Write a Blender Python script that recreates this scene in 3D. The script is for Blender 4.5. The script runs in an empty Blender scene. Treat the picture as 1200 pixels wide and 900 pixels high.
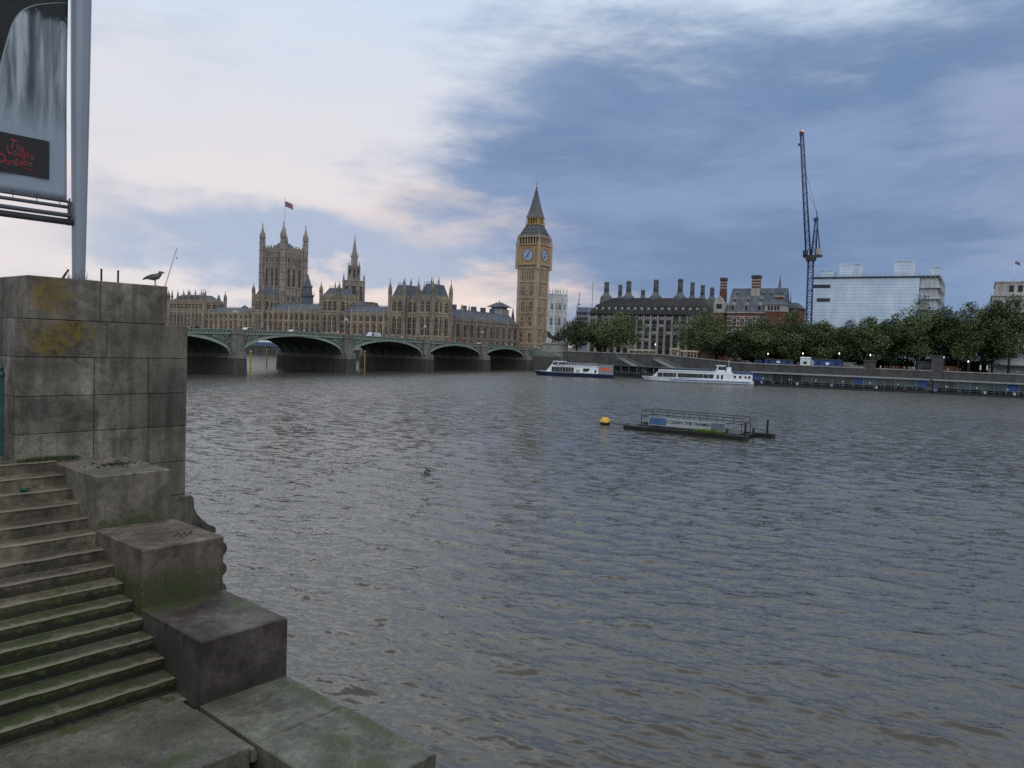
import bpy, bmesh, math, random
import numpy as np
from mathutils import Vector, Matrix

# ------------------------------------------------------------------ camera, world, sun, exposure
SC = bpy.context.scene
COL = SC.collection
TH, RHO, PIT, FPX = 0.7025, 0.0375, 0.0503, 903.0
EYE = Vector((0, 0, 10.04))
FH = Vector((math.cos(TH), math.sin(TH), 0)); RT = Vector((math.sin(TH), -math.cos(TH), 0)); DN = Vector((0, 0, -1))
CF = FH * math.cos(PIT) + DN * math.sin(PIT)
CD = DN * math.cos(PIT) - FH * math.sin(PIT)
cr, sr = math.cos(RHO), math.sin(RHO)
cx = RT * cr - CD * sr; cy = -(RT * sr + CD * cr); cz = -CF
cd = bpy.data.cameras.new('camera'); cam = bpy.data.objects.new('camera', cd); COL.objects.link(cam)
cam.matrix_world = Matrix(((cx.x, cy.x, cz.x, EYE.x), (cx.y, cy.y, cz.y, EYE.y), (cx.z, cy.z, cz.z, EYE.z), (0, 0, 0, 1)))
cd.sensor_width = 36; cd.lens = FPX / 1200 * 36; cd.clip_start = 0.1; cd.clip_end = 20000
SC.camera = cam
SC.view_settings.view_transform = 'Standard'; SC.view_settings.look = 'None'
SC.view_settings.exposure = 0.0; SC.view_settings.gamma = 1.0; SC.view_settings.use_curve_mapping = False
SC.cycles.use_denoising = False; SC.cycles.use_adaptive_sampling = False
SC.cycles.max_bounces = 5; SC.cycles.diffuse_bounces = 2; SC.cycles.glossy_bounces = 3
SC.cycles.caustics_reflective = False; SC.cycles.caustics_refractive = False

SUN_AZ, SUN_EL = math.radians(165), math.radians(48)     # azimuth to the right of the view direction
sd = FH * math.cos(SUN_AZ) * math.cos(SUN_EL) + RT * math.sin(SUN_AZ) * math.cos(SUN_EL) + Vector((0, 0, math.sin(SUN_EL)))
sl = bpy.data.lights.new('sun', 'SUN'); so = bpy.data.objects.new('sun', sl); COL.objects.link(so)
sl.energy = 1.1; sl.angle = math.radians(75); sl.color = (1.0, 0.985, 0.96)
so.rotation_euler = sd.to_track_quat('Z', 'Y').to_euler()

W_ = bpy.data.worlds.new('World'); SC.world = W_; W_.use_nodes = True
def build_world():
    nt = W_.node_tree; N = nt.nodes; L = nt.links; N.clear()
    def nd(t, **k):
        n = N.new(t)
        for a, b in k.items(): setattr(n, a, b)
        return n
    def mth(op, a, b=None, c=None):
        n = nd('ShaderNodeMath', operation=op)
        for i, v in enumerate((a, b, c)):
            if v is None: continue
            if isinstance(v, (int, float)): n.inputs[i].default_value = v
            else: L.new(v, n.inputs[i])
        return n.outputs[0]
    def mixc(f, a, b):
        n = nd('ShaderNodeMix', data_type='RGBA')
        if isinstance(f, (int, float)): n.inputs[0].default_value = f
        else: L.new(f, n.inputs[0])
        for i, v in ((6, a), (7, b)):
            if isinstance(v, tuple): n.inputs[i].default_value = (*v, 1)
            else: L.new(v, n.inputs[i])
        return n.outputs[2]
    tc = nd('ShaderNodeTexCoord')
    def dot(v):
        n = nd('ShaderNodeVectorMath', operation='DOT_PRODUCT'); L.new(tc.outputs['Generated'], n.inputs[0]); n.inputs[1].default_value = v
        return n.outputs['Value']
    f, r, u = dot(FH), dot(RT), dot((0, 0, 1))
    az = mth('MULTIPLY', mth('ARCTAN2', r, f), 57.2958)
    el = mth('MULTIPLY', mth('ARCSINE', u), 57.2958)
    def noise(sx, sy, sc, det, off=0.0, rough=0.55, dist=0.0):
        cmb = nd('ShaderNodeCombineXYZ'); L.new(mth('MULTIPLY', az, sx), cmb.inputs[0]); L.new(mth('MULTIPLY', el, sy), cmb.inputs[1]); cmb.inputs[2].default_value = off
        n = nd('ShaderNodeTexNoise'); L.new(cmb.outputs[0], n.inputs['Vector'])
        n.inputs['Scale'].default_value = sc; n.inputs['Detail'].default_value = det; n.inputs['Roughness'].default_value = rough; n.inputs['Distortion'].default_value = dist
        return n.outputs['Fac']
    n1 = mth('SUBTRACT', noise(0.055, 0.12, 1, 7, 3.1, 0.55, 0.15), 0.5)
    n2 = mth('SUBTRACT', noise(0.13, 0.36, 1, 8, 8.7, 0.58, 0.2), 0.5)
    n3 = mth('SUBTRACT', noise(0.03, 0.05, 1, 4, 1.3), 0.5)
    waz = mth('ADD', az, mth('MULTIPLY', n1, 16)); wel = mth('ADD', el, mth('MULTIPLY', n2, 7))
    def blob(a, e, sa, se, wgt):
        x = mth('DIVIDE', mth('SUBTRACT', waz, a), sa); y = mth('DIVIDE', mth('SUBTRACT', wel, e), se)
        q = mth('ADD', mth('MULTIPLY', x, x), mth('MULTIPLY', y, y))
        return mth('MULTIPLY', mth('POWER', 2.71828, mth('MULTIPLY', q, -1)), wgt)
    def total(lst):
        t = lst[0]
        for b in lst[1:]: t = mth('ADD', t, b)
        return t
    def ramp(x, a, b):
        n = nd('ShaderNodeMapRange', interpolation_type='SMOOTHSTEP'); L.new(x, n.inputs[0]); n.inputs[1].default_value = a; n.inputs[2].default_value = b
        return n.outputs[0]
    # clear/veiled background: pale blue high, warm white low
    base = mixc(ramp(mth('ADD', el, mth('MULTIPLY', n1, 14)), 6, 27), (0.83, 0.765, 0.765), (0.62, 0.745, 0.90))
    base = mixc(ramp(total([blob(-6, 5.5, 13, 5, 1.0), blob(4, 7, 5, 3, 0.8), blob(-30, 8, 8, 4, 0.4), blob(-3, 9, 5, 2.5, 0.5)]), 0.1, 1.0), base, (0.92, 0.755, 0.68))
    # low thin grey-blue bands
    low = total([blob(-19, 7.6, 12, 2.0, 0.95), blob(-10, 5.6, 9, 2.0, 0.8), blob(-27, 4.5, 9, 1.8, 0.6), blob(1, 7.0, 5, 1.3, 0.6), blob(-4, 9.8, 4, 1.2, 0.5), mth('MULTIPLY', n2, 0.9)])
    c = mixc(mth('MULTIPLY', ramp(low, 0.12, 0.9), 0.92), base, (0.40, 0.49, 0.655))
    # the big dark bank on the right: ragged layers at its edge, soft folds inside
    n4 = mth('SUBTRACT', noise(0.10, 0.42, 1, 9, 21.3, 0.62, 0.1), 0.5)
    n5 = mth('SUBTRACT', noise(0.045, 0.16, 1, 8, 33.7, 0.6, 0.3), 0.5)
    dark = total([blob(20, 13, 19, 9.0, 1.15), blob(33, 7, 18, 9, 0.8), blob(9, 7, 9, 7, 0.45), blob(2.5, 15.5, 8, 6.5, 0.50), blob(6, 21, 9, 4.5, 0.38), blob(38, 20, 14, 8, 0.6), blob(30, 1, 24, 6, 0.8), blob(-2.5, 12.6, 4, 1.0, 0.3), blob(11, 26.5, 14, 3.0, -0.45), mth('MULTIPLY', n1, 0.7), mth('MULTIPLY', n4, 1.5), mth('MULTIPLY', n5, 1.0)])
    dk = ramp(dark, 0.04, 1.15)
    dcol = mixc(ramp(mth('ADD', mth('MULTIPLY', n4, 0.7), mth('MULTIPLY', n5, 1.3)), -0.22, 0.26), (0.150, 0.240, 0.420), (0.232, 0.332, 0.535))
    dcol = mixc(mth('MULTIPLY', ramp(total([blob(34, 11, 9, 9, 0.9), blob(31, 15.5, 3, 2, 0.5), mth('MULTIPLY', n4, 1.6)]), 0.35, 1.2), 0.55), dcol, (0.36, 0.42, 0.58))
    c = mixc(mth('MULTIPLY', dk, 0.97), c, dcol)
    # unseen overcast above and behind the viewer; left raised to brighten the river
    hi = mixc(ramp(n1, -0.25, 0.25), (1.75, 1.76, 1.80), (2.2, 2.15, 2.08)); hi = mixc(ramp(az, -30, 20), hi, mixc(ramp(n1, -0.25, 0.25), (0.60, 0.65, 0.72), (0.74, 0.77, 0.82)))
    hi = mixc(ramp(el, 40, 56), hi, mixc(ramp(n1, -0.25, 0.25), (0.30, 0.35, 0.42), (0.40, 0.44, 0.49)))
    c = mixc(ramp(el, 28, 42), c, hi)
    bk = mixc(ramp(mth('ADD', n1, n2), -0.3, 0.3), (0.38, 0.45, 0.55), (0.54, 0.60, 0.68))
    c = mixc(ramp(f, 0.25, -0.35), c, bk)
    sky = nd('ShaderNodeTexSky', sky_type='NISHITA'); sky.sun_disc = False
    sky.sun_elevation = SUN_EL; sky.sun_rotation = math.atan2(sd.x, sd.y)
    b1 = nd('ShaderNodeBackground'); L.new(sky.outputs[0], b1.inputs[0]); b1.inputs[1].default_value = 0.08
    b2 = nd('ShaderNodeBackground'); L.new(c, b2.inputs[0]); b2.inputs[1].default_value = 1.0
    mx = nd('ShaderNodeMixShader'); mx.inputs[0].default_value = 0.97
    L.new(b1.outputs[0], mx.inputs[1]); L.new(b2.outputs[0], mx.inputs[2])
    out = nd('ShaderNodeOutputWorld'); L.new(mx.outputs[0], out.inputs[0])
build_world()

# ------------------------------------------------------------------ coordinates
def ray(px, py):
    dx, dy = px - 600, py - 450
    return RT * (dx * cr + dy * sr) + CD * (-dx * sr + dy * cr) + CF * FPX
BA = math.atan2(-0.98729, 0.15893)                       # west bank frame: s runs downstream, w runs inland
BO = Vector((245.0, 200.6, 0)); SV = Vector((math.cos(BA), math.sin(BA), 0)); WV = Vector((-math.sin(BA), math.cos(BA), 0))
def P(s, w, z=0.0): return BO + SV * s + WV * w + Vector((0, 0, z))
def bw(px, py, w):
    r = ray(px, py); t = (w - (EYE - BO).dot(WV)) / r.dot(WV); p = EYE + r * t
    return (p - BO).dot(SV), p.z
def bs(px, py, s):
    r = ray(px, py); t = (s - (EYE - BO).dot(SV)) / r.dot(SV); p = EYE + r * t
    return (p - BO).dot(WV), p.z
def dep(px, py, d):
    r = ray(px, py); p = EYE + r * (d / r.dot(FH))
    return (p - BO).dot(SV), (p - BO).dot(WV), p.z
def hz(px, py, z=0.0):
    r = ray(px, py); p = EYE + r * ((z - EYE.z) / r.z)
    return p

# ------------------------------------------------------------------ mesh building
class MB:
    def __init__(self): self.v = []; self.f = []; self.m = []; self.sm = []
    def add(self, vs, fs, m=0, smooth=False):
        o = len(self.v); self.v += [tuple(x) for x in vs]
        for f in fs: self.f.append([i + o for i in f]); self.m.append(m); self.sm.append(smooth)
    def box(self, x0, x1, y0, y1, z0, z1, m=0):
        self.add([(x0, y0, z0), (x1, y0, z0), (x1, y1, z0), (x0, y1, z0), (x0, y0, z1), (x1, y0, z1), (x1, y1, z1), (x0, y1, z1)],
                 [(0, 3, 2, 1), (4, 5, 6, 7), (0, 1, 5, 4), (1, 2, 6, 5), (2, 3, 7, 6), (3, 0, 4, 7)], m)
    def loft(self, A, B, m=0, cap=True, smooth=False):
        n = len(A); fs = [(i, (i + 1) % n, n + (i + 1) % n, n + i) for i in range(n)]
        if cap: fs += [tuple(range(n - 1, -1, -1)), tuple(range(n, 2 * n))]
        self.add(list(A) + list(B), fs, m, smooth)
    def prism(self, poly, z0, z1, m=0): self.loft([(x, y, z0) for x, y in poly], [(x, y, z1) for x, y in poly], m)
    def frust(self, x0, x1, y0, y1, z0, X0, X1, Y0, Y1, z1, m=0):
        self.loft([(x0, y0, z0), (x1, y0, z0), (x1, y1, z0), (x0, y1, z0)], [(X0, Y0, z1), (X1, Y0, z1), (X1, Y1, z1), (X0, Y1, z1)], m)
    def cyl(self, x, y, z0, z1, r0, r1=None, n=8, m=0, rot=None, smooth=False):
        r1 = r0 if r1 is None else r1; rot = math.pi / n if rot is None else rot
        A = [(x + r0 * math.cos(rot + 2 * math.pi * i / n), y + r0 * math.sin(rot + 2 * math.pi * i / n), z0) for i in range(n)]
        if r1 < 1e-4:
            self.add(A + [(x, y, z1)], [(i, (i + 1) % n, n) for i in range(n)] + [tuple(range(n - 1, -1, -1))], m, smooth)
        else:
            B = [(x + r1 * math.cos(rot + 2 * math.pi * i / n), y + r1 * math.sin(rot + 2 * math.pi * i / n), z1) for i in range(n)]
            self.loft(A, B, m, True, smooth)
    def lathe(self, x, y, prof, n=12, m=0, smooth=True):
        for (r0, z0), (r1, z1) in zip(prof, prof[1:]):
            if r0 < 1e-4 and r1 < 1e-4: continue
            A = [(x + max(r0, 1e-3) * math.cos(2 * math.pi * i / n), y + max(r0, 1e-3) * math.sin(2 * math.pi * i / n), z0) for i in range(n)]
            B = [(x + max(r1, 1e-3) * math.cos(2 * math.pi * i / n), y + max(r1, 1e-3) * math.sin(2 * math.pi * i / n), z1) for i in range(n)]
            self.loft(A, B, m, False, smooth)
    def tube(self, pts, r, n=6, m=0, smooth=True):
        pts = [Vector(p) for p in pts]; rs = r if isinstance(r, (list, tuple)) else [r] * len(pts)
        rings = []
        for i, p in enumerate(pts):
            t = (pts[min(i + 1, len(pts) - 1)] - pts[max(i - 1, 0)]).normalized()
            a = t.cross(Vector((0, 0, 1)) if abs(t.z) < 0.9 else Vector((1, 0, 0))).normalized(); b = t.cross(a)
            rings.append([tuple(p + (a * math.cos(2 * math.pi * k / n) + b * math.sin(2 * math.pi * k / n)) * rs[i]) for k in range(n)])
        vs = [v for rg in rings for v in rg]; fs = []
        for i in range(len(pts) - 1):
            for k in range(n): fs.append((i * n + k, i * n + (k + 1) % n, (i + 1) * n + (k + 1) % n, (i + 1) * n + k))
        fs += [tuple(range(n)), tuple(range((len(pts) - 1) * n, len(pts) * n))]
        self.add(vs, fs, m, smooth)
    def ball(self, c, r, n=10, m=0):
        k = n // 2; prof = [(r * math.sin(math.pi * i / k), c[2] - r * math.cos(math.pi * i / k)) for i in range(k + 1)]
        self.lathe(c[0], c[1], prof, n, m, True)
    def mesh(self, name, mats):
        me = bpy.data.meshes.new(name); me.from_pydata(self.v, [], self.f)
        for mt in (mats if isinstance(mats, (list, tuple)) else [mats]): me.materials.append(mt)
        me.polygons.foreach_set('material_index', self.m); me.polygons.foreach_set('use_smooth', self.sm)
        bm = bmesh.new(); bm.from_mesh(me); bmesh.ops.recalc_face_normals(bm, faces=bm.faces); bm.to_mesh(me); bm.free()
        me.update(); return me
    def build(self, name, mats, parent=None, loc=(0, 0, 0), rz=0.0):
        return link(name, self.mesh(name, mats), parent, loc, rz)
def link(name, me, parent=None, loc=(0, 0, 0), rz=0.0):
    o = bpy.data.objects.new(name, me); COL.objects.link(o); o.parent = parent; o.location = loc; o.rotation_euler = (0, 0, rz); return o
def tag(o, label, cat, group=None, kind=None):
    o['label'] = label
    if cat: o['category'] = cat
    if group: o['group'] = group
    if kind: o['kind'] = kind
    return o
def thing(name, loc, label, cat, group=None, rz=0.0):
    return tag(link(name, None, None, loc, rz), label, cat, group)
def bank(name, s, w, z, label, cat, group=None): return thing(name, P(s, w, z), label, cat, group, BA)
def struct(o): o['kind'] = 'structure'; return o
def dup(o, parent=None, loc=None, rz=None, label=None):
    c = o.copy(); COL.objects.link(c); c.parent = parent
    if loc is not None: c.location = loc
    if rz is not None: c.rotation_euler = (0, 0, rz)
    if label: c['label'] = label
    for ch in list(o.children): dup(ch, c)
    return c
def bevel(o, w, seg=2):
    md = o.modifiers.new('edge', 'BEVEL'); md.width = w; md.segments = seg; md.limit_method = 'ANGLE'; md.angle_limit = math.radians(40); return o

# ------------------------------------------------------------------ materials
def newmat(name):
    m = bpy.data.materials.new(name); m.use_nodes = True; nt = m.node_tree
    return m, nt, nt.nodes['Principled BSDF']
def flat(name, col, rough=0.6, metal=0.0, var=0.15, scale=1.5, emit=None, es=0.0, bump=0.0):
    m, nt, b = newmat(name)
    b.inputs['Roughness'].default_value = rough; b.inputs['Metallic'].default_value = metal
    tc = nt.nodes.new('ShaderNodeTexCoord'); n = nt.nodes.new('ShaderNodeTexNoise'); n.inputs['Scale'].default_value = scale; n.inputs['Detail'].default_value = 6
    nt.links.new(tc.outputs['Object'], n.inputs['Vector'])
    r = nt.nodes.new('ShaderNodeValToRGB'); e = r.color_ramp.elements
    e[0].position = 0.3; e[1].position = 0.7
    e[0].color = (*[c * (1 - var) for c in col], 1); e[1].color = (*[min(1, c * (1 + var)) for c in col], 1)
    nt.links.new(n.outputs['Fac'], r.inputs[0]); nt.links.new(r.outputs[0], b.inputs['Base Color'])
    if emit: b.inputs['Emission Color'].default_value = (*emit, 1); b.inputs['Emission Strength'].default_value = es
    if bump:
        bp = nt.nodes.new('ShaderNodeBump'); bp.inputs['Strength'].default_value = bump; bp.inputs['Distance'].default_value = 0.05
        nt.links.new(n.outputs['Fac'], bp.inputs['Height']); nt.links.new(bp.outputs[0], b.inputs['Normal'])
    return m
class G:                                                  # small node-graph helper
    def __init__(self, nt): self.nt = nt
    def n(self, t, **k):
        x = self.nt.nodes.new(t)
        for a, b in k.items(): setattr(x, a, b)
        return x
    def lk(self, a, b): self.nt.links.new(a, b)
    def put(self, v, s):
        if isinstance(v, (int, float)): s.default_value = v
        elif isinstance(v, tuple): s.default_value = (*v, 1) if len(s.default_value) == 4 else v
        else: self.lk(v, s)
    def math(self, op, a, b=None):
        x = self.n('ShaderNodeMath', operation=op); self.put(a, x.inputs[0])
        if b is not None: self.put(b, x.inputs[1])
        return x.outputs[0]
    def mix(self, f, a, b):
        x = self.n('ShaderNodeMix', data_type='RGBA'); self.put(f, x.inputs[0]); self.put(a, x.inputs[6]); self.put(b, x.inputs[7]); return x.outputs[2]
    def mul(self, f, a, b):
        x = self.n('ShaderNodeMix', data_type='RGBA', blend_type='MULTIPLY'); self.put(f, x.inputs[0]); self.put(a, x.inputs[6]); self.put(b, x.inputs[7]); return x.outputs[2]
    def ss(self, v, a, b):
        x = self.n('ShaderNodeMapRange', interpolation_type='SMOOTHSTEP'); self.put(v, x.inputs[0]); x.inputs[1].default_value = a; x.inputs[2].default_value = b; return x.outputs[0]
    def co(self, which='Object', scale=(1, 1, 1), loc=(0, 0, 0)):
        t = self.n('ShaderNodeTexCoord'); mp = self.n('ShaderNodeMapping'); self.lk(t.outputs[which], mp.inputs[0])
        mp.inputs['Scale'].default_value = scale; mp.inputs['Location'].default_value = loc; return mp.outputs[0]
    def noise(self, vec, sc, det=6, rough=0.6, dist=0.0, out='Fac'):
        x = self.n('ShaderNodeTexNoise'); self.lk(vec, x.inputs['Vector']); x.inputs['Scale'].default_value = sc; x.inputs['Detail'].default_value = det
        x.inputs['Roughness'].default_value = rough; x.inputs['Distortion'].default_value = dist; return x.outputs[out]
def old_stone(name, c0, c1, moss=0.0, dirt=0.6, lichen=False, mossup=0.0, wet=0.0, bump=0.6, patches=(), riser=0.0, dark_blotch=()):
    """weathered river granite; world-space coordinates so that stains run on from block to block"""
    m, nt, b = newmat(name); g = G(nt)
    geo = g.n('ShaderNodeNewGeometry'); pos = geo.outputs['Position']
    def mp(scale, loc=(0, 0, 0)):
        x = g.n('ShaderNodeMapping'); g.lk(pos, x.inputs[0]); x.inputs['Scale'].default_value = scale; x.inputs['Location'].default_value = loc; return x.outputs[0]
    nA = g.noise(mp((1, 1, 1)), 1.7, 8, 0.62, 0.6); nB = g.noise(mp((1, 1, 1), (5, 2, 7)), 9, 8, 0.7); nC = g.noise(mp((1, 1, 1), (3, 3, 3)), 75, 5, 0.8)
    st = g.noise(mp((3.2, 3.2, 0.35), (1, 4, 2)), 1.6, 6, 0.6, 0.3)
    col = g.mix(g.ss(nA, 0.3, 0.72), c0, c1)
    oi = g.n('ShaderNodeNewGeometry').outputs['Random Per Island']
    sh = g.n('ShaderNodeMapRange'); g.lk(oi, sh.inputs[0]); sh.inputs[3].default_value = 0.72; sh.inputs[4].default_value = 1.18
    cmb = g.n('ShaderNodeCombineXYZ'); [g.lk(sh.outputs[0], cmb.inputs[i]) for i in range(3)]
    col = g.mul(1.0, col, cmb.outputs[0])
    col = g.mul(dirt, col, g.mix(g.ss(st, 0.38, 0.62), (0.34, 0.295, 0.23), (1.1, 1.07, 1.02)))
    col = g.mul(0.6, col, g.mix(g.ss(nB, 0.34, 0.62), (0.5, 0.5, 0.5), (1.12, 1.12, 1.12)))
    col = g.mul(0.85, col, g.mix(g.ss(nC, 0.36, 0.62), (0.55, 0.55, 0.55), (1.22, 1.22, 1.2)))
    vo = g.n('ShaderNodeTexVoronoi'); g.lk(mp((1, 1, 1)), vo.inputs['Vector']); vo.inputs['Scale'].default_value = 26   # pits and chips
    col = g.mul(g.math('MULTIPLY', g.ss(vo.outputs['Distance'], 0.16, 0.05), g.ss(nB, 0.5, 0.6)), col, (0.35, 0.34, 0.32))
    sep = g.n('ShaderNodeSeparateXYZ'); g.lk(pos, sep.inputs[0])
    up = g.n('ShaderNodeSeparateXYZ'); g.lk(geo.outputs['Normal'], up.inputs[0])
    if moss:
        mz = g.ss(g.math('ADD', sep.outputs[2], g.math('MULTIPLY', nA, 1.2)), 7.7, 6.3)      # grows below the high water mark
        mm = g.math('MULTIPLY', g.ss(g.math('ADD', nB, g.math('MULTIPLY', nA, 0.9)), 0.93, 1.16), mz)
        col = g.mix(g.math('MULTIPLY', mm, moss), col, g.mix(nC, (0.014, 0.022, 0.006), (0.038, 0.054, 0.016)))
    if lichen:
        msk = None
        for x, z, rx, rz in ((4.40, 10.53, 0.34, 0.36), (4.52, 9.98, 0.54, 0.24), (4.34, 9.85, 0.36, 0.28)):
            a = g.math('DIVIDE', g.math('SUBTRACT', sep.outputs[0], x), rx); c = g.math('DIVIDE', g.math('SUBTRACT', sep.outputs[2], z), rz)
            q = g.math('SUBTRACT', 1.0, g.math('ADD', g.math('MULTIPLY', a, a), g.math('MULTIPLY', c, c)))
            msk = q if msk is None else g.math('MAXIMUM', msk, q)
        lm = g.ss(g.math('ADD', msk, g.math('MULTIPLY', g.math('SUBTRACT', nB, 0.5), 4.5)), 0.0, 1.1)
        col = g.mix(g.math('MULTIPLY', lm, 0.78), col, g.mix(g.ss(nB, 0.35, 0.65), (0.085, 0.066, 0.016), (0.19, 0.125, 0.014)))
    def blobs(lst):
        m_ = None
        for px_, py_, pz_, rx, ry, rz in lst:
            q = 1.0
            for s_, c_, r_ in ((0, px_, rx), (1, py_, ry), (2, pz_, rz)):
                d_ = g.math('DIVIDE', g.math('SUBTRACT', sep.outputs[s_], c_), r_); q = g.math('SUBTRACT', q, g.math('MULTIPLY', d_, d_))
            m_ = q if m_ is None else g.math('MAXIMUM', m_, q)
        return g.ss(g.math('ADD', m_, g.math('ADD', g.math('MULTIPLY', g.math('SUBTRACT', nB, 0.5), 6.5), g.math('MULTIPLY', g.math('SUBTRACT', nA, 0.5), 5.0))), 0.0, 1.1)
    if dark_blotch: col = g.mul(g.math('MULTIPLY', blobs(dark_blotch), 0.62), col, (0.42, 0.40, 0.37))  # darker blotches at the listed spots
    if patches: col = g.mix(g.math('MULTIPLY', blobs(patches), 0.85), col, g.mix(g.ss(nB, 0.35, 0.65), (0.016, 0.026, 0.006), (0.050, 0.074, 0.018)))
    if riser:
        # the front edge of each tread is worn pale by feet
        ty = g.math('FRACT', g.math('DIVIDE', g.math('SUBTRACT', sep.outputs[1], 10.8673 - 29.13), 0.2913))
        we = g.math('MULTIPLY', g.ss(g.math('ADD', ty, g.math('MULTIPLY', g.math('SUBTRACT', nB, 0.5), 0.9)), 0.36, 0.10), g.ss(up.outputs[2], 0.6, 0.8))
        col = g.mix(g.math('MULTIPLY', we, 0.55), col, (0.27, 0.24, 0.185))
        # ragged near-black band along the foot of each riser
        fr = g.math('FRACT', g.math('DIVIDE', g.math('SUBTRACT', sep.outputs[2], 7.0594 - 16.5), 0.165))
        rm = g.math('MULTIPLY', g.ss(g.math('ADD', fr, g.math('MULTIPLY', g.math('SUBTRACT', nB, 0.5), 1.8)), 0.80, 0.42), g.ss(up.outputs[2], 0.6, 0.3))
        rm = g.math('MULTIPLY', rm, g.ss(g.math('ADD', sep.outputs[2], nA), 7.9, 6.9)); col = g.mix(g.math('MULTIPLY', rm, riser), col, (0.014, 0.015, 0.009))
    g.lk(col, b.inputs['Base Color'])
    g.put(g.math('SUBTRACT', 0.85, g.math('MULTIPLY', nA, 0.35 + wet)), b.inputs['Roughness'])
    b.inputs['Specular IOR Level'].default_value = 0.35
    h = g.math('ADD', g.math('MULTIPLY', nA, 0.6), g.math('ADD', g.math('MULTIPLY', nB, 0.5), g.math('MULTIPLY', nC, 0.16)))
    bp = g.n('ShaderNodeBump'); bp.inputs['Strength'].default_value = bump; bp.inputs['Distance'].default_value = 0.035; g.lk(h, bp.inputs['Height']); g.lk(bp.outputs[0], b.inputs['Normal'])
    return m
def far_stone(name, col, dirt=0.5, streak=1.0, course=0.0):
    """building stone seen from far away: broad stains, streaks and courses"""
    m, nt, b = newmat(name); g = G(nt); geo = g.n('ShaderNodeNewGeometry')
    def mp(scale):
        x = g.n('ShaderNodeMapping'); g.lk(geo.outputs['Position'], x.inputs[0]); x.inputs['Scale'].default_value = scale; return x.outputs[0]
    a = g.noise(mp((1, 1, 1)), 0.12, 6, 0.65); s = g.noise(mp((0.6, 0.6, 0.08)), 1.0, 6, 0.65); f = g.noise(mp((1, 1, 1)), 1.4, 3, 0.6)
    c = g.mul(dirt, (*col,), g.mix(g.ss(a, 0.3, 0.7), (0.55, 0.55, 0.58), (1.25, 1.2, 1.12)))
    c = g.mul(0.5 * streak, c, g.mix(g.ss(s, 0.35, 0.62), (0.45, 0.45, 0.47), (1.15, 1.15, 1.15)))
    c = g.mul(0.5, c, g.mix(g.ss(f, 0.35, 0.62), (0.65, 0.65, 0.65), (1.15, 1.15, 1.15)))
    if course:
        sp = g.n('ShaderNodeSeparateXYZ'); g.lk(geo.outputs['Position'], sp.inputs[0])
        w = g.math('FRACT', g.math('DIVIDE', sp.outputs[2], course))
        c = g.mul(0.5, c, g.mix(g.ss(w, 0.0, 0.16), (0.45, 0.45, 0.45), (1, 1, 1)))
    g.lk(c, b.inputs['Base Color']); b.inputs['Roughness'].default_value = 0.85
    return m
M = {}
M['pier'] = old_stone('pier_granite', (0.100, 0.092, 0.081), (0.30, 0.275, 0.238), dirt=0.5, lichen=True, dark_blotch=[(6.15, 12.8, 8.7, 0.62, 0.4, 1.5), (5.9, 12.8, 10.0, 0.9, 0.4, 0.4), (4.2, 12.8, 9.45, 0.5, 0.4, 0.16), (5.2, 12.8, 10.2, 0.25, 0.4, 0.12)])
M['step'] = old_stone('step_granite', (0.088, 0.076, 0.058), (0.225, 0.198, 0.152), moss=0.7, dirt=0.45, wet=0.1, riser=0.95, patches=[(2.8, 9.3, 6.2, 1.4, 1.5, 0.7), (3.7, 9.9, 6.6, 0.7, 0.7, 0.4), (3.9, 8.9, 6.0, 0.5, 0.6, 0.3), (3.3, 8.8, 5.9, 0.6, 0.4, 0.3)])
M['block'] = old_stone('block_granite', (0.085, 0.078, 0.066), (0.21, 0.195, 0.17), moss=0.3, dirt=0.6, wet=0.15, bump=0.45)
M['blockA'] = old_stone('dusty_block_granite', (0.12, 0.107, 0.085), (0.27, 0.243, 0.20), moss=0.0, dirt=0.35, wet=0.05, bump=0.4, patches=[(5.0, 11.2, 7.25, 0.6, 0.2, 0.25)])
M['blockB'] = old_stone('reddish_block_granite', (0.080, 0.062, 0.049), (0.22, 0.183, 0.155), moss=0.0, dirt=0.35, wet=0.1, bump=0.4, patches=[(4.85, 9.76, 6.66, 0.75, 0.12, 0.30), (4.39, 10.1, 6.6, 0.1, 0.6, 0.3)], dark_blotch=[(5.0, 9.76, 6.52, 0.9, 0.2, 0.16)])
M['blockC'] = old_stone('brown_block_granite', (0.046, 0.036, 0.030), (0.135, 0.118, 0.106), moss=0.0, dirt=0.3, wet=0.15, bump=0.4, patches=[(4.9, 9.62, 6.51, 0.62, 0.22, 0.1), (5.40, 9.2, 6.51, 0.16, 0.55, 0.1)], dark_blotch=[(4.9, 8.236, 5.82, 0.9, 0.2, 0.13), (4.39, 9.0, 6.0, 0.1, 0.7, 0.35)])
M['slab'] = old_stone('slab_granite', (0.080, 0.082, 0.064), (0.20, 0.202, 0.165), moss=0.0, dirt=0.1, wet=0.2, bump=0.35, patches=[(5.42, 7.6, 5.77, 0.17, 0.6, 0.1), (5.45, 6.55, 5.77, 0.13, 0.7, 0.1), (4.95, 6.45, 5.77, 0.2, 0.3, 0.1), (4.72, 6.15, 5.77, 0.2, 0.22, 0.1), (5.0, 5.85, 5.77, 0.2, 0.22, 0.1), (3.3, 7.3, 5.77, 0.7, 0.16, 0.1)], dark_blotch=[(3.9, 7.95, 5.77, 0.5, 0.28, 0.1), (4.6, 8.1, 5.77, 0.35, 0.2, 0.1), (2.6, 7.8, 5.77, 0.9, 0.3, 0.1)])
M['wetdark'] = flat('wet_weed_stone', (0.022, 0.022, 0.016), 0.5, var=0.5, scale=6, bump=0.6)
M['lime'] = far_stone('palace_limestone', (0.40, 0.325, 0.245), 0.6)
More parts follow.
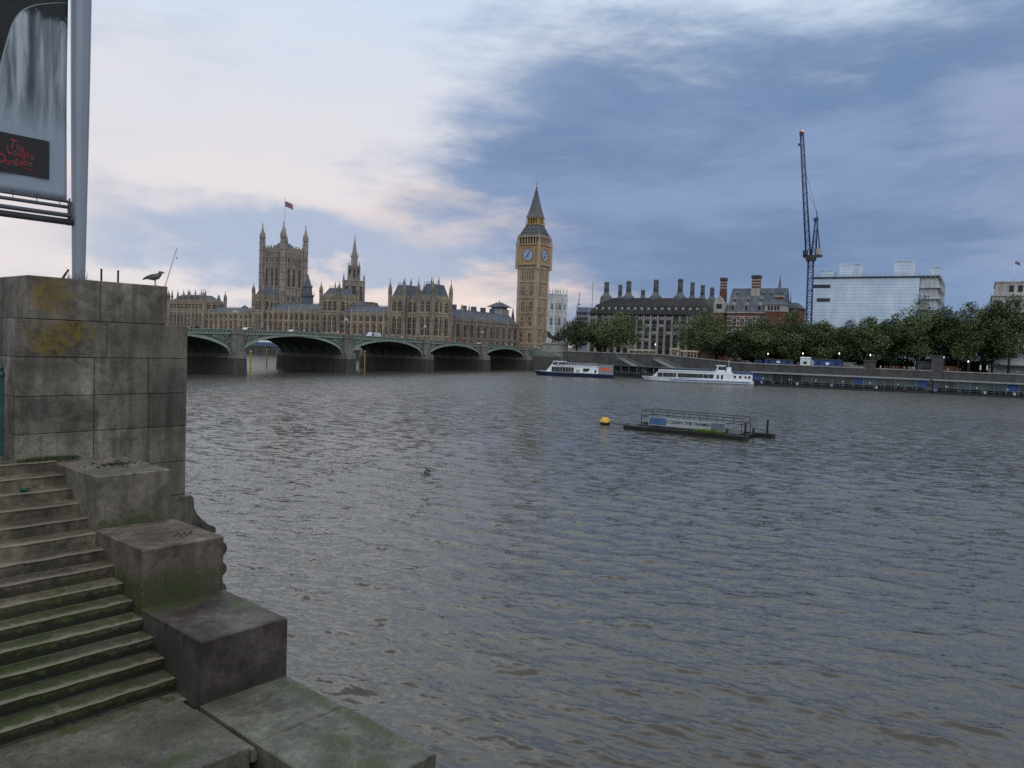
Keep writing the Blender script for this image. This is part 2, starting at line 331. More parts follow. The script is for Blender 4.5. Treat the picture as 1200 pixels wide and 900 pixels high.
M['limeD'] = far_stone('palace_limestone_dark', (0.29, 0.25, 0.21), 0.65)  # darker limestone for turrets, chimneys and the north range
M['gold'] = far_stone('clock_tower_limestone', (0.46, 0.365, 0.265), 0.4, 0.7)
M['vt'] = far_stone('great_tower_limestone', (0.33, 0.29, 0.25), 0.5)
M['abbey'] = far_stone('white_stone', (0.66, 0.69, 0.70), 0.35, 0.8)
M['slate'] = far_stone('slate_roof', (0.115, 0.135, 0.165), 0.4, 1.0)
M['lead'] = far_stone('cast_iron_roof', (0.135, 0.145, 0.16), 0.4, 0.6)
M['pane'] = flat('dark_window_glass', (0.014, 0.015, 0.018), 0.3, var=0.4, scale=0.6)
M['wetstone'] = far_stone('tide_stained_stone', (0.065, 0.065, 0.06), 0.5)
M['pierstone'] = far_stone('bridge_pier_stone', (0.20, 0.20, 0.18), 0.5, course=0.9)
M['green'] = flat('bridge_green_paint', (0.165, 0.205, 0.175), 0.6, var=0.2, scale=0.5)
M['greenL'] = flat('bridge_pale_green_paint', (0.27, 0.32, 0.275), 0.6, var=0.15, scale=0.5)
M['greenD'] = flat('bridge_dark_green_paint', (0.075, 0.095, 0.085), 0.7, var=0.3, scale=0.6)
M['quay'] = far_stone('embankment_granite', (0.095, 0.095, 0.095), 0.6, course=0.8)
M['quayL'] = far_stone('granite_coping', (0.33, 0.32, 0.30), 0.4)
M['asphalt'] = flat('asphalt', (0.05, 0.05, 0.052), 0.9, var=0.2, scale=0.3)
M['paving'] = flat('paving', (0.16, 0.155, 0.145), 0.85, var=0.2, scale=0.4)
M['earth'] = flat('city_ground', (0.09, 0.09, 0.08), 0.9, var=0.3, scale=0.02)
M['white'] = flat('white_paint', (0.78, 0.83, 0.88), 0.35, var=0.08, scale=0.8)
M['offwhite'] = flat('off_white_paint', (0.58, 0.60, 0.62), 0.5, var=0.15, scale=0.8)
M['navy'] = flat('navy_paint', (0.018, 0.028, 0.07), 0.35, var=0.2)
M['black'] = flat('black_paint', (0.014, 0.015, 0.017), 0.45, var=0.3, scale=3)
M['char'] = flat('charcoal_metal', (0.045, 0.048, 0.052), 0.5, var=0.3)
M['steel'] = flat('grey_steel', (0.28, 0.30, 0.32), 0.4, 0.3, var=0.15)
M['orange'] = flat('orange_paint', (0.75, 0.13, 0.03), 0.5, var=0.1)
M['red'] = flat('red_paint', (0.42, 0.02, 0.02), 0.45, var=0.15)
M['blue'] = flat('blue_paint', (0.03, 0.075, 0.24), 0.5, var=0.2)
M['blueL'] = flat('pale_blue_paint', (0.25, 0.40, 0.62), 0.5, var=0.15)
M['teal'] = flat('teal_gate_paint', (0.022, 0.07, 0.075), 0.5, var=0.3, scale=4)
M['yellowP'] = flat('faded_yellow_paint', (0.32, 0.22, 0.03), 0.6, var=0.3, scale=1)
M['yellow'] = flat('yellow_paint', (0.72, 0.42, 0.02), 0.45, var=0.15, scale=3)
M['brick'] = far_stone('red_brick', (0.17, 0.066, 0.046), 0.5)
M['portl'] = far_stone('portland_bands', (0.44, 0.42, 0.40), 0.4)
M['bronze'] = flat('dark_bronze_cladding', (0.018, 0.018, 0.020), 0.45, 0.2, var=0.3, scale=0.4)
M['bronzeR'] = far_stone('bronze_roof', (0.040, 0.039, 0.042), 0.5, 1.2)
M['column'] = far_stone('sandstone_column', (0.37, 0.34, 0.30), 0.4)
M['sheet'] = None
M['wood'] = flat('weathered_timber', (0.16, 0.13, 0.10), 0.8, var=0.3)
M['cream'] = flat('cream_canopy', (0.50, 0.42, 0.30), 0.7, var=0.15)
M['skin'] = flat('skin', (0.45, 0.28, 0.2), 0.6)
M['lampglow'] = flat('lit_lamp', (0.9, 0.85, 0.75), 0.4, emit=(1.0, 0.90, 0.75), es=1.5)
M['lampoff'] = flat('lamp_glass', (0.55, 0.55, 0.52), 0.3)
M['crane'] = flat('crane_blue', (0.028, 0.055, 0.15), 0.5, var=0.2)
M['statue'] = flat('dark_bronze_statue', (0.022, 0.026, 0.026), 0.4, 0.4, var=0.3)
M['conc'] = far_stone('pale_concrete', (0.48, 0.47, 0.45), 0.4)
def sheeting():
    m, nt, b = newmat('white_sheeting'); g = G(nt); geo = g.n('ShaderNodeNewGeometry'); sp = g.n('ShaderNodeSeparateXYZ'); g.lk(geo.outputs['Position'], sp.inputs[0])
    x = g.n('ShaderNodeMapping'); g.lk(geo.outputs['Position'], x.inputs[0]); x.inputs['Scale'].default_value = (1, 1, 0.3)
    n = g.noise(x.outputs[0], 0.35, 5, 0.6)
    w = g.math('FRACT', g.math('DIVIDE', g.math('ADD', sp.outputs[2], g.math('MULTIPLY', n, 0.25)), 1.35))
    c = g.mix(g.ss(n, 0.3, 0.7), (0.58, 0.72, 0.90), (0.77, 0.88, 0.98))
    c = g.mul(0.75, c, g.mix(g.ss(w, 0.05, 0.2), (0.45, 0.5, 0.58), (1, 1, 1)))
    wn = g.n('ShaderNodeTexWhiteNoise'); cm = g.n('ShaderNodeCombineXYZ'); g.lk(g.math('FLOOR', g.math('DIVIDE', sp.outputs[2], 1.35)), cm.inputs[2]); g.lk(g.math('FLOOR', g.math('DIVIDE', sp.outputs[1], 11.0)), cm.inputs[1]); g.lk(cm.outputs[0], wn.inputs['Vector'])
    c = g.mul(0.2, c, g.mix(wn.outputs['Value'], (0.6, 0.64, 0.7), (1.15, 1.15, 1.15)))
    g.lk(c, b.inputs['Base Color']); b.inputs['Roughness'].default_value = 0.6; return m
M['sheet'] = sheeting()
def leafmat(name, a, bcol):
    m, nt, b = newmat(name); g = G(nt); geo = g.n('ShaderNodeNewGeometry')
    n = g.noise(g.co('Object'), 0.28, 3)
    f = g.math('ADD', g.math('MULTIPLY', geo.outputs['Random Per Island'], 0.5), g.math('MULTIPLY', n, 0.6))
    g.lk(g.mix(g.ss(f, 0.2, 0.85), a, bcol), b.inputs['Base Color']); b.inputs['Roughness'].default_value = 0.65; b.inputs['Specular IOR Level'].default_value = 0.2
    return m
M['leafA'] = leafmat('plane_leaves', (0.030, 0.048, 0.024), (0.155, 0.205, 0.085))
M['leafB'] = leafmat('dark_leaves', (0.026, 0.040, 0.022), (0.095, 0.130, 0.055))
M['leafC'] = leafmat('bright_weed', (0.06, 0.12, 0.015), (0.20, 0.34, 0.04))
M['bark'] = flat('bark', (0.055, 0.045, 0.036), 0.9, var=0.3, scale=2)
# ------------------------------------------------------------------ river
def water_mat():
    m, nt, b = newmat('river_water'); g = G(nt); geo = g.n('ShaderNodeNewGeometry')
    def mp(scale, rot=0.0):
        x = g.n('ShaderNodeMapping'); g.lk(geo.outputs['Position'], x.inputs[0]); x.inputs['Scale'].default_value = scale; x.inputs['Rotation'].default_value = (0, 0, rot); return x.outputs[0]
    def axes(k, along, across):
        r1 = g.n('ShaderNodeMapping'); g.lk(geo.outputs['Position'], r1.inputs[0]); r1.inputs['Rotation'].default_value = (0, 0, -k)
        r2 = g.n('ShaderNodeMapping'); g.lk(r1.outputs[0], r2.inputs[0]); r2.inputs['Scale'].default_value = (along, across, 1); return r2.outputs[0]
    def vm(op, a, bb):
        x = g.n('ShaderNodeVectorMath', operation=op); g.lk(a, x.inputs[0])
        if isinstance(bb, tuple): x.inputs[1].default_value = bb
        else: g.lk(bb, x.inputs[1])
        return x.outputs[0]
    ln = g.n('ShaderNodeVectorMath', operation='LENGTH'); g.lk(geo.outputs['Position'], ln.inputs[0])
    def reach(a, b_, lo, hi):
        x = g.n('ShaderNodeMapRange'); g.lk(ln.outputs['Value'], x.inputs[0])
        for i_, v_ in enumerate((a, b_, lo, hi)): x.inputs[i_ + 1].default_value = v_
        return x.outputs[0]
    def ripple(k, along, across, det, amp, gain):
        c = g.n('ShaderNodeSeparateXYZ'); g.lk(vm('SUBTRACT', g.noise(axes(k, along, across), 1.0, det, 0.55, 0.25, 'Color'), (0.5, 0.5, 0.5)), c.inputs[0])
        p = g.math('MULTIPLY', c.outputs[0], amp); q = g.math('MULTIPLY', c.outputs[1], amp * 0.8)
        if gain is not None: p = g.math('MULTIPLY', p, gain); q = g.math('MULTIPLY', q, gain)
        ck, sk = math.cos(k), math.sin(k); o = g.n('ShaderNodeCombineXYZ')
        g.lk(g.math('SUBTRACT', g.math('MULTIPLY', p, ck), g.math('MULTIPLY', q, sk)), o.inputs[0]); g.lk(g.math('ADD', g.math('MULTIPLY', p, sk), g.math('MULTIPLY', q, ck)), o.inputs[1]); return o.outputs[0]
    K = TH - math.radians(22)
    # the longer ripples stand in for the modelled waves where these are too small to be modelled
    sl = vm('ADD', ripple(K, 1.1, 0.34, 3, 0.75, reach(26, 90, 0.0, 1.15)), vm('ADD', ripple(K + 0.30, 3.0, 0.95, 3, 0.72, reach(18, 60, 0.85, 1.3)), ripple(K - 0.25, 8.0, 3.2, 2, 0.60, None)))
    big = g.noise(axes(K + 0.5, 0.030, 0.013), 1.0, 4, 0.55, 0.5)
    s = g.n('ShaderNodeMapRange'); g.lk(g.ss(big, 0.32, 0.68), s.inputs[0]); s.inputs[3].default_value = 0.6; s.inputs[4].default_value = 1.2
    cmb = g.n('ShaderNodeCombineXYZ'); g.lk(s.outputs[0], cmb.inputs[0]); g.lk(s.outputs[0], cmb.inputs[1]); sl = vm('MULTIPLY', sl, cmb.outputs[0])
    nn = g.n('ShaderNodeVectorMath', operation='NORMALIZE'); g.lk(vm('ADD', geo.outputs['Normal'], sl), nn.inputs[0])
    g.lk(nn.outputs[0], b.inputs['Normal'])
    silt = g.noise(mp((1, 1, 1)), 0.05, 5, 0.6)
    g.lk(g.mix(silt, (0.062, 0.058, 0.047), (0.096, 0.089, 0.073)), b.inputs['Base Color'])
    g.lk(reach(16, 190, 0.05, 0.29), b.inputs['Roughness'])   # waves too small to see one by one; b.inputs['IOR'].default_value = 1.8
    return m
def build_water():
    rng = np.random.default_rng(7)
    fw = math.atan2(FH.y, FH.x)
    dense = np.radians(np.arange(-43, 43.001, 0.085)); coarse = np.radians(np.arange(46, 314.1, 4.0))
    az = np.concatenate([dense, coarse]); n = len(az)
    dip = np.linspace(math.atan(10.04 / 9.0), math.atan(10.04 / 420), 860)
    dip = np.concatenate([np.radians(np.linspace(80, 50, 8)), dip]); rr = 10.04 / np.tan(dip)
    rr = np.concatenate([rr, [600, 900, 1500, 3000, 8000]])
    R, A = np.meshgrid(rr, az, indexing='ij')
    X = R * np.cos(fw - A); Y = R * np.sin(fw - A); Z = np.zeros_like(X)
    dr = np.gradient(rr)[:, None]
    for i in range(190):
        lam = 0.26 * (3.4 / 0.26) ** rng.random()
        th = fw + math.pi - math.radians(22) + rng.normal(0, 0.36) if i % 4 else fw + math.pi + math.radians(20) + rng.normal(0, 0.5)
        k = 2 * math.pi / lam
        amp = 0.0118 * (lam / 0.8) ** -0.2 * math.sqrt(2) / k * (0.5 + rng.random())
        fade = np.clip(lam / (2.4 * dr) - 1, 0, 1)
        if fade.max() <= 0: continue
        rows = np.nonzero(fade[:, 0] > 0)[0]; a_, b_ = rows.min(), rows.max() + 1
        Z[a_:b_] += amp * fade[a_:b_] * np.sin(k * (X[a_:b_] * math.cos(th) + Y[a_:b_] * math.sin(th)) + rng.random() * 6.283)
    env = 0.8 + 0.35 * np.sin(X * 0.11 + 1.3 * np.sin(Y * 0.07)) * np.sin(Y * 0.09 + 0.5 + np.sin(X * 0.05))
    Z *= env; sd = Z.std(axis=1, keepdims=True) + 1e-6; Z += 0.18 * (np.clip(Z, -2.2 * sd, 2.2 * sd) ** 2 / sd - sd)
    m = len(rr); co = np.stack([X, Y, Z], -1).reshape(-1, 3).astype(np.float32)
    i = np.arange(m - 1)[:, None]; j = np.arange(n)[None, :]; jn = (j + 1) % n
    F = np.stack([i * n + j + 0 * jn, (i + 1) * n + j, (i + 1) * n + jn, i * n + jn], -1).reshape(-1, 4)
    me = bpy.data.meshes.new('river_water'); me.vertices.add(len(co)); me.vertices.foreach_set('co', co.ravel())
    me.loops.add(F.size); me.loops.foreach_set('vertex_index', F.ravel().astype(np.int32))
    me.polygons.add(len(F)); me.polygons.foreach_set('loop_start', (np.arange(len(F)) * 4).astype(np.int32))
    me.polygons.foreach_set('use_smooth', np.ones(len(F), dtype=bool)); me.update(calc_edges=True); me.validate()
    if me.polygons[0].normal.z < 0: me.flip_normals()
    me.materials.append(water_mat()); struct(tag(link('river_water', me), 'grey brown rippled river filling the view', None))
build_water()

# ------------------------------------------------------------------ ground on both banks
def ground():
    def sheet(name, pts, z, mat, depth, label):
        mb = MB(); mb.prism([(P(s, w).x, P(s, w).y) for s, w in pts], z - depth, z, 0)
        return struct(tag(mb.build(name, mat), label, None))
    line = [(4000, 700), (260, 46), (125, 19), (62, 7), (-2, 1), (-40, 3), (-62, 17.6), (-275, 17.6), (-1500, 140), (-6000, 700)]
    sheet('west_bank_ground', line + [(-6000, 6000), (4000, 6000)], 6.0, M['earth'], 8, 'flat city ground of the far bank')
    rd = [(260, 62), (125, 35), (62, 23), (-2, 17)]; rd2 = [(-2, 34), (62, 40), (125, 52), (260, 79)]
    sheet('embankment_road', rd + rd2, 6.008, M['asphalt'], 0.004, 'dark road along the far embankment')
    pv = [(259.8, 48), (125, 21), (62, 9), (-2, 3.0)]
    sheet('embankment_pavement', pv + rd[::-1], 6.13, M['paving'], 0.12, 'paved walk along the far embankment')
    mb = MB(); mb.prism([(-60, 13.2), (3.2, 13.2), (3.2, 20), (-7, 160), (-200, 200)], 4, 7.96, 0)
    struct(tag(mb.build('near_bank_ground', M['paving']), 'paved near bank beyond the stone pier', None))
    mb = MB(); mb.prism([(-60, -60), (5.0, -60), (5.0, -1.0), (0.9, -0.6), (0.9, 0.9), (-60, 2.0)], 2, 8.42, 0)
    struct(tag(mb.build('near_walkway', M['paving']), 'paved riverside walkway under the viewer', None))
ground()

# ------------------------------------------------------------------ near bank: pier, steps, blocks, slabs
def ashlar(mb, x0, x1, y0, y1, z0, z1, cuts, g=0.004, rnd=random.Random(1)):
    xs = [x0] + cuts + [x1]
    for a, b in zip(xs, xs[1:]): mb.box(a + (g if a != x0 else 0), b - (g if b != x1 else 0), y0 + rnd.uniform(0, 0.008), y1, z0 + g, z1 - g)
def near_bank():
    t = thing('stone_pier', (3.883, 12.78, 6), 'tall weathered granite pier with yellow lichen, black stains and a parapet on top', 'wall pier')
    mb = MB()
    for z0, z1, cuts in ((9.598, 10.163, [5.157]), (9.013, 9.598, [4.972, 5.815]), (8.448, 9.013, [4.972, 5.835]), (7.842, 8.448, [4.972, 5.835]), (7.266, 7.842, [5.445])):
        ashlar(mb, 3.883, 6.472, 12.78, 17.8, z0, z1, cuts)
    mb.box(3.90, 6.455, 12.815, 17.8, 6.0, 10.15)
    o = mb.build('body', M['pier']); o.parent = t; o.location = -Vector(t.location); bevel(o, 0.009)
    mb = MB(); ashlar(mb, 4.048, 6.143, 12.84, 17.7, 10.163, 10.81, [5.075]); mb.box(4.068, 6.123, 12.88, 17.7, 10.163, 10.80)
    o = mb.build('parapet', M['pier']); o.parent = t; o.location = -Vector(t.location); bevel(o, 0.012)
    mb = MB()
    prof = [(3.90, 7.264), (6.49, 7.264), (6.535, 7.22), (6.55, 7.04), (6.60, 6.93), (6.677, 6.834), (6.80, 6.72), (6.948, 6.636), (6.961, 6.545), (3.90, 6.545)]
    A = [(x, 12.60, z) for x, z in prof]; B = [(x, 17.5, z) for x, z in prof]; mb.loft(A, B)
    mb.box(3.9, 6.72, 12.3, 17.5, -1, 6.54)
    o = mb.build('plinth', M['block']); o.parent = t; o.location = -Vector(t.location); bevel(o, 0.012)
    for z in (6.40, 6.05, 5.70, 5.35, 5.0):
        mb = MB(); pr = [(6.70 + 0.15 * math.cos(a), z + 0.138 * math.sin(a)) for a in [math.radians(d) for d in range(-90, 91, 15)]]
        pr = [(6.6, z - 0.138)] + pr + [(6.6, z + 0.138)]
        mb.loft([(x, 12.02, zz) for x, zz in pr], [(x, 17.5, zz) for x, zz in pr], smooth=False)
        o = mb.build('rounded_course', M['block']); o.parent = t; o.location = -Vector(t.location); bevel(o, 0.02)

    t = thing('stone_staircase', (4.39, 10.0, 5.6), 'broad flight of worn mossy granite steps going down to the water', 'steps')
    rnd = random.Random(4)
    for n in range(1, 16):
        y = 10.8673 - (n - 7) * 0.2913; z = 10.04 - 2.9806 - (n - 7) * 0.165
        mb = MB(); cuts = sorted(rnd.uniform(-4, 3.6) for _ in range(3))
        xs = [-6.0] + cuts + [4.385 if n > 6 else 4.389]
        for a, b in zip(xs, xs[1:]):
            k = max(2, int((b - a) / 0.16)); fr = []; 
            # nosing worn uneven along its length
            P0 = [a + (b - a) * i / k for i in range(k + 1)]
            e = [rnd.uniform(-0.008, 0.012) for _ in P0]; d = [rnd.uniform(-0.010, 0.002) for _ in P0]
            vs = []; fs = []
            for x, ee, dd in zip(P0, e, d): vs += [(x, y + 0.02, z - 0.34), (x, y + ee * 0.5 + 0.012, z - 0.045), (x, y + ee, z + dd - 0.006), (x, y + 0.02 + ee, z + dd * 0.6), (x, y + 0.36, z + 0.004), (x, y + 0.36, z - 0.34)]
            q = 6
            for i in range(k):
                for c in range(q): fs.append((i * q + c, (i + 1) * q + c, (i + 1) * q + (c + 1) % q, i * q + (c + 1) % q))
            fs += [tuple(range(q)), tuple(range(k * q, k * q + q))]
            mb.add(vs, fs)
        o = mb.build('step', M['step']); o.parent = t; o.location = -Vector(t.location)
    mb = MB(); mb.box(-6, 4.30, 7.02, 8.56, 5.35, 5.767); mb.box(-6, 4.26, 6.70, 7.05, 4.9, 5.2)
    for k in range(3, 20): mb.box(-6, 4.28, 7.02 - 0.3 * k, 7.4 - 0.3 * k, 4.6 - 0.17 * k, 5.77 - 0.165 * k - 0.17)
    o = mb.build('landing', M['slab']); o.parent = t; o.location = -Vector(t.location); bevel(o, 0.015)
    mb = MB(); mb.box(-6, 4.38, 8.5, 13.2, 2, 5.6); mb.frust(-6, 4.38, 8.55, 13.2, 5.6, -6, 4.38, 12.75, 13.2, 7.9)
    o = mb.build('core', M['wetdark']); o.parent = t; o.location = -Vector(t.location)
    mb = MB(); mb.box(4.30, 4.345, 7.0, 8.25, 5.60, 5.735); mb.box(4.345, 4.372, 7.0, 8.25, 5.60, 5.69)
    o = mb.build('gutter', M['slab']); o.parent = t; o.location = -Vector(t.location)
    mb = MB(); mb.box(-6, 3.70, 12.74, 13.3, 7.8, 8.14)
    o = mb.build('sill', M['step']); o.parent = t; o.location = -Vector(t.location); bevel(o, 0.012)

    def block(x0, x1, y0, y1, z0, z1, mat, name, label, cat, wb=0.014, chip=0):
        o = thing(name, ((x0 + x1) / 2, (y0 + y1) / 2, z0), label, cat); mb = MB(); c = o.location
        k = 14; r = random.Random(int(z1 * 100))
        def ring(z, j):
            pts = []
            for a, b in (((x0, y0), (x1, y0)), ((x1, y0), (x1, y1)), ((x1, y1), (x0, y1)), ((x0, y1), (x0, y0))):
                for i in range(k):
                    f = i / k; pts.append((a[0] + (b[0] - a[0]) * f + r.uniform(-j, j), a[1] + (b[1] - a[1]) * f + r.uniform(-j, j), z + r.uniform(-j, j) * 0.6))
            return pts
        rings = [ring(z0, 0.002), ring(z0 + (z1 - z0) * 0.5, 0.004), ring(z1 - wb, 0.004)]
        ins = [(x + (c.x - x) / abs(c.x - x + 1e-6) * wb * (1 if abs(c.x - x) > 0.3 else 0), y + (c.y - y) / abs(c.y - y + 1e-6) * wb * (1 if abs(c.y - y) > 0.3 else 0), z1 + r.uniform(-0.003, 0.003)) for x, y, z in rings[-1]]
        rings.append(ins)
        for q in range(3): mb.loft(rings[q], rings[q + 1], 0, False)
        mb.add(rings[-1], [tuple(range(4 * k))]); mb.add(rings[0], [tuple(range(4 * k - 1, -1, -1))])
        mb.v = [(x - c.x, y - c.y, z - c.z) for x, y, z in mb.v]
        e = mb.build('stone', mat, o)
        return o
    block(4.39, 5.443, 11.20, 12.775, 6.2, 8.007, M['blockA'], 'flank_block', 'topmost granite flank block, its dusty top strewn with crumbs, against the tall pier', 'stone block')
    block(4.39, 5.500, 9.76, 11.20, 5.5, 7.263, M['blockB'], 'flank_block', 'granite flank block with reddish front going green below, second below the pier', 'stone block')
    block(4.39, 5.527, 8.236, 9.76, 5.0, 6.509, M['blockC'], 'flank_block', 'lowest granite flank block with brown front and green mossy back edge', 'stone block')
    block(4.385, 5.530, 7.078, 8.236, 4.9, 5.767, M['slab'], 'kerb_slab', 'flat grey slab just below the lowest flank block, dry in the middle', 'stone slab')
    block(4.385, 5.560, 5.56, 7.066, 4.9, 5.763, M['slab'], 'kerb_slab', 'flat slab with green moss patches at the very end above the water', 'stone slab')
    mb = MB(); mb.box(4.1, 5.50, 5.70, 12.4, -1.5, 4.95); mb.box(4.42, 5.49, 7.1, 12.3, 4.9, 5.5)
    tag(mb.build('river_wall', M['block']), 'dark granite river wall carrying the flank blocks and slabs', 'wall')

    # small things on and by the stonework
    for px, pyt, pyb, lab in ((118.7, 316, 328, 'short black metal peg standing on the pier beside the mast'), (138.3, 318, 330, 'second short black metal peg, nearer the gull')):
        r = ray(px, pyb); q = EYE + r * (13.1 / r.y)
        mb = MB(); mb.cyl(0, 0, -0.05, 0.20, 0.015, n=8); mb.cyl(0, 0, 0.19, 0.205, 0.018, n=8)
        tag(mb.build('metal_peg', M['black'], None, (q.x, 13.1, 10.81)), lab, 'peg', 'pegs on the pier')
    mb = MB(); mb.tube([(0, 0, -0.03), (0.055, 0.01, 0.07), (0.105, 0.02, 0.145)], [0.02, 0.018, 0.014], 7)
    tag(mb.build('broken_bar', M['black'], None, (4.62, 13.15, 10.815)), 'broken black bar leaning on top of the pier', 'bar')
    r = random.Random(9); mb = MB()
    for k in range(26):
        x = r.uniform(-0.16, 0.24); h = r.uniform(0.03, 0.1) if k > 3 else r.uniform(0.14, 0.24)
        mb.tube([(x, 0, 0), (x + r.uniform(-.02, .03), 0, h * 0.6), (x + r.uniform(-.04, .06), 0.01, h)], [0.004, 0.003, 0.0015], 4)
    tag(mb.build('dry_weed', M['wood'], None, (4.86, 13.15, 10.81)), 'few dry weed stalks on the pier by the mast foot', 'weed')
    mb = MB()
    for k in range(900):
        x = r.uniform(3.90, 4.76); h = r.uniform(0.02, 0.085) * (1 - abs(x - 4.3) * 0.8); y = 12.775 - r.random() ** 2 * 0.09
        a = r.uniform(0, 6.28); w = 0.006
        mb.add([(x - w * math.cos(a), y - w * math.sin(a), 8.05), (x + w * math.cos(a), y + w * math.sin(a), 8.05), (x + r.uniform(-.03, .03), y + r.uniform(-.03, .01), 8.05 + h)], [(0, 1, 2)])
    tag(mb.build('moss_fringe', M['leafB']), 'dark moss and grass along the foot of the pier', None, None, 'stuff')
    p = hz(24, 577, 7.72); mb = MB()
    mb.lathe(0, 0, [(0, 0), (0.028, 0.0), (0.031, 0.01), (0.027, 0.03), (0.031, 0.05), (0.024, 0.075), (0.012, 0.082), (0, 0.08)], 9, 0, False)
    me = mb.mesh('crushed_can', flat('green_can', (0.02, 0.10, 0.06), 0.35, 0.4))
    for v in me.vertices: v.co = Vector((v.co.z * 1.5, v.co.y * 1.2 + 0.012 * math.sin(v.co.z * 120), max(0, v.co.x * 0.8 + 0.026)))
    o = link('crushed_can', me, None, (p.x, p.y - 0.02, 7.725), 0.4); tag(o, 'crushed dark green can lying on the third step', 'can')
    mb = MB()
    for k in range(120):
        x, y = r.gauss(5.02, 0.18), r.gauss(12.05, 0.14)
        if 4.45 < x < 5.4 and 11.4 < y < 12.4: mb.ball((x, y, 8.008), r.uniform(0.006, 0.022), 6)
    for k in range(22): mb.ball((r.gauss(5.18, 0.10), r.gauss(10.15, 0.07), 7.262), r.uniform(0.010, 0.028), 6)
    tag(mb.build('mussel_crumbs', M['wetdark']), 'dark crumbs of weed scattered on the two upper flank blocks', None, None, 'stuff')
    # gate
    t = thing('metal_gate', (3.14, 13.0, 8.14), 'dark teal railing gate closing the gap left of the stone pier', 'gate')
    mb = MB(); mb.box(0.58, 0.66, -0.04, 0.04, 0, 1.16); mb.lathe(0.62, 0, [(0.055, 1.16), (0.06, 1.2), (0.03, 1.24), (0.045, 1.29), (0, 1.35)], 10); mb.build('post', M['teal'], t)
    mb = MB(); mb.box(-1.5, 0.57, -0.02, 0.02, 0.12, 0.18); mb.box(-1.5, 0.57, -0.02, 0.02, 1.0, 1.06); mb.build('rail', M['teal'], t)
    for k in range(16): mb = MB(); mb.box(-0.013, 0.013, -0.011, 0.011, 0.18, 1.0); mb.build('bar', M['teal'], t, (0.46 - k * 0.115, 0, 0))
near_bank()

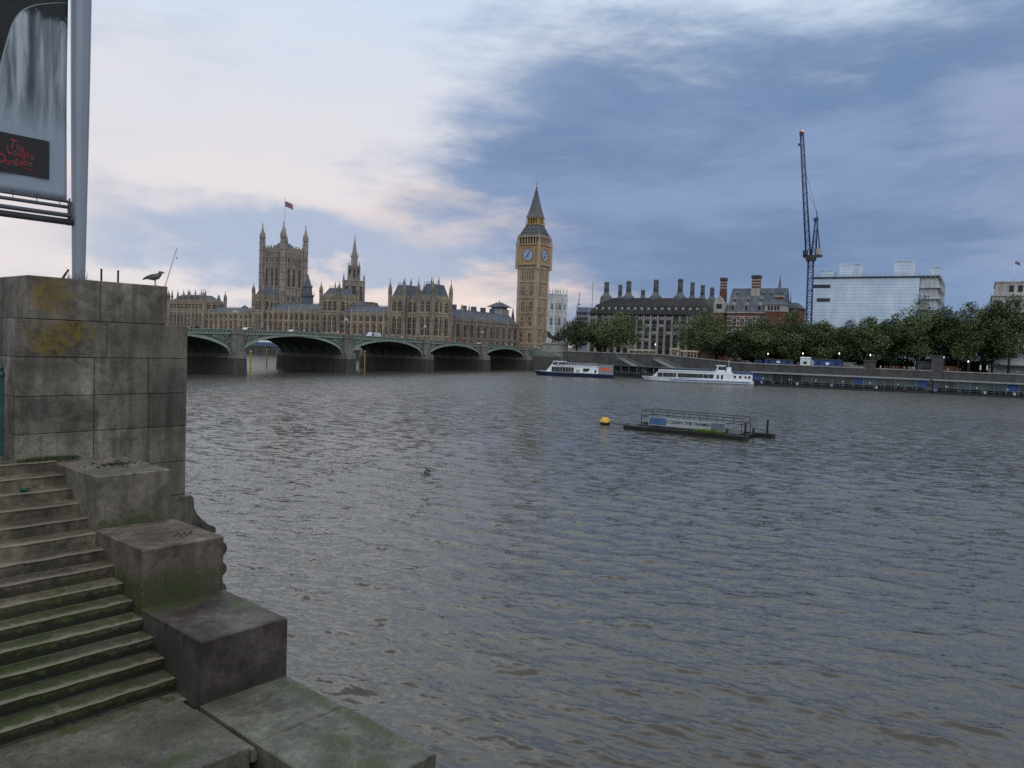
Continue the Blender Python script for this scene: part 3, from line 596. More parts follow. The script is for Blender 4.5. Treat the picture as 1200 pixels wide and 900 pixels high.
def mast_and_banner():
    t = thing('banner_mast', (4.92, 13.3, 10.81), 'tall grey tapering steel mast with crossbars standing on the pier', 'mast')
    prof = [(0.088, -0.2), (0.093, 0.0), (0.108, 1.0), (0.122, 2.0), (0.136, 3.2), (0.148, 4.6), (0.155, 6.5), (0.150, 9), (0.12, 12), (0.06, 15), (0, 15.1)]
    mb = MB(); mb.lathe(0, 0, prof, 28); mb.build('post', flat('mast_grey_paint', (0.25, 0.285, 0.345), 0.35, 0.1, var=0.08, scale=0.6), t)
    mb = MB(); mb.lathe(-3.25, 0, prof, 28); mb.build('post', bpy.data.materials['mast_grey_paint'], t)
    y = -0.02
    mst = flat('banner_frame_paint', (0.10, 0.115, 0.14), 0.45, 0.2, var=0.1)
    mb = MB(); mb.tube([(-3.2, y, 0.90), (-0.10, y, 0.90)], 0.05, 12); mb.build('crossbar', M['char'], t)
    mb = MB(); mb.tube([(-3.2, y - 0.05, 0.995), (-0.14, y - 0.05, 0.995)], 0.035, 10); mb.build('crossbar', mst, t)
    mb = MB(); mb.tube([(-3.2, y, 1.13), (-0.14, y, 1.13)], 0.028, 10); mb.build('crossbar', mst, t)
    mb = MB(); mb.box(-0.17, -0.13, y - 0.03, y + 0.03, 0.85, 1.22); mb.cyl(-0.15, y, 1.22, 1.27, 0.013, n=8); mb.build('bracket', M['char'], t)
    for k in range(7):
        mb = MB(); mb.tube([(-0.29 - k * 0.32, y, 1.15), (-0.29 - k * 0.32, y, 1.27)], 0.006, 5); mb.build('tie', M['char'], t)
    for zz in (6.3,): mb = MB(); mb.tube([(-3.2, y, zz), (-0.1, y, zz)], 0.045, 10); mb.build('crossbar', mst, t)
    # banner
    m, nt, b = newmat('banner_print'); g = G(nt); tc = g.co('Object'); sp = g.n('ShaderNodeSeparateXYZ'); g.lk(tc, sp.inputs[0]); X, Z = sp.outputs[0], sp.outputs[2]
    mp = g.n('ShaderNodeMapping'); g.lk(tc, mp.inputs[0]); mp.inputs['Scale'].default_value = (5.5, 1, 0.55)
    fold = g.noise(mp.outputs[0], 1.2, 5, 0.55, 0.5)
    col = g.mix(g.ss(fold, 0.30, 0.70), (0.20, 0.25, 0.30), (0.66, 0.72, 0.78))
    # one long printed dark fold and a pale lower hem
    d1 = g.math('ABSOLUTE', g.math('SUBTRACT', X, g.math('ADD', -0.66, g.math('MULTIPLY', g.math('SUBTRACT', fold, 0.5), 0.12))))
    col = g.mix(g.math('MULTIPLY', g.math('MULTIPLY', g.ss(d1, 0.10, 0.01), g.ss(Z, 1.1, 1.7)), 0.75), col, (0.08, 0.10, 0.125))
    col = g.mix(g.ss(Z, 1.55, 0.75), col, (0.47, 0.54, 0.62))
    # dark ragged printed area at the top and beyond the curved white line
    rag = g.noise(tc, 9, 6, 0.7)
    col = g.mix(g.ss(g.math('ADD', Z, g.math('MULTIPLY', g.math('SUBTRACT', rag, 0.5), 0.55)), 2.62, 2.78), col, g.mix(rag, (0.01, 0.012, 0.016), (0.09, 0.10, 0.12)))
    zz_ = g.math('SUBTRACT', Z, 1.83); curve = g.math('SUBTRACT', X, g.math('ADD', g.math('ADD', -1.07, g.math('MULTIPLY', zz_, 0.22)), g.math('MULTIPLY', g.math('POWER', g.math('MAXIMUM', g.math('DIVIDE', zz_, 0.9), 0.0), 6.0), 0.12)))
    col = g.mix(g.ss(curve, 0.012, -0.012), col, g.mix(rag, (0.008, 0.01, 0.014), (0.10, 0.11, 0.13)))
    wl = g.ss(g.math('ABSOLUTE', curve), 0.014, 0.008)
    col = g.mix(wl, col, (0.50, 0.53, 0.56))
    g.lk(col, b.inputs['Base Color']); b.inputs['Roughness'].default_value = 0.7
    # light comes through the thin cloth
    tr = g.n('ShaderNodeBsdfTranslucent'); g.lk(col, tr.inputs[0]); mx = g.n('ShaderNodeMixShader'); mx.inputs[0].default_value = 0.5
    out = [n for n in nt.nodes if n.type == 'OUTPUT_MATERIAL'][0]; g.lk(b.outputs[0], mx.inputs[1]); g.lk(tr.outputs[0], mx.inputs[2]); g.lk(mx.outputs[0], out.inputs[0])
    t = thing('banner', (4.90, 13.3, 12.05), 'large grey fabric advertising banner with folded cloak print hung beside the mast', 'banner')
    mb = MB(); nx, nz = 40, 50; x0, x1, z0, z1 = -2.3, -0.17, 0.0, 4.95
    vs = []
    for i in range(nz + 1):
        for j in range(nx + 1):
            x = x0 + (x1 - x0) * j / nx; z = z0 + (z1 - z0) * i / nz
            vs.append((x, 0.012 * math.sin(x * 4 + z * 1.2) + 0.008 * math.sin(x * 9 - z * 2) + 0.0, z))
    fs = [(i * (nx + 1) + j, i * (nx + 1) + j + 1, (i + 1) * (nx + 1) + j + 1, (i + 1) * (nx + 1) + j) for i in range(nz) for j in range(nx)]
    mb.add(vs, fs, 0, True); o = mb.build('cloth', m, t); sd_ = o.modifiers.new('thickness', 'SOLIDIFY'); sd_.thickness = 0.003
    mb = MB(); mb.tube([(x0, 0.0, -0.02), (x1 + 0.02, 0.0, -0.02)], 0.024, 8); mb.build('hem_bar', mst, t)
    lg = MB(); lg.box(-1.42, -0.425, -0.033, -0.027, 0.27, 0.845); pan = lg.build('logo_panel', flat('banner_black_print', (0.010, 0.010, 0.014), 0.6, var=0.1), t)
    rm = flat('banner_red_ink', (0.42, 0.03, 0.028), 0.6, var=0.1)
    def word(txt, x, z, size, step, seed):
        r = random.Random(seed); mb = MB(); xx = x
        for i, ch in enumerate(txt):
            cu = bpy.data.curves.new('letter', 'FONT'); cu.body = ch; cu.size = size * (1.25 if ch.isupper() else 1.0); cu.offset = -0.001; cu.resolution_u = 3
            ob = bpy.data.objects.new('letter', cu); COL.objects.link(ob)
            dg = bpy.context.evaluated_depsgraph_get(); me = bpy.data.meshes.new_from_object(ob.evaluated_get(dg)); bpy.data.objects.remove(ob)
            a = r.uniform(-0.24, 0.20); dz = r.uniform(-0.024, 0.024); wd = max(v.co.x for v in me.vertices)
            sx = 0.92; ty = 1.25
            vs = [(xx + (v.co.x * math.cos(a) - v.co.y * ty * math.sin(a)) * sx, -0.0345, z + dz + v.co.x * math.sin(a) + v.co.y * ty * math.cos(a)) for v in me.vertices]
            mb.add(vs, [list(p.vertices) for p in me.polygons]); xx += wd * sx + step
            if r.random() < 0.55: mb.add([(xx - wd * .5, -0.0346, z + dz + 0.01), (xx - wd * .4, -0.0346, z + dz + 0.01), (xx - wd * .47, -0.0346, z + dz - r.uniform(.02, .05))], [(0, 1, 2)])
        mb.build('lettering', rm, pan)
    word('The', -0.97, 0.625, 0.125, 0.012, 1); word('London', -0.99, 0.520, 0.115, 0.008, 2); word('Dungeon', -1.12, 0.405, 0.125, 0.008, 3)
    mb = MB(); mb.tube([(-0.76, -0.034, 0.375), (-0.68, -0.034, 0.36), (-0.62, -0.034, 0.375)], 0.006, 4); mb.build('lettering', rm, pan)
mast_and_banner()

def gull():
    # standing on the pier, facing along +x local (towards the river)
    t = thing('gull', (5.97, 12.95, 10.812), 'grey brown young gull standing on the front corner of the pier', 'bird', None, -0.75)
    me = bpy.data.meshes.new('gull_body')
    pts = [(-0.13, 0, 0.115), (-0.08, 0, 0.125), (-0.02, 0, 0.135), (0.045, 0, 0.155), (0.075, 0, 0.185), (0.092, 0, 0.215), (0.118, 0, 0.223)]
    rad = [(.018, .014), (.042, .036), (.056, .054), (.054, .050), (.037, .036), (.036, .034), (.022, .021)]
    mb = MB(); n = 14; rings = []
    for i, (p, (ry, rz)) in enumerate(zip(pts, rad)):
        a = Vector(pts[min(i + 1, len(pts) - 1)]) - Vector(pts[max(0, i - 1)]); a.normalize(); u = Vector((-a.z, 0, a.x))
        rings.append([tuple(Vector(p) + Vector((0, 1, 0)) * ry * math.cos(2 * math.pi * k / n) + u * rz * math.sin(2 * math.pi * k / n)) for k in range(n)])
    for A, B in zip(rings, rings[1:]): mb.loft(A, B, 0, False, True)
    mb.add(rings[0], [tuple(range(n))]); mb.add(rings[-1], [tuple(range(n))])
    mb.build('body', flat('gull_feathers', (0.13, 0.12, 0.11), 0.8, var=0.45, scale=30), t)
    fm = flat('gull_wing_feathers', (0.055, 0.05, 0.045), 0.8, var=0.5, scale=40)
    for s in (1, -1):
        mb = MB(); mb.loft([(0.04, s * 0.045, 0.185), (0.05, s * 0.052, 0.15), (-0.02, s * 0.060, 0.115), (-0.12, s * 0.035, 0.105), (-0.195, s * 0.012, 0.098), (-0.12, s * 0.030, 0.150), (-0.03, s * 0.045, 0.182)],
                           [(0.04, s * 0.030, 0.185), (0.05, s * 0.035, 0.15), (-0.02, s * 0.040, 0.115), (-0.12, s * 0.020, 0.105), (-0.195, s * 0.005, 0.098), (-0.12, s * 0.012, 0.150), (-0.03, s * 0.03, 0.186)])
        mb.build('wing', fm, t)
        mb = MB(); mb.tube([(0.005, s * 0.02, 0.095), (0.012, s * 0.02, 0.05), (0.006, s * 0.02, 0.004)], [0.008, 0.0045, 0.0045], 6)
        for a in (-0.5, 0, 0.5): mb.tube([(0.006, s * 0.02, 0.005), (0.006 + 0.036 * math.cos(a), s * 0.02 + 0.036 * math.sin(a), 0.003)], [0.004, 0.0025], 5)
        mb.build('leg', flat('gull_leg', (0.25, 0.16, 0.13), 0.6), t)
    mb = MB(); mb.loft([(-0.12, -0.02, 0.108), (-0.12, 0.02, 0.108), (-0.12, 0.02, 0.122), (-0.12, -0.02, 0.122)], [(-0.185, -0.028, 0.085), (-0.185, 0.028, 0.085), (-0.185, 0.028, 0.090), (-0.185, -0.028, 0.090)]); mb.build('tail', M['black'], t)
    mb = MB(); mb.tube([(0.122, 0, 0.222), (0.148, 0, 0.217), (0.162, 0, 0.208)], [0.011, 0.008, 0.003], 7); mb.build('beak', M['black'], t)
    for s in (1, -1): mb = MB(); mb.ball((0.112, s * 0.018, 0.228), 0.004, 6); mb.build('eye', M['black'], t)
gull()
# ------------------------------------------------------------------ far bank: bridge
BANKLOC = lambda s, w, z=0.0: P(s, w, z)
def ztop(u): return 11.6 - 2.1 * min(abs((126 - u) / 126), 1.15) ** 1.3
PIERS = [0, 32, 67, 104.7, 144.3, 184.5, 220, 252]
def bridge():
    t = bank('road_bridge', 0, 0, 0, 'long green arched road bridge on stone piers crossing the river to the clock tower', 'bridge')
    hp = 1.55
    for k, (a, b) in enumerate(zip(PIERS, PIERS[1:])):
        u0, u1 = a + hp, b - hp; um = (u0 + u1) / 2; zc = ztop(um) - 1.45; zs = 4.9; n = 36
        us = [u0 + (u1 - u0) * i / n for i in range(n + 1)]
        za = [zs + (zc - zs) * math.sqrt(max(0, 1 - ((u - um) / (um - u0)) ** 2)) for u in us]
        # deck and soffit with ribs
        mb = MB()
        for i in range(n):
            A = [(-0.45, -us[i], za[i] + 0.45), (-25.5, -us[i], za[i] + 0.45), (-25.5, -us[i], ztop(us[i]) - 0.95), (-0.45, -us[i], ztop(us[i]) - 0.95)]
            B = [(-0.45, -us[i + 1], za[i + 1] + 0.45), (-25.5, -us[i + 1], za[i + 1] + 0.45), (-25.5, -us[i + 1], ztop(us[i + 1]) - 0.95), (-0.45, -us[i + 1], ztop(us[i + 1]) - 0.95)]
            mb.loft(A, B, 0, False)
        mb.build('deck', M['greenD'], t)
        for s in (-0.15, -4.5, -8.7, -13, -17.2, -21.4, -25.4):
            mb = MB(); wd = 0.42
            for i in range(n):
                A = [(s + d, -us[i], za[i] + h) for d, h in ((wd * .5, 0), (-wd * .5, 0), (-wd * .5, 0.62), (wd * .5, 0.62))]
                B = [(s + d, -us[i + 1], za[i + 1] + h) for d, h in ((wd * .5, 0), (-wd * .5, 0), (-wd * .5, 0.62), (wd * .5, 0.62))]
                mb.loft(A, B, 0, i in (0, n - 1))
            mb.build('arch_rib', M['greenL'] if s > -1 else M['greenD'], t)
        # spandrel
        for s0, s1 in ((-25.4, -25.2), (-0.42, -0.22)):
            mb = MB()
            for i in range(n):
                mb.loft([(s0, -us[i], za[i] + 0.5), (s1, -us[i], za[i] + 0.5), (s1, -us[i], ztop(us[i]) - 1.0), (s0, -us[i], ztop(us[i]) - 1.0)],
                        [(s0, -us[i + 1], za[i + 1] + 0.5), (s1, -us[i + 1], za[i + 1] + 0.5), (s1, -us[i + 1], ztop(us[i + 1]) - 1.0), (s0, -us[i + 1], ztop(us[i + 1]) - 1.0)], 0, True)
            sp = mb.build('spandrel', M['green'], t)
        # pierced tracery: dark panel with pale rings
        pn = MB(); rg = MB()
        for sgn in (1, -1):
            base = u0 if sgn > 0 else u1
            def zz(d): 
                u = base + sgn * d; return zs + (zc - zs) * math.sqrt(max(0, 1 - ((u - um) / (um - u0)) ** 2)) + 0.95
            L_ = (um - u0) * 0.42; top = lambda d: ztop(base + sgn * d) - 1.45
            ds = [0.35 + (L_ - 0.35) * i / 8 for i in range(9)]
            for d0, d1 in zip(ds, ds[1:]):
                if top(d1) > zz(d1) + 0.05:
                    pn.loft([(-0.21, -(base + sgn * d0), zz(d0)), (-0.21, -(base + sgn * d1), zz(d1)), (-0.21, -(base + sgn * d1), top(d1)), (-0.21, -(base + sgn * d0), top(d0))],
                            [(-0.15, -(base + sgn * d0), zz(d0)), (-0.15, -(base + sgn * d1), zz(d1)), (-0.15, -(base + sgn * d1), top(d1)), (-0.15, -(base + sgn * d0), top(d0))])
            d = 0.45
            for q in range(5):
                g = top(d + 0.7) - zz(d + 0.7); r = min(1.25, g * 0.42)
                if r < 0.22: break
                c = base + sgn * (d + r); z = top(d + r) - r - 0.02
                pts = [(-0.10, -(c + r * math.cos(x)), z + r * math.sin(x)) for x in [2 * math.pi * i / 14 for i in range(15)]]
                rg.tube(pts, 0.11, 5); rg.tube([(-0.10, -(c - r), z), (-0.10, -(c + r), z)], 0.08, 4); rg.tube([(-0.10, -c, z - r), (-0.10, -c, z + r)], 0.08, 4); d += 2 * r + 0.15
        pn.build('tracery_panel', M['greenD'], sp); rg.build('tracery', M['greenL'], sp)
        # parapet, cornice
        nn = 16
        for s in (-25.9, 0.05):
            m2 = MB(); m3 = MB(); m5 = MB()
            for i in range(nn):
                a1 = a + (b - a) * i / nn; b1 = a + (b - a) * (i + 1) / nn
                m2.loft([(s, -a1, ztop(a1) - 1.02), (s - 0.28, -a1, ztop(a1) - 1.02), (s - 0.28, -a1, ztop(a1) - 0.12), (s, -a1, ztop(a1) - 0.12)], [(s, -b1, ztop(b1) - 1.02), (s - 0.28, -b1, ztop(b1) - 1.02), (s - 0.28, -b1, ztop(b1) - 0.12), (s, -b1, ztop(b1) - 0.12)], 0, True)
                for z0, z1, o, mm in ((-0.12, 0.0, 0.08, m3), (-1.22, -1.02, 0.22, m5)):
                    mm.loft([(s + o, -a1, ztop(a1) + z0), (s - 0.28 - o, -a1, ztop(a1) + z0), (s - 0.28 - o, -a1, ztop(a1) + z1), (s + o, -a1, ztop(a1) + z1)], [(s + o, -b1, ztop(b1) + z0), (s - 0.28 - o, -b1, ztop(b1) + z0), (s - 0.28 - o, -b1, ztop(b1) + z1), (s + o, -b1, ztop(b1) + z1)], 0, True)
            if s > 0:
                u = a + 1.6
                while u < b - 1.6:
                    m2.box(0.052, 0.075, -u - 0.28, -u + 0.28, ztop(u) - 0.85, ztop(u) - 0.3, 1); u += 0.95
            pp = m2.build('parapet', [M['green'], M['greenD']], t); m3.build('coping', M['greenL'], pp); m5.build('cornice', M['greenL'], pp)
    for k, u in enumerate(PIERS):
        zt = ztop(u); mb = MB(); hp2 = 1.5
        poly = lambda e: [(2.6 + e, 0.9), (2.6 + e, -0.9), (1.3 + e, -hp2 - e), (-27 - e, -hp2 - e), (-28.4 - e, -0.9), (-28.4 - e, 0.9), (-27 - e, hp2 + e), (1.3 + e, hp2 + e)]
        mb.loft([(x, -u + y * 1.1, -3) for x, y in poly(0.5)], [(x, -u + y, 4.2) for x, y in poly(0.22)], 0)
        o = mb.build('pier', M['wetstone'], t)
        mb = MB(); mb.prism([(x, -u + y) for x, y in poly(0.28)], 4.2, 4.75); mb.prism([(x, -u + y) for x, y in poly(0.0)], 4.75, 5.9)
        mb.build('impost', M['pierstone'], o)
        mb = MB(); q = [(1.4, 1.0), (1.4, -1.0), (0.7, -1.75), (-0.5, -1.75), (-0.5, 1.75), (0.7, 1.75)]
        mb.prism([(x, -u + y) for x, y in q], 5.9, zt - 1.25); mb.prism([(x * 1.12, -u + y * 1.1) for x, y in q], zt - 1.25, zt - 0.95); mb.prism([(x, -u + y) for x, y in q], zt - 0.95, zt + 0.12)
        mb.build('pier_turret', M['pierstone'], o); mb = MB(); mb.box(-26.6, -24.8, -u - 1.6, -u + 1.6, 5.9, zt); mb.build('pier_turret', M['pierstone'], o)
    mb = MB()
    for i in range(60):
        a1 = 252 * i / 60 - 20; b1 = 252 * (i + 1) / 60 - 20
        mb.loft([(-0.3, -a1, ztop(a1) - 1.3), (-25.6, -a1, ztop(a1) - 1.3), (-25.6, -a1, ztop(a1) - 0.94), (-0.3, -a1, ztop(a1) - 0.94)], [(-0.3, -b1, ztop(b1) - 1.3), (-25.6, -b1, ztop(b1) - 1.3), (-25.6, -b1, ztop(b1) - 0.94), (-0.3, -b1, ztop(b1) - 0.94)], 0, True)
    mb.build('roadway', M['asphalt'], t)
    # west abutment with the sloping stair parapet
    mb = MB(); mb.prism([(1.2, -1), (1.2, 18), (-27, 18), (-27, -1)], -2, 8.1); mb.build('abutment', M['wetstone'], t)
    mb = MB()
    mb.add([(1.6, 2, 4.2), (1.6, 18, 4.2), (1.6, 18, 8.6), (1.6, 2, 8.9), (1.2, 2, 4.2), (1.2, 18, 4.2), (1.2, 18, 8.6), (1.2, 2, 8.9)], [(0, 1, 2, 3), (7, 6, 5, 4), (0, 4, 5, 1), (1, 5, 6, 2), (2, 6, 7, 3), (3, 7, 4, 0)]); mb.build('wing_wall', M['green'], t)
    mb = MB(); mb.loft([(1.7, 2, 8.8), (1.0, 2, 8.8), (1.0, 2, 9.2), (1.7, 2, 9.2)], [(1.7, 18, 8.2), (1.0, 18, 8.2), (1.0, 18, 8.6), (1.7, 18, 8.6)]); mb.build('cornice', M['greenL'], t)
    st = bank('stone_stairs', 0, 0, 0, 'stone stair with sloping parapet descending from the bridge end to the embankment', 'stairs')
    mb = MB()
    for k in range(18): mb.box(2.0 + k * 0.8, 2.85 + k * 0.8, 3.2, 7.5, 3.0, 9.0 - k * 0.22)
    mb.build('step', M['quay'], st)
    mb = MB(); mb.loft([(1.8, 3.0, 3.0), (1.8, 2.6, 3.0), (1.8, 2.6, 9.7), (1.8, 3.0, 9.7)], [(17, 3.0, 3.0), (17, 2.6, 3.0), (17, 2.6, 5.6), (17, 3.0, 5.6)]); mb.build('side_wall', M['green'], st)
    mb = MB(); mb.loft([(1.7, 3.1, 9.7), (1.7, 2.5, 9.7), (1.7, 2.5, 9.95), (1.7, 3.1, 9.95)], [(17.1, 3.1, 5.6), (17.1, 2.5, 5.6), (17.1, 2.5, 5.85), (17.1, 3.1, 5.85)]); mb.build('coping', M['greenL'], st)
bridge()
# ------------------------------------------------------------------ gothic kit
WC = {}
def winmesh(w, h, pointed=True, mull=2, trans=1, frame=None, glass=None):
    key = (round(w, 2), round(h, 2), pointed, mull, trans, frame.name if frame else '', glass.name if glass else '')
    if key in WC: return WC[key]
    mb = MB(); y = -0.04
    pr = [(-w / 2, 0), (w / 2, 0), (w / 2, h * 0.86), (0.25 * w, h * .96), (0, h), (-.25 * w, h * .96), (-w / 2, h * 0.86)] if pointed else [(-w / 2, 0), (w / 2, 0), (w / 2, h), (-w / 2, h)]
    mb.loft([(x, y, z) for x, z in pr], [(x, 0.05, z) for x, z in pr], 0)
    for i in range(mull):
        x = -w / 2 + w * (i + 1) / (mull + 1); mb.box(x - 0.07, x + 0.07, -0.16, -0.03, 0, h * 0.92, 1)
    for i in range(trans):
        z = h * (i + 1) / (trans + 1); mb.box(-w / 2, w / 2, -0.13, -0.03, z - 0.1, z + 0.1, 1)
    WC[key] = mb.mesh('window', [glass or M['pane'], frame or M['lime']]); return WC[key]
def pinnacle(mb, x, y, z, r, h, m=0, n=8):
    mb.cyl(x, y, z, z + h * 0.38, r, r * 0.95, n, m); mb.cyl(x, y, z + h * 0.38, z + h * 0.43, r * 1.35, r * 1.35, n, m)
    mb.cyl(x, y, z + h * 0.43, z + h * 0.60, r * 1.05, r * 0.72, n, m); mb.cyl(x, y, z + h * 0.60, z + h * 0.93, r * 0.72, 0.06, n, m); mb.cyl(x, y, z + h * 0.93, z + h, 0.12, 0.03, 5, m)
def ogee(mb, x, y, z, r, h, m=0):
    mb.lathe(x, y, [(r, z), (r * 1.08, z + h * .12), (r * 0.95, z + h * .25), (r * 0.55, z + h * .42), (r * .25, z + h * .6), (r * .12, z + h * .8), (r * .2, z + h * .84), (0.03, z + h)], 8, m, False)
def turret(z0, z1, r, cap, mat, parent, x, y, band=6.0, name='turret'):
    mb = MB(); mb.cyl(0, 0, z0, z1, r, r, 8)
    z = z1 - 0.3
    while z > z0 + 1: mb.cyl(0, 0, z - 0.18, z + 0.18, r * 1.13, r * 1.13, 8); z -= band
    for k in range(8):
        a = 2 * math.pi * k / 8; mb.box(r * .95 * math.cos(a) - .1, r * .95 * math.cos(a) + .1, r * .95 * math.sin(a) - .1, r * .95 * math.sin(a) + .1, z1, z1 + cap * 0.16)
    mb.cyl(0, 0, z1, z1 + cap * .2, r * 0.82, r * .8, 8); mb.cyl(0, 0, z1 + cap * .2, z1 + cap * .24, r * 1.12, r * 1.12, 8)
    ogee(mb, 0, 0, z1 + cap * .24, r * .92, cap * .76)
    return mb.build(name, mat, parent, (x, y, 0))
def facade(mb, x0, x1, y, z0, z1, bays, rows, butt=0.7, cren=True, front=-1, axis='x'):
    """buttresses, string courses and parapet of a gothic wall, front at y, along x"""
    bwid = (x1 - x0) / bays
    def bx(a0, a1, d0, d1, c0, c1):
        lo, hi = (y + front * d1, y + front * d0) if front < 0 else (y + d0, y + d1)
        if axis == 'x': mb.box(a0, a1, min(lo, hi), max(lo, hi), c0, c1)
        else: mb.box(min(lo, hi), max(lo, hi), a0, a1, c0, c1)
    for i in range(bays + 1):
        x = x0 + bwid * i; bx(x - 0.42, x + 0.42, 0, butt, z0, z1 + 0.3)
        if axis == 'x': pinnacle(mb, x, y + front * butt * .5, z1 + 0.3, 0.36, 3.0)
        else: pinnacle(mb, y + front * butt * .5, x, z1 + 0.3, 0.36, 3.0)
    for zz in rows: bx(x0, x1, 0, 0.28, zz - 0.2, zz + 0.2)
    bx(x0, x1, 0, 0.40, z1 - 0.35, z1)
    if cren:
        n = int((x1 - x0) / 1.5)
        for i in range(n):
            x = x0 + (x1 - x0) * (i + 0.25) / n; bx(x, x + 0.75, 0, 0.3, z1, z1 + 0.9)

def palace():
    t = bank('parliament_palace', 0, 0, 0, 'very long gothic stone palace with rows of windows and many pinnacles behind the bridge', 'palace')
    w0 = 17.4; y = w0
    def S(px, py): return bw(px, py, w0)[0]
    sN = bw(507.5, 390, w0)[0]
    nwin = [0]; rest = MB()
    def win(x, yy, z, w, h, rz=0.0, mull=2, trans=1, frame=None):
        if nwin[0] < 96:
            link('window', winmesh(w, h, True, mull, trans, frame or M['lime']), t, (x, yy, z), rz); nwin[0] += 1
        else:
            me = winmesh(w, h, True, mull, trans, frame or M['lime']); c, s_ = math.cos(rz), math.sin(rz)
            o = len(rest.v); rest.v += [(x + v.co.x * c - v.co.y * s_, yy + v.co.x * s_ + v.co.y * c, z + v.co.z) for v in me.vertices]
            for p in me.polygons: rest.f.append([i + o for i in p.vertices]); rest.m.append(p.material_index); rest.sm.append(False)
    def ridge_roof(x0, x1, ya, yb, z0, z1, name='roof'):
        mb = MB(); ym = (ya + yb) / 2
        mb.add([(x0, ya, z0), (x1, ya, z0), (x1, yb, z0), (x0, yb, z0), (x0 + 2, ym - 1.5, z1), (x1 - 2, ym - 1.5, z1), (x1 - 2, ym + 1.5, z1), (x0 + 2, ym + 1.5, z1)], [(0, 1, 5, 4), (1, 2, 6, 5), (2, 3, 7, 6), (3, 0, 4, 7), (4, 5, 6, 7)])
        n = int((x1 - x0) / 1.2)
        for i in range(n):
            x = x0 + 2 + (x1 - x0 - 4) * i / max(1, n - 1); mb.box(x - .08, x + .08, ym - 1.5, ym - 1.4, z1, z1 + 0.8)
        mb.box(x0 + 2, x1 - 2, ym - 1.5, ym - 1.42, z1 + .35, z1 + .45)
        return mb.build(name, M['slate'], t)
    # north pavilion (nearest): two corner towers with a lower middle
    a0 = S(458, 370); a1 = S(475, 370); b0 = S(491, 370); b1 = sN
    yb = bs(527, 390, sN)[0]; zc = 30.8; z2 = 23.3
    def pavtower(x0, x1, ya, yb_, zc, ztur, roofh, name):
        mb = MB(); mb.box(x0, x1, ya, yb_, 6, zc)
        for zz in (12.5, z2 - 1.0, z2 + 0.4, zc - 0.8, zc): mb.box(x0 - .3, x1 + .3, ya - .3, yb_ + .3, zz - .22, zz + .22)
        for i in range(int((x1 - x0) / 1.4)): mb.box(x0 + i * 1.4 + .2, x0 + i * 1.4 + .95, ya - .25, ya + .1, zc + .2, zc + 1.4)
        for i in range(int((yb_ - ya) / 1.4)): mb.box(x1 - .1, x1 + .25, ya + i * 1.4 + .2, ya + i * 1.4 + .95, zc + .2, zc + 1.4)
        nb = max(2, int((yb_ - ya) / 5))
        for f in [(i + 1) / (nb) for i in range(nb - 1)]: mb.box(x1 - .1, x1 + .5, ya + (yb_ - ya) * f - .35, ya + (yb_ - ya) * f + .35, 6, zc + 1)
        tw = mb.build('pavilion_tower', M['lime'], t)
        for xx, yy in ((x0, ya), (x1, ya), (x0, yb_), (x1, yb_)): turret(6, zc + 2.2, 0.95, ztur - zc - 2.2, M['limeD'], tw, xx, yy, 6.1)
        mb = MB(); i = 0.6; mx, my = (x0 + x1) / 2, (ya + yb_) / 2; fx, fy = (x1 - x0) * .25, (yb_ - ya) * .3
        mb.frust(x0 + i, x1 - i, ya + i, yb_ - i, zc + .3, mx - fx, mx + fx, my - fy, my + fy, zc + roofh)
        for q in range(7): mb.box(mx - fx + q * fx / 3 - .08, mx - fx + q * fx / 3 + .08, my - fy, my - fy + .1, zc + roofh, zc + roofh + 1.3)
        pinnacle(mb, mx - fx, my, zc + roofh - .2, .35, 4.0, 0); pinnacle(mb, mx + fx, my, zc + roofh - .2, .35, 4.0, 0)
        mb.build('roof', M['slate'], tw)
        for z, h in ((13.3, 8.4), (24.4, 4.8)):
            n = max(1, round((x1 - x0 - 1.6) / 3.6))
            for i in range(n): win(x0 + 1.2 + (x1 - x0 - 2.4) * (i + .5) / n, ya, z, min(2.5, (x1 - x0 - 2.4) / n * .72), h, 0, 2, 2)
            n = max(2, round((yb_ - ya - 2) / 4.6))
            for i in range(n): win(x1, ya + 1.2 + (yb_ - ya - 2.4) * (i + .5) / n, z, 2.4, h, math.pi / 2, 2, 2)
        return tw
    pavtower(a0, a1, y - 1, y + 14, zc, 40.2, 6.5, 'n1'); pavtower(b0, b1, y - 1, yb, zc, 40.5, 6.8, 'n2')
    mb = MB(); mb.box(a1, b0, y + .6, y + 14, 6, zc - 1.5); facade(mb, a1 + .9, b0 - .9, y + .6, 6, zc - 1.5, 2, (12.5, z2), .5); mb.build('pavilion_centre', M['lime'], t)
    for z, h in ((13.3, 8.4), (24.2, 4.4)):
        for i in range(2): win(a1 + .9 + (b0 - a1 - 1.8) * (i + .5) / 2, y + .6, z, 2.5, h, 0, 2, 2)
    ridge_roof(a1, b0, y + 1, y + 14, zc - 1.5, zc + 4)
    # north range running inland towards the clock tower
    e = bs(607, 390, sN - 2)[0]; xr = sN - 2.0
    mb = MB(); mb.box(xr - 14, xr, yb, e, 6, 21.6); facade(mb, yb + .6, e, xr, 6, 21.6, 11, (12.5, 19.6), .7, True, 1, 'y'); mb.build('north_range', M['limeD'], t)
    for z, h in ((7.4, 4.4), (13.2, 6.0)):
        for i in range(11): win(xr, yb + .6 + (e - yb - .6) * (i + .5) / 11, z, 2.6, h, math.pi / 2, 2, 1, M['limeD'])
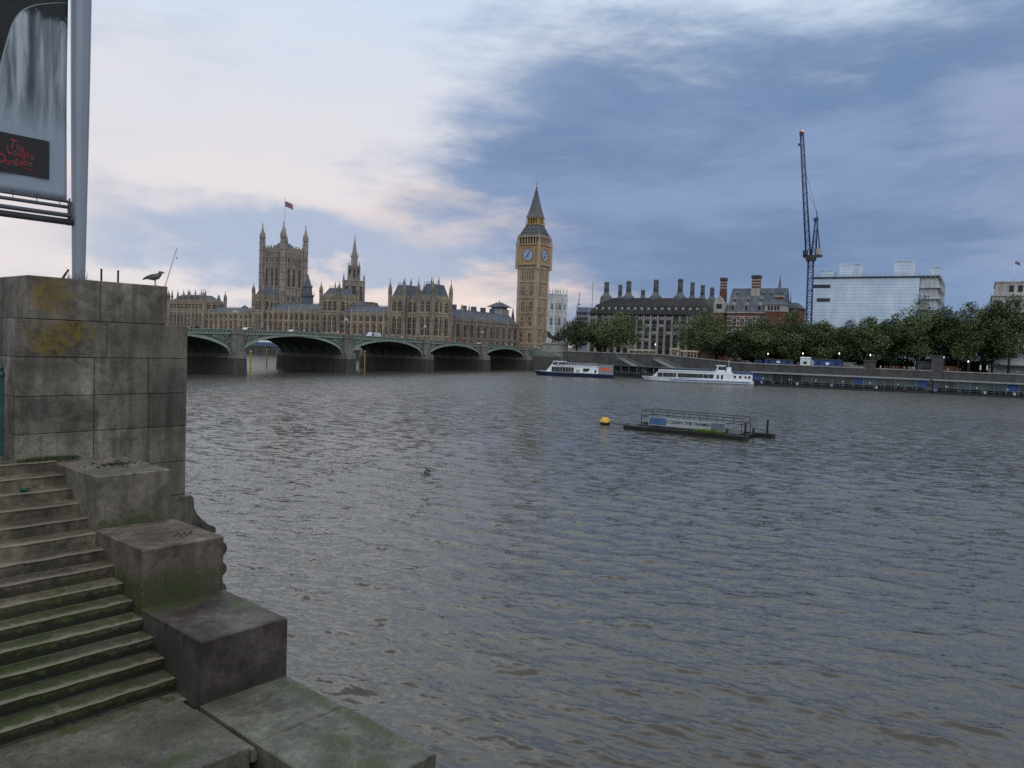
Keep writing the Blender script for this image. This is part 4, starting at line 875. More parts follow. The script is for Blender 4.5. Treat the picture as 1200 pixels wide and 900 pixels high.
    mb = MB(); mb.add([(xr - .4, yb, 21.8), (xr - .4, e, 21.8), (xr - 13, e, 21.8), (xr - 13, yb, 21.8), (xr - 6, yb + 2, 27), (xr - 6, e - 1, 27), (xr - 7, e - 1, 27), (xr - 7, yb + 2, 27)], [(0, 1, 5, 4), (1, 2, 6, 5), (2, 3, 7, 6), (3, 0, 4, 7), (4, 5, 6, 7)])
    for k in range(6): mb.box(xr - 8, xr - 5.4, yb + 5 + k * 9, yb + 6.5 + k * 9, 25, 29.5)
    mb.build('roof', M['slate'], t)
    for px, pt in ((533, 360), (541.5, 356), (550, 357), (558, 360), (566, 362)):
        w_, z_ = bs(px, pt, xr - 7); mb = MB(); r = 1.0 if px == 541.5 else .55; mb.cyl(0, 0, 25, z_ - 3.4, r, r, 8); mb.cyl(0, 0, z_ - 3.4, z_, r * 1.15, .05, 8); mb.build('ventilation_turret', M['limeD'], t, (xr - 7, w_, 0))
    # pale louvred lantern with a grey pyramid roof
    w_, z_ = bs(585.5, 353, xr - 22); mb = MB(); ww = 4.2
    mb.box(-ww, ww, -ww, ww, 20, z_ - 5.0, 0); mb.box(-ww * .8, ww * .8, -ww * .8, ww * .8, z_ - 5.0, z_ - 3.6, 0)
    mb.frust(-ww * 1.35, ww * 1.35, -ww * 1.35, ww * 1.35, z_ - 3.6, -1.2, 1.2, -1.2, 1.2, z_ - .8, 1); mb.cyl(0, 0, z_ - .8, z_ + .8, .4, .05, 6, 1)
    for q in (-1, 1): pinnacle(mb, q * ww * 1.0 + 6.5 * (q > 0), -2, 19, 1.0, z_ - 19 - 2.5, 1)
    mb.build('roof_lantern', [M['conc'], M['slate']], t, (xr - 22, w_, 0))
    mb = MB(); mb.frust(xr - 45, xr - 15, yb + 34, e + 6, 16, xr - 40, xr - 20, yb + 38, e + 2, 28.3); mb.build('hall_roof', M['slate'], t)
    # the long river front
    c0, c1 = S(377, 370), S(398, 370); d0, d1 = S(298, 370), S(309, 370); e0 = S(240, 370); f0 = S(199, 370)
    def front(x0, x1, zp, zr, wins=True):
        mb = MB(); mb.box(x0, x1, y, y + 16, 4, zp); n = max(1, round((x1 - x0) / 4.1)); facade(mb, x0, x1, y, 6, zp, n, (12.2, 18.6), .75); mb.build('river_front', M['lime'], t)
        if wins:
            for i in range(n):
                xx = x0 + (x1 - x0) * (i + .5) / n; win(xx, y, 12.9, 2.2, 5.0); win(xx, y, 19.3, 2.2, max(1.6, zp - 20.3), 0, 2, 0)
        ridge_roof(x0, x1, y + .8, y + 15, zp + .2, zr)
    front(c1, a0, 22.6, 27.0); front(d1, c0, 23.2, 28.0); front(e0, d0, 21.8, 25.5)
    for x0, x1, zz in ((c0, c1, 31.6), (d0, d1, 31.6)): pavtower(x0, x1, y - .8, y + 13, zz, 39.4, 4.5, 'mid')
    pavtower(f0, e0, y - 1, y + 14, 28.2, 36.0, 4.5, 'south')
    k = 6
    for i in range(k): mb = MB(); pinnacle(mb, f0 + (e0 - f0) * (i + .5) / k, y - .5, 28.5, .7, 7.5); mb.build('pinnacle', M['limeD'], t)
    for px, py, r in ((413, 356, 1.4), (434, 354, 1.9), (443, 359, .8), (449, 360, .8), (420, 360, .7), (283, 364, .8), (320, 354, .7), (372, 358, .7), (366, 358, .6), (265, 364, .5), (272, 364, .5), (293, 363, .5)):
        s_, z_ = bw(px, py, y + 9); mb = MB(); mb.cyl(0, 0, 20, z_ - .6, r, r, 4 if r > 1 else 8); mb.cyl(0, 0, z_ - .6, z_, r * 1.2, r * 1.2, 4 if r > 1 else 8); mb.build('chimney', M['limeD'], t, (s_, y + 9, 0))
    # inner ranges standing higher behind the front
    mb = MB(); mb.frust(S(320, 360), S(372, 360), y + 30, y + 60, 14, S(320, 360) + 3, S(372, 360) - 3, y + 40, y + 50, 31.5); mb.build('roof', M['slate'], t)
    if rest.v:
        o = rest.build('window_rows', [M['pane'], M['lime']], t); o['kind'] = 'stuff'
    # terrace above the river with its marquees
    tr = bank('river_terrace', 0, 0, 0, 'low stone river terrace wall below the palace, seen through the arches', 'terrace wall')
    mb = MB(); mb.box(-270, sN + 3, 8.2, 9.0, -2, 4.5); mb.box(-270, sN + 3, 7.9, 9.2, 4.5, 4.8); 
    for i in range(40): mb.box(-270 + i * 5.3, -269 + i * 5.3, 7.7, 8.3, -2, 4.4)
    mb.build('wall', M['quay'], tr)
    mb = MB(); mb.box(-270, sN + 3, 9.0, 17.55, 3.0, 4.4); mb.build('paving', M['paving'], tr)
    for k, (p0, lab) in enumerate(((-258, 'white and blue striped marquee on the terrace, farthest upstream'), (-232, 'white and blue marquee on the palace terrace, seen through the second arch'), (-206, 'white marquee with blue windows on the terrace, near the middle'), (-180, 'white marquee on the terrace, nearest the third arch'))):
        q = bank('terrace_marquee', p0, 9.6, 4.4, lab, 'marquee', 'marquees on the river terrace')
        mb = MB(); mb.box(0, 24, 0, 5.5, 0, 2.4); mb.build('wall', M['blueL'], q)
        mb = MB(); [mb.loft([(x, -.3, 2.4), (x + 4, -.3, 2.4), (x + 4, 5.8, 2.4), (x, 5.8, 2.4)], [(x + 1, 2.4, 3.1), (x + 3, 2.4, 3.1), (x + 3, 3.2, 3.1), (x + 1, 3.2, 3.1)]) for x in range(0, 24, 4)]; mb.build('roof', M['white'], q)
        for x in range(0, 24, 2): mb = MB(); mb.box(x + .3, x + 1.7, -.06, .02, .5, 1.9); mb.build('window', M['navy'], q)
palace()

def clock_tower():
    t = bank('clock_tower', -59.8, 108.0, 0, 'tall golden gothic clock tower with a pointed spire at the bridge end', 'clock tower')
    a = 6.15; mb = MB(); mb.box(-a, a, -a, a, 5, 55)
    for k in range(4):
        q = k * math.pi / 2; c, s = math.cos(q), math.sin(q)
        def rb(x0, x1, d0, d1, z0, z1):
            pts = [(x0, -d1), (x1, -d1), (x1, -d0), (x0, -d0)]
            mb.prism([(x * c - y * s, x * s + y * c) for x, y in pts], z0, z1)
        for x in (-a + .55, a - .55): rb(x - .85, x + .85, a - .3, a + .45, 5, 54.6)
        for i in range(1, 9):
            x = -a + 1.4 + (2 * a - 2.8) * i / 9; rb(x - .17, x + .17, a, a + .34, 8, 53)
        for z in (11, 20, 28.4, 37, 46, 53.6): rb(-a - .1, a + .1, a, a + .52, z - .38, z + .38)
        for z in (14, 24, 32.5, 41.5, 50): rb(-a + .6, a - .6, a, a + .26, z - .2, z + .2)
    sh = mb.build('shaft', M['gold'], t)
    wm = winmesh(.85, 5.2, True, 0, 1, M['gold'])
    for k in range(2):
        for z in (12.2, 21.2, 29.6, 38.2, 47.2):
            for x in (-3.1, -1.9, 1.9, 3.1) if z < 46 else (-3.1, -.6, .6, 3.1):
                o = link('window', wm, sh, ((x, -a, z) if k == 0 else (a, x, z)), k * math.pi / 2)
    # corbelled clock stage
    mb = MB(); mb.frust(-a - .3, a + .3, -a - .3, a + .3, 53.8, -a - .95, a + .95, -a - .95, a + .95, 55.6); b = a + .75
    mb.box(-b, b, -b, b, 55.6, 66.6); mb.box(-b - .5, b + .5, -b - .5, b + .5, 55.3, 55.9); mb.box(-b - .6, b + .6, -b - .6, b + .6, 66.3, 67.0)
    for x in (-b, b):
        for yy in (-b, b): mb.cyl(x, yy, 53, 68.2, 1.0, 1.0, 8); pinnacle(mb, x, yy, 68.2, .5, 4.8)
    st = mb.build('clock_stage', M['gold'], t)
    gild = flat('gilded_stone', (0.42, 0.285, 0.10), 0.5, 0.2, var=0.3, scale=.8)
    dialm = flat('opal_dial_glass', (0.50, 0.60, 0.78), 0.4, var=.06); ink = flat('blue_dial_ink', (0.018, 0.04, 0.15), 0.5)
    for k in range(4):
        rz = k * math.pi / 2; c, s = math.cos(rz), math.sin(rz); d = b + .04
        loc = (d * s, -d * c, 60.8)
        mb = MB()
        for z0, z1, x0, x1 in ((-4.9, -4.1, -4.9, 4.9), (4.1, 4.9, -4.9, 4.9), (-4.1, 4.1, -4.9, -4.1), (-4.1, 4.1, 4.1, 4.9)): mb.box(x0, x1, -.25, .1, z0, z1, 0)
        mb.box(-4.1, 4.1, -.03, .06, -4.1, 4.1, 0)
        for x in (-3.4, 3.4):
            for z in (-3.4, 3.4): mb.box(x - .55, x + .55, -.12, 0, z - .55, z + .55, 0)
        for i in range(9): mb.box(-4.6 + i * 1.06, -4.0 + i * 1.06, -.3, .1, -5.9, -5.1, 1); mb.box(-4.6 + i * 1.06, -4.0 + i * 1.06, -.3, .1, 5.0, 5.5, 1)
        fr = mb.build('dial_surround', [gild, M['red']], t, loc, rz)
        mb = MB(); n = 40; R_ = 3.45
        mb.loft([(R_ * math.cos(6.2832 * i / n), -.14, R_ * math.sin(6.2832 * i / n)) for i in range(n)], [(R_ * math.cos(6.2832 * i / n), 0, R_ * math.sin(6.2832 * i / n)) for i in range(n)], 0)
        for rr, wd in ((3.42, .13), (2.55, .09), (1.35, .06)):
            mb.tube([(rr * math.cos(6.2832 * i / n), -.17, rr * math.sin(6.2832 * i / n)) for i in range(n + 1)], wd, 4, 1)
        for i in range(12):
            q = 6.2832 * i / 12
            for off in (-.07, 0, .07):
                mb.tube([(2.68 * math.sin(q + off), -.165, 2.68 * math.cos(q + off)), (3.25 * math.sin(q + off), -.165, 3.25 * math.cos(q + off))], .055, 4, 1)
        for i in range(24):
            q = 6.2832 * i / 24; mb.tube([(.5 * math.sin(q), -.15, .5 * math.cos(q)), (2.5 * math.sin(q), -.15, 2.5 * math.cos(q))], .028, 4, 1)
        di = mb.build('dial', [dialm, ink], fr)
        def hand(ang, ln, wd):
            h = MB(); dx, dz = math.sin(ang), math.cos(ang); px_, pz_ = dz, -dx
            pts = [(-.7 * dx - wd * px_, -.7 * dz - wd * pz_), (-.7 * dx + wd * px_, -.7 * dz + wd * pz_), (ln * .8 * dx + wd * px_, ln * .8 * dz + wd * pz_), (ln * dx, ln * dz), (ln * .8 * dx - wd * px_, ln * .8 * dz - wd * pz_)]
            h.loft([(x, -.34, z) for x, z in pts], [(x, -.22, z) for x, z in pts]); h.build('hand', ink, fr)
        hand(math.radians(30), 3.2, .13); hand(math.radians(212), 2.1, .2)
    # belfry
    mb = MB(); c2 = a + .35; mb.box(-c2 + .6, c2 - .6, -c2 + .6, c2 - .6, 67, 71, 1)
    for k in range(4):
        q = k * math.pi / 2; c, s = math.cos(q), math.sin(q)
        for i in range(8):
            x = -c2 + .35 + (2 * c2 - .7) * i / 7; pts = [(x - .36, -c2), (x + .36, -c2), (x + .36, -c2 + .7), (x - .36, -c2 + .7)]
            mb.prism([(x_ * c - y_ * s, x_ * s + y_ * c) for x_, y_ in pts], 67, 71)
    mb.box(-c2 - .4, c2 + .4, -c2 - .4, c2 + .4, 70.7, 71.6); mb.build('belfry', [M['gold'], M['black']], t)
    # iron roof, lantern, spire
    mb = MB(); c3 = c2 + .2; mb.frust(-c3, c3, -c3, c3, 71.6, -3.6, 3.6, -3.6, 3.6, 78.2)
    rf = mb.build('iron_roof', M['lead'], t); mb = MB()
    for k in range(4):
        q = k * math.pi / 2; c, s = math.cos(q), math.sin(q)
        for row, zz in enumerate((73.0, 74.9, 76.6)):
            f = (zz + .5 - 71.6) / 6.6; hw = c3 + (3.6 - c3) * f; n = 5 - row
            for i in range(n):
                mb = MB(); x = -hw * .72 + 1.44 * hw * i / max(1, n - 1); pts = [(x - .42, -hw - .35), (x + .42, -hw - .35), (x + .42, -hw + .6), (x - .42, -hw + .6)]
                mb.prism([(x_ * c - y_ * s, x_ * s + y_ * c) for x_, y_ in pts], zz, zz + .95, 2); 
                pts = [(x - .24, -hw - .42), (x + .24, -hw - .42), (x + .24, -hw - .3), (x - .24, -hw - .3)]
                mb.prism([(x_ * c - y_ * s, x_ * s + y_ * c) for x_, y_ in pts], zz + .1, zz + .7, 1); mb.build('dormer', [gild, M['black'], M['lead']], rf)
    mb = MB(); mb.box(-2.6, 2.6, -2.6, 2.6, 78.2, 82.2, 1); mb.box(-4.0, 4.0, -4.0, 4.0, 78.1, 78.6); mb.box(-3.7, 3.7, -3.7, 3.7, 81.8, 82.4)
    for k in range(4):
        q = k * math.pi / 2; c, s = math.cos(q), math.sin(q)
        for i in range(5):
            x = -3.2 + 6.4 * i / 4; pts = [(x - .3, -3.4), (x + .3, -3.4), (x + .3, -2.8), (x - .3, -2.8)]
            mb.prism([(x_ * c - y_ * s, x_ * s + y_ * c) for x_, y_ in pts], 78.6, 81.8)
    for x in (-3.9, 3.9):
        for yy in (-3.9, 3.9): pinnacle(mb, x, yy, 78.2, .22, 3.6)
    mb.build('lantern', [gild, M['black']], t)
    mb = MB(); prof = [(3.95, 82.4), (3.3, 84.0), (2.3, 88.2), (1.35, 93.0), (.55, 97.5), (.22, 99.3)]
    for (r0, z0), (r1, z1) in zip(prof, prof[1:]): mb.frust(-r0, r0, -r0, r0, z0, -r1, r1, -r1, r1, z1)
    mb.build('spire', M['lead'], t)
    mb = MB(); mb.ball((0, 0, 99.6), .55, 8); mb.tube([(0, 0, 99), (0, 0, 104.2)], .10, 6); mb.box(-.8, .8, -.07, .07, 102.2, 102.45); mb.ball((0, 0, 101.3), .35, 8); mb.build('finial', gild, t)
clock_tower()

def victoria_tower():
    t = bank('square_tower', -305.1, 147.0, 0, 'huge square gothic tower with four crowned corner turrets and a flagpole', 'tower')
    a = 11.3; mb = MB(); mb.box(-a, a, -a, a, 6, 74)
    for z in (30, 36, 42, 47.5, 62.5, 66, 70.5, 74): mb.box(-a - .35, a + .35, -a - .35, a + .35, z - .35, z + .35)
    for k in range(4):
        q = k * math.pi / 2; c, s = math.cos(q), math.sin(q)
        for x in (-7.2, -3.7, 0, 3.7, 7.2) + (-5.5, 5.5, -1.9, 1.9):
            w_ = .42 if x in (-7.2, -3.7, 3.7, 7.2) else .2
            for z0, z1 in ((31, 41), (62.5, 74)) if w_ == .2 or x == 0 else ((31, 74),):
                pts = [(x - w_, -a - .55), (x + w_, -a - .55), (x + w_, -a), (x - w_, -a)]; mb.prism([(x_ * c - y_ * s, x_ * s + y_ * c) for x_, y_ in pts], z0, z1)
        for i in range(11):
            x = -8.2 + 16.4 * i / 10; pts = [(x - .5, -a - .3), (x + .5, -a - .3), (x + .5, -a + .4), (x - .5, -a + .4)]; mb.prism([(x_ * c - y_ * s, x_ * s + y_ * c) for x_, y_ in pts], 74, 79.2 if i % 2 == 0 else 77.6)
        pts = [(-a, -a + .1), (a, -a + .1), (a, -a + .5), (-a, -a + .5)]; mb.prism([(x_ * c - y_ * s, x_ * s + y_ * c) for x_, y_ in pts], 74, 76.4)
    sh = mb.build('shaft', M['vt'], t)
    for k in range(2):
        for x in (-5.4, 0, 5.4):
            link('window', winmesh(2.7, 13.6, True, 1, 3, M['vt']), sh, ((x, -a, 48.4) if k == 0 else (a, x, 48.4)), k * math.pi / 2)
            link('window', winmesh(2.4, 4.2, True, 1, 0, M['vt']), sh, ((x, -a, 37) if k == 0 else (a, x, 37)), k * math.pi / 2)
            link('window', winmesh(2.4, 3.2, True, 2, 0, M['vt']), sh, ((x, -a, 66.6) if k == 0 else (a, x, 66.6)), k * math.pi / 2)
    for x in (-a, a):
        for yy in (-a, a): turret(6, 81.5, 2.25, 15.5, M['vt'], t, x, yy, 5.6)
    mb = MB(); mb.frust(-9, 9, -9, 9, 74, -3, 3, -3, 3, 82); mb.cyl(0, 0, 82, 85, 1.2, .7, 8); mb.build('roof', M['slate'], t)
    mb = MB(); mb.cyl(0, 0, 82, 116, .42, .16, 8); mb.ball((0, 0, 116.2), .4, 6); mb.build('flagpole', M['offwhite'], t)
    f = flag_obj('union_flag', 7.2, 4.0, 'red white and blue crossed flag flying above the great square tower', 'flag')
    f.location = P(-305.1, 147.0, 110.2); f.rotation_euler = (0, 0, BA + .3)
def flag_obj(name, w, h, label, cat, cols=None):
    m, nt, b = newmat(name + '_cloth'); g = G(nt); sp = g.n('ShaderNodeSeparateXYZ'); tcn = g.n('ShaderNodeUVMap'); g.lk(tcn.outputs[0], sp.inputs[0]); u, v = sp.outputs[0], sp.outputs[1]
    cu = g.math('ABSOLUTE', g.math('SUBTRACT', u, .5)); cv = g.math('ABSOLUTE', g.math('SUBTRACT', v, .5))
    dg_ = g.math('ABSOLUTE', g.math('SUBTRACT', cu, cv))
    col = g.mix(g.ss(dg_, .10, .07), (.012, .018, .07), (.36, .36, .37)); col = g.mix(g.ss(dg_, .045, .03), col, (.22, .014, .02))
    cross = g.math('MINIMUM', g.math('MULTIPLY', cu, 1.8), cv)
    col = g.mix(g.ss(cross, .18, .16), col, (.36, .36, .37)); col = g.mix(g.ss(cross, .11, .09), col, (.22, .014, .02)); g.lk(col, b.inputs['Base Color'])
    n = 16; vs = []; uv = []
    for i in range(n + 1):
        for j in range(7):
            x = w * i / n; z = h * (j / 6); d = -0.38 * x * (0.35 + .65 * i / n)
            vs.append((x * .92, .28 * math.sin(x * 1.1 + z * .3) * (i / n), z + d)); uv.append((i / n, j / 6))
    fs = [(i * 7 + j, (i + 1) * 7 + j, (i + 1) * 7 + j + 1, i * 7 + j + 1) for i in range(n) for j in range(6)]
    me = bpy.data.meshes.new(name); me.from_pydata(vs, [], fs); me.materials.append(m); ul = me.uv_layers.new()
    for p in me.polygons:
        p.use_smooth = True
        for li in p.loop_indices: ul.data[li].uv = uv[me.loops[li].vertex_index]
    o = link(name, me); sd_ = o.modifiers.new('thickness', 'SOLIDIFY'); sd_.thickness = .03
    return tag(o, label, cat)
victoria_tower()

def far_towers():
    t = bank('octagonal_tower', -216.5, 130.2, 0, 'octagonal gothic tower with a tall stone spire between the palace roofs', 'tower')
    mb = MB(); r = 7.4; mb.cyl(0, 0, 16, 50, r, r, 8)
    for z in (33, 36, 47, 50.3): mb.cyl(0, 0, z - .35, z + .35, r + .4, r + .4, 8)
    for k in range(8):
        a = math.pi / 8 + k * math.pi / 4; x, y = (r + .1) * math.cos(a), (r + .1) * math.sin(a); mb.cyl(x, y, 16, 51, .8, .8, 6); pinnacle(mb, x, y, 51, .5, 4.6)
    b = mb.build('body', M['vt'], t)
    for k in range(8):
        a = k * math.pi / 4
        if math.cos(a) * .55 + -math.sin(a) * .83 > -.2: link('window', winmesh(2.6, 10.5, True, 1, 2, M['vt']), b, (r * .925 * math.cos(a), r * .925 * math.sin(a), 36.6), a + math.pi / 2)
    mb = MB(); mb.cyl(0, 0, 50, 60.5, 4.1, 3.5, 8); mb.cyl(0, 0, 60.3, 61, 3.9, 3.9, 8)
    for k in range(8):
        a = math.pi / 8 + k * math.pi / 4; mb.cyl(4.2 * math.cos(a), 4.2 * math.sin(a), 50, 61, .42, .42, 6); pinnacle(mb, 3.8 * math.cos(a), 3.8 * math.sin(a), 60.5, .34, 3.6)
        a2 = k * math.pi / 4; mb.box(3.9 * math.cos(a2) - .5, 3.9 * math.cos(a2) + .5, 3.9 * math.sin(a2) - .5, 3.9 * math.sin(a2) + .5, 51.5, 52)
    l = mb.build('lantern', M['vt'], t)
    for k in range(8): link('window', winmesh(1.3, 7.0, True, 0, 1, M['vt']), l, (3.9 * math.cos(k * math.pi / 4), 3.9 * math.sin(k * math.pi / 4), 52.5), k * math.pi / 4 + math.pi / 2)
    mb = MB(); mb.cyl(0, 0, 61, 67.5, 2.6, 2.2, 8); [pinnacle(mb, 2.4 * math.cos(k * math.pi / 4), 2.4 * math.sin(k * math.pi / 4), 66.5, .28, 3.5) for k in range(8)]
    mb.cyl(0, 0, 67.5, 81.5, 1.95, .14, 8); [mb.cyl(0, 0, z, z + .35, 1.95 - (z - 67.5) * .129 + .12, 1.95 - (z - 67.5) * .129 + .1, 8) for z in (70, 73, 76)]
    mb.tube([(0, 0, 81), (0, 0, 84)], .1, 5); mb.build('spire', M['vt'], t)
    # slim louvre towers farther back
    for px, pt, pb, dd, r, lab, kind in ((361, 321, 366, 560, 3.7, 'small slate blue turret tower just right of the great square tower', 0), (256.5, 344.7, 372, 520, 2.3, 'slender dark roof turret far along the palace roofs', 0), (287, 356.4, 372, 520, 2.6, 'small domed roof lantern on the palace roofs near the stone pier', 1)):
        s, w, z = dep(px, pt, dd); t = bank('roof_turret', s, w, 0, lab, 'turret'); mb = MB(); zb = z - (pb - pt) / 903 * dd
        if kind == 0:
            H = z - zb; mb.cyl(0, 0, 12, zb + H * .42, r * 1.25, r * 1.2, 8); mb.cyl(0, 0, zb + H * .42, zb + H * .46, r * 1.4, r * 1.4, 8); mb.cyl(0, 0, zb + H * .46, zb + H * .66, r, r * .85, 8)
            [mb.cyl(r * 1.2 * math.cos(k * .785), r * 1.2 * math.sin(k * .785), zb + H * .42, zb + H * .56, .3, .05, 5) for k in range(8)]
            mb.cyl(0, 0, zb + H * .66, zb + H * .7, r * 1.05, r, 8); mb.cyl(0, 0, zb + H * .7, z, r * .75, .08, 8)
        else:
            mb.cyl(0, 0, 12, z - 4.2, r * 1.1, r, 8); mb.lathe(0, 0, [(r * 1.1, z - 4.2), (r, z - 3), (r * .75, z - 1.7), (.3, z - .9), (.1, z)], 10)
        mb.build('body', M['slate'], t)
    # white twin west towers of the abbey
    t = bank('abbey', -146.5, 300, 0, 'pale white twin towered church beyond the clock tower', 'church')
    for k, px in enumerate((648, 657.4)):
        s, w, z = dep(px, 370, 650 + k * 2); s -= -146.5; w -= 300; a = 2.75 if k == 0 else 3.05; mb = MB()
        mb.box(s - a, s + a, w - a, w + a, 8, 54.3)
        for zz in (20, 27, 36, 40, 47, 54): mb.box(s - a - .35, s + a + .35, w - a - .35, w + a + .35, zz - .3, zz + .3)
        for x in (-a, a):
            for y in (-a, a): mb.box(s + x - .7, s + x + .7, w + y - .7, w + y + .7, 8, 54.6); pinnacle(mb, s + x, w + y, 54.6, .55, 5.4)
        o = mb.build('tower', M['abbey'], t)
        for z0, h in ((28, 6.5), (41, 5)):
            link('window', winmesh(2.2, h, True, 1, 1, M['abbey'], M['slate']), o, (s, w - a, z0)); link('window', winmesh(2.2, h, True, 1, 1, M['abbey'], M['slate']), o, (s + a, w, z0), math.pi / 2)
    s, w, z = dep(656.6, 328.5, 655); mb = MB(); mb.tube([(s + 146.5, w - 300, 50), (s + 146.5, w - 300, z)], .12, 5); mb.build('flagpole', M['offwhite'], t)
far_towers()
# ------------------------------------------------------------------ far bank right of the bridge
def wl(s):
    pts = [(-2, 1), (62, 7), (125, 19), (260, 46), (4000, 700)]
    for (a, b), (c, d) in zip(pts, pts[1:]):
        if s <= c: return b + (d - b) * (s - a) / (c - a)
    return pts[-1][1]
def on(px, py, off):
    w = 10 + off
    for _ in range(30):
        s, z = bw(px, py, w); w = wl(s) + off
    return s, w, z
def embankment():
    t = bank('embankment_wall', 0, 0, 0, 'long granite embankment wall with pale coping along the far side of the river', 'wall')
    def run(pts, z0, z1, mat, name, th=1.0, o=0.0, parent=None):
        mb = MB()
        for (a, b) in zip(pts, pts[1:]):
            mb.loft([(a[0], a[1] - .3 - o, z0), (a[0], a[1] + th + o, z0), (a[0], a[1] + th + o, z1(a[0])), (a[0], a[1] - .3 - o, z1(a[0]))], [(b[0], b[1] - .3 - o, z0), (b[0], b[1] + th + o, z0), (b[0], b[1] + th + o, z1(b[0])), (b[0], b[1] - .3 - o, z1(b[0]))])
        return mb.build(name, mat, parent or t)
    def top(s): return 8.7 if s < 58 else (8.7 - (s - 58) * .07 if s < 85 else 6.85)
    ss = [16, 30, 45, 58, 62, 70, 77, 85, 100, 125, 150, 180, 220, 260]
    pts = [(s, wl(s)) for s in ss]
    run(pts, -3, lambda s: top(s) - .35, M['quay'], 'wall')
    mb = MB()
    for a, b in zip(pts, pts[1:]):
        mb.loft([(a[0], a[1] - .5, top(a[0]) - .35), (a[0], a[1] + .9, top(a[0]) - .35), (a[0], a[1] + .9, top(a[0])), (a[0], a[1] - .5, top(a[0]))], [(b[0], b[1] - .5, top(b[0]) - .35), (b[0], b[1] + .9, top(b[0]) - .35), (b[0], b[1] + .9, top(b[0])), (b[0], b[1] - .5, top(b[0]))])
    mb.build('coping', M['quayL'], t)
    mb = MB()
    for a, b in zip(pts, pts[1:]):
        mb.loft([(a[0], a[1] - .55, 2.0), (a[0], a[1] - .2, 2.0), (a[0], a[1] - .2, 2.6), (a[0], a[1] - .55, 2.6)], [(b[0], b[1] - .55, 2.0), (b[0], b[1] - .2, 2.0), (b[0], b[1] - .2, 2.6), (b[0], b[1] - .55, 2.6)])
    mb.build('string_course', M['quay'], t)
    # pedestals with lamps on the wall
    k = 0
    for px, py, lab in ((1020, 422, 'short granite pedestal block on the embankment wall above the long pontoon'), (1099, 416.5, 'taller granite pedestal block on the embankment wall behind the pontoon joint')):
        s, w, z = on(px, py, .3); p = bank('wall_pedestal', s, w, 0, lab, 'pedestal'); mb = MB()
        mb.box(-1.7, 1.7, -1.1, 1.1, 3, z - .4); mb.box(-2.0, 2.0, -1.4, 1.4, z - .4, z); mb.box(-1.2, 1.2, -1.18, -1.1, z - 2.2, z - .9); mb.build('block', M['quay'], p)
    # raised roadway by the bridge end
    mb = MB(); mb.prism([(P(s, w).x, P(s, w).y) for s, w in ((-30, 17.2), (16, 17.2), (62, 9), (62, 44), (16, 80), (-30, 80))], 5, 8.0); struct(tag(mb.build('bridge_street', M['asphalt']), 'street at the bridge end', None))
embankment()

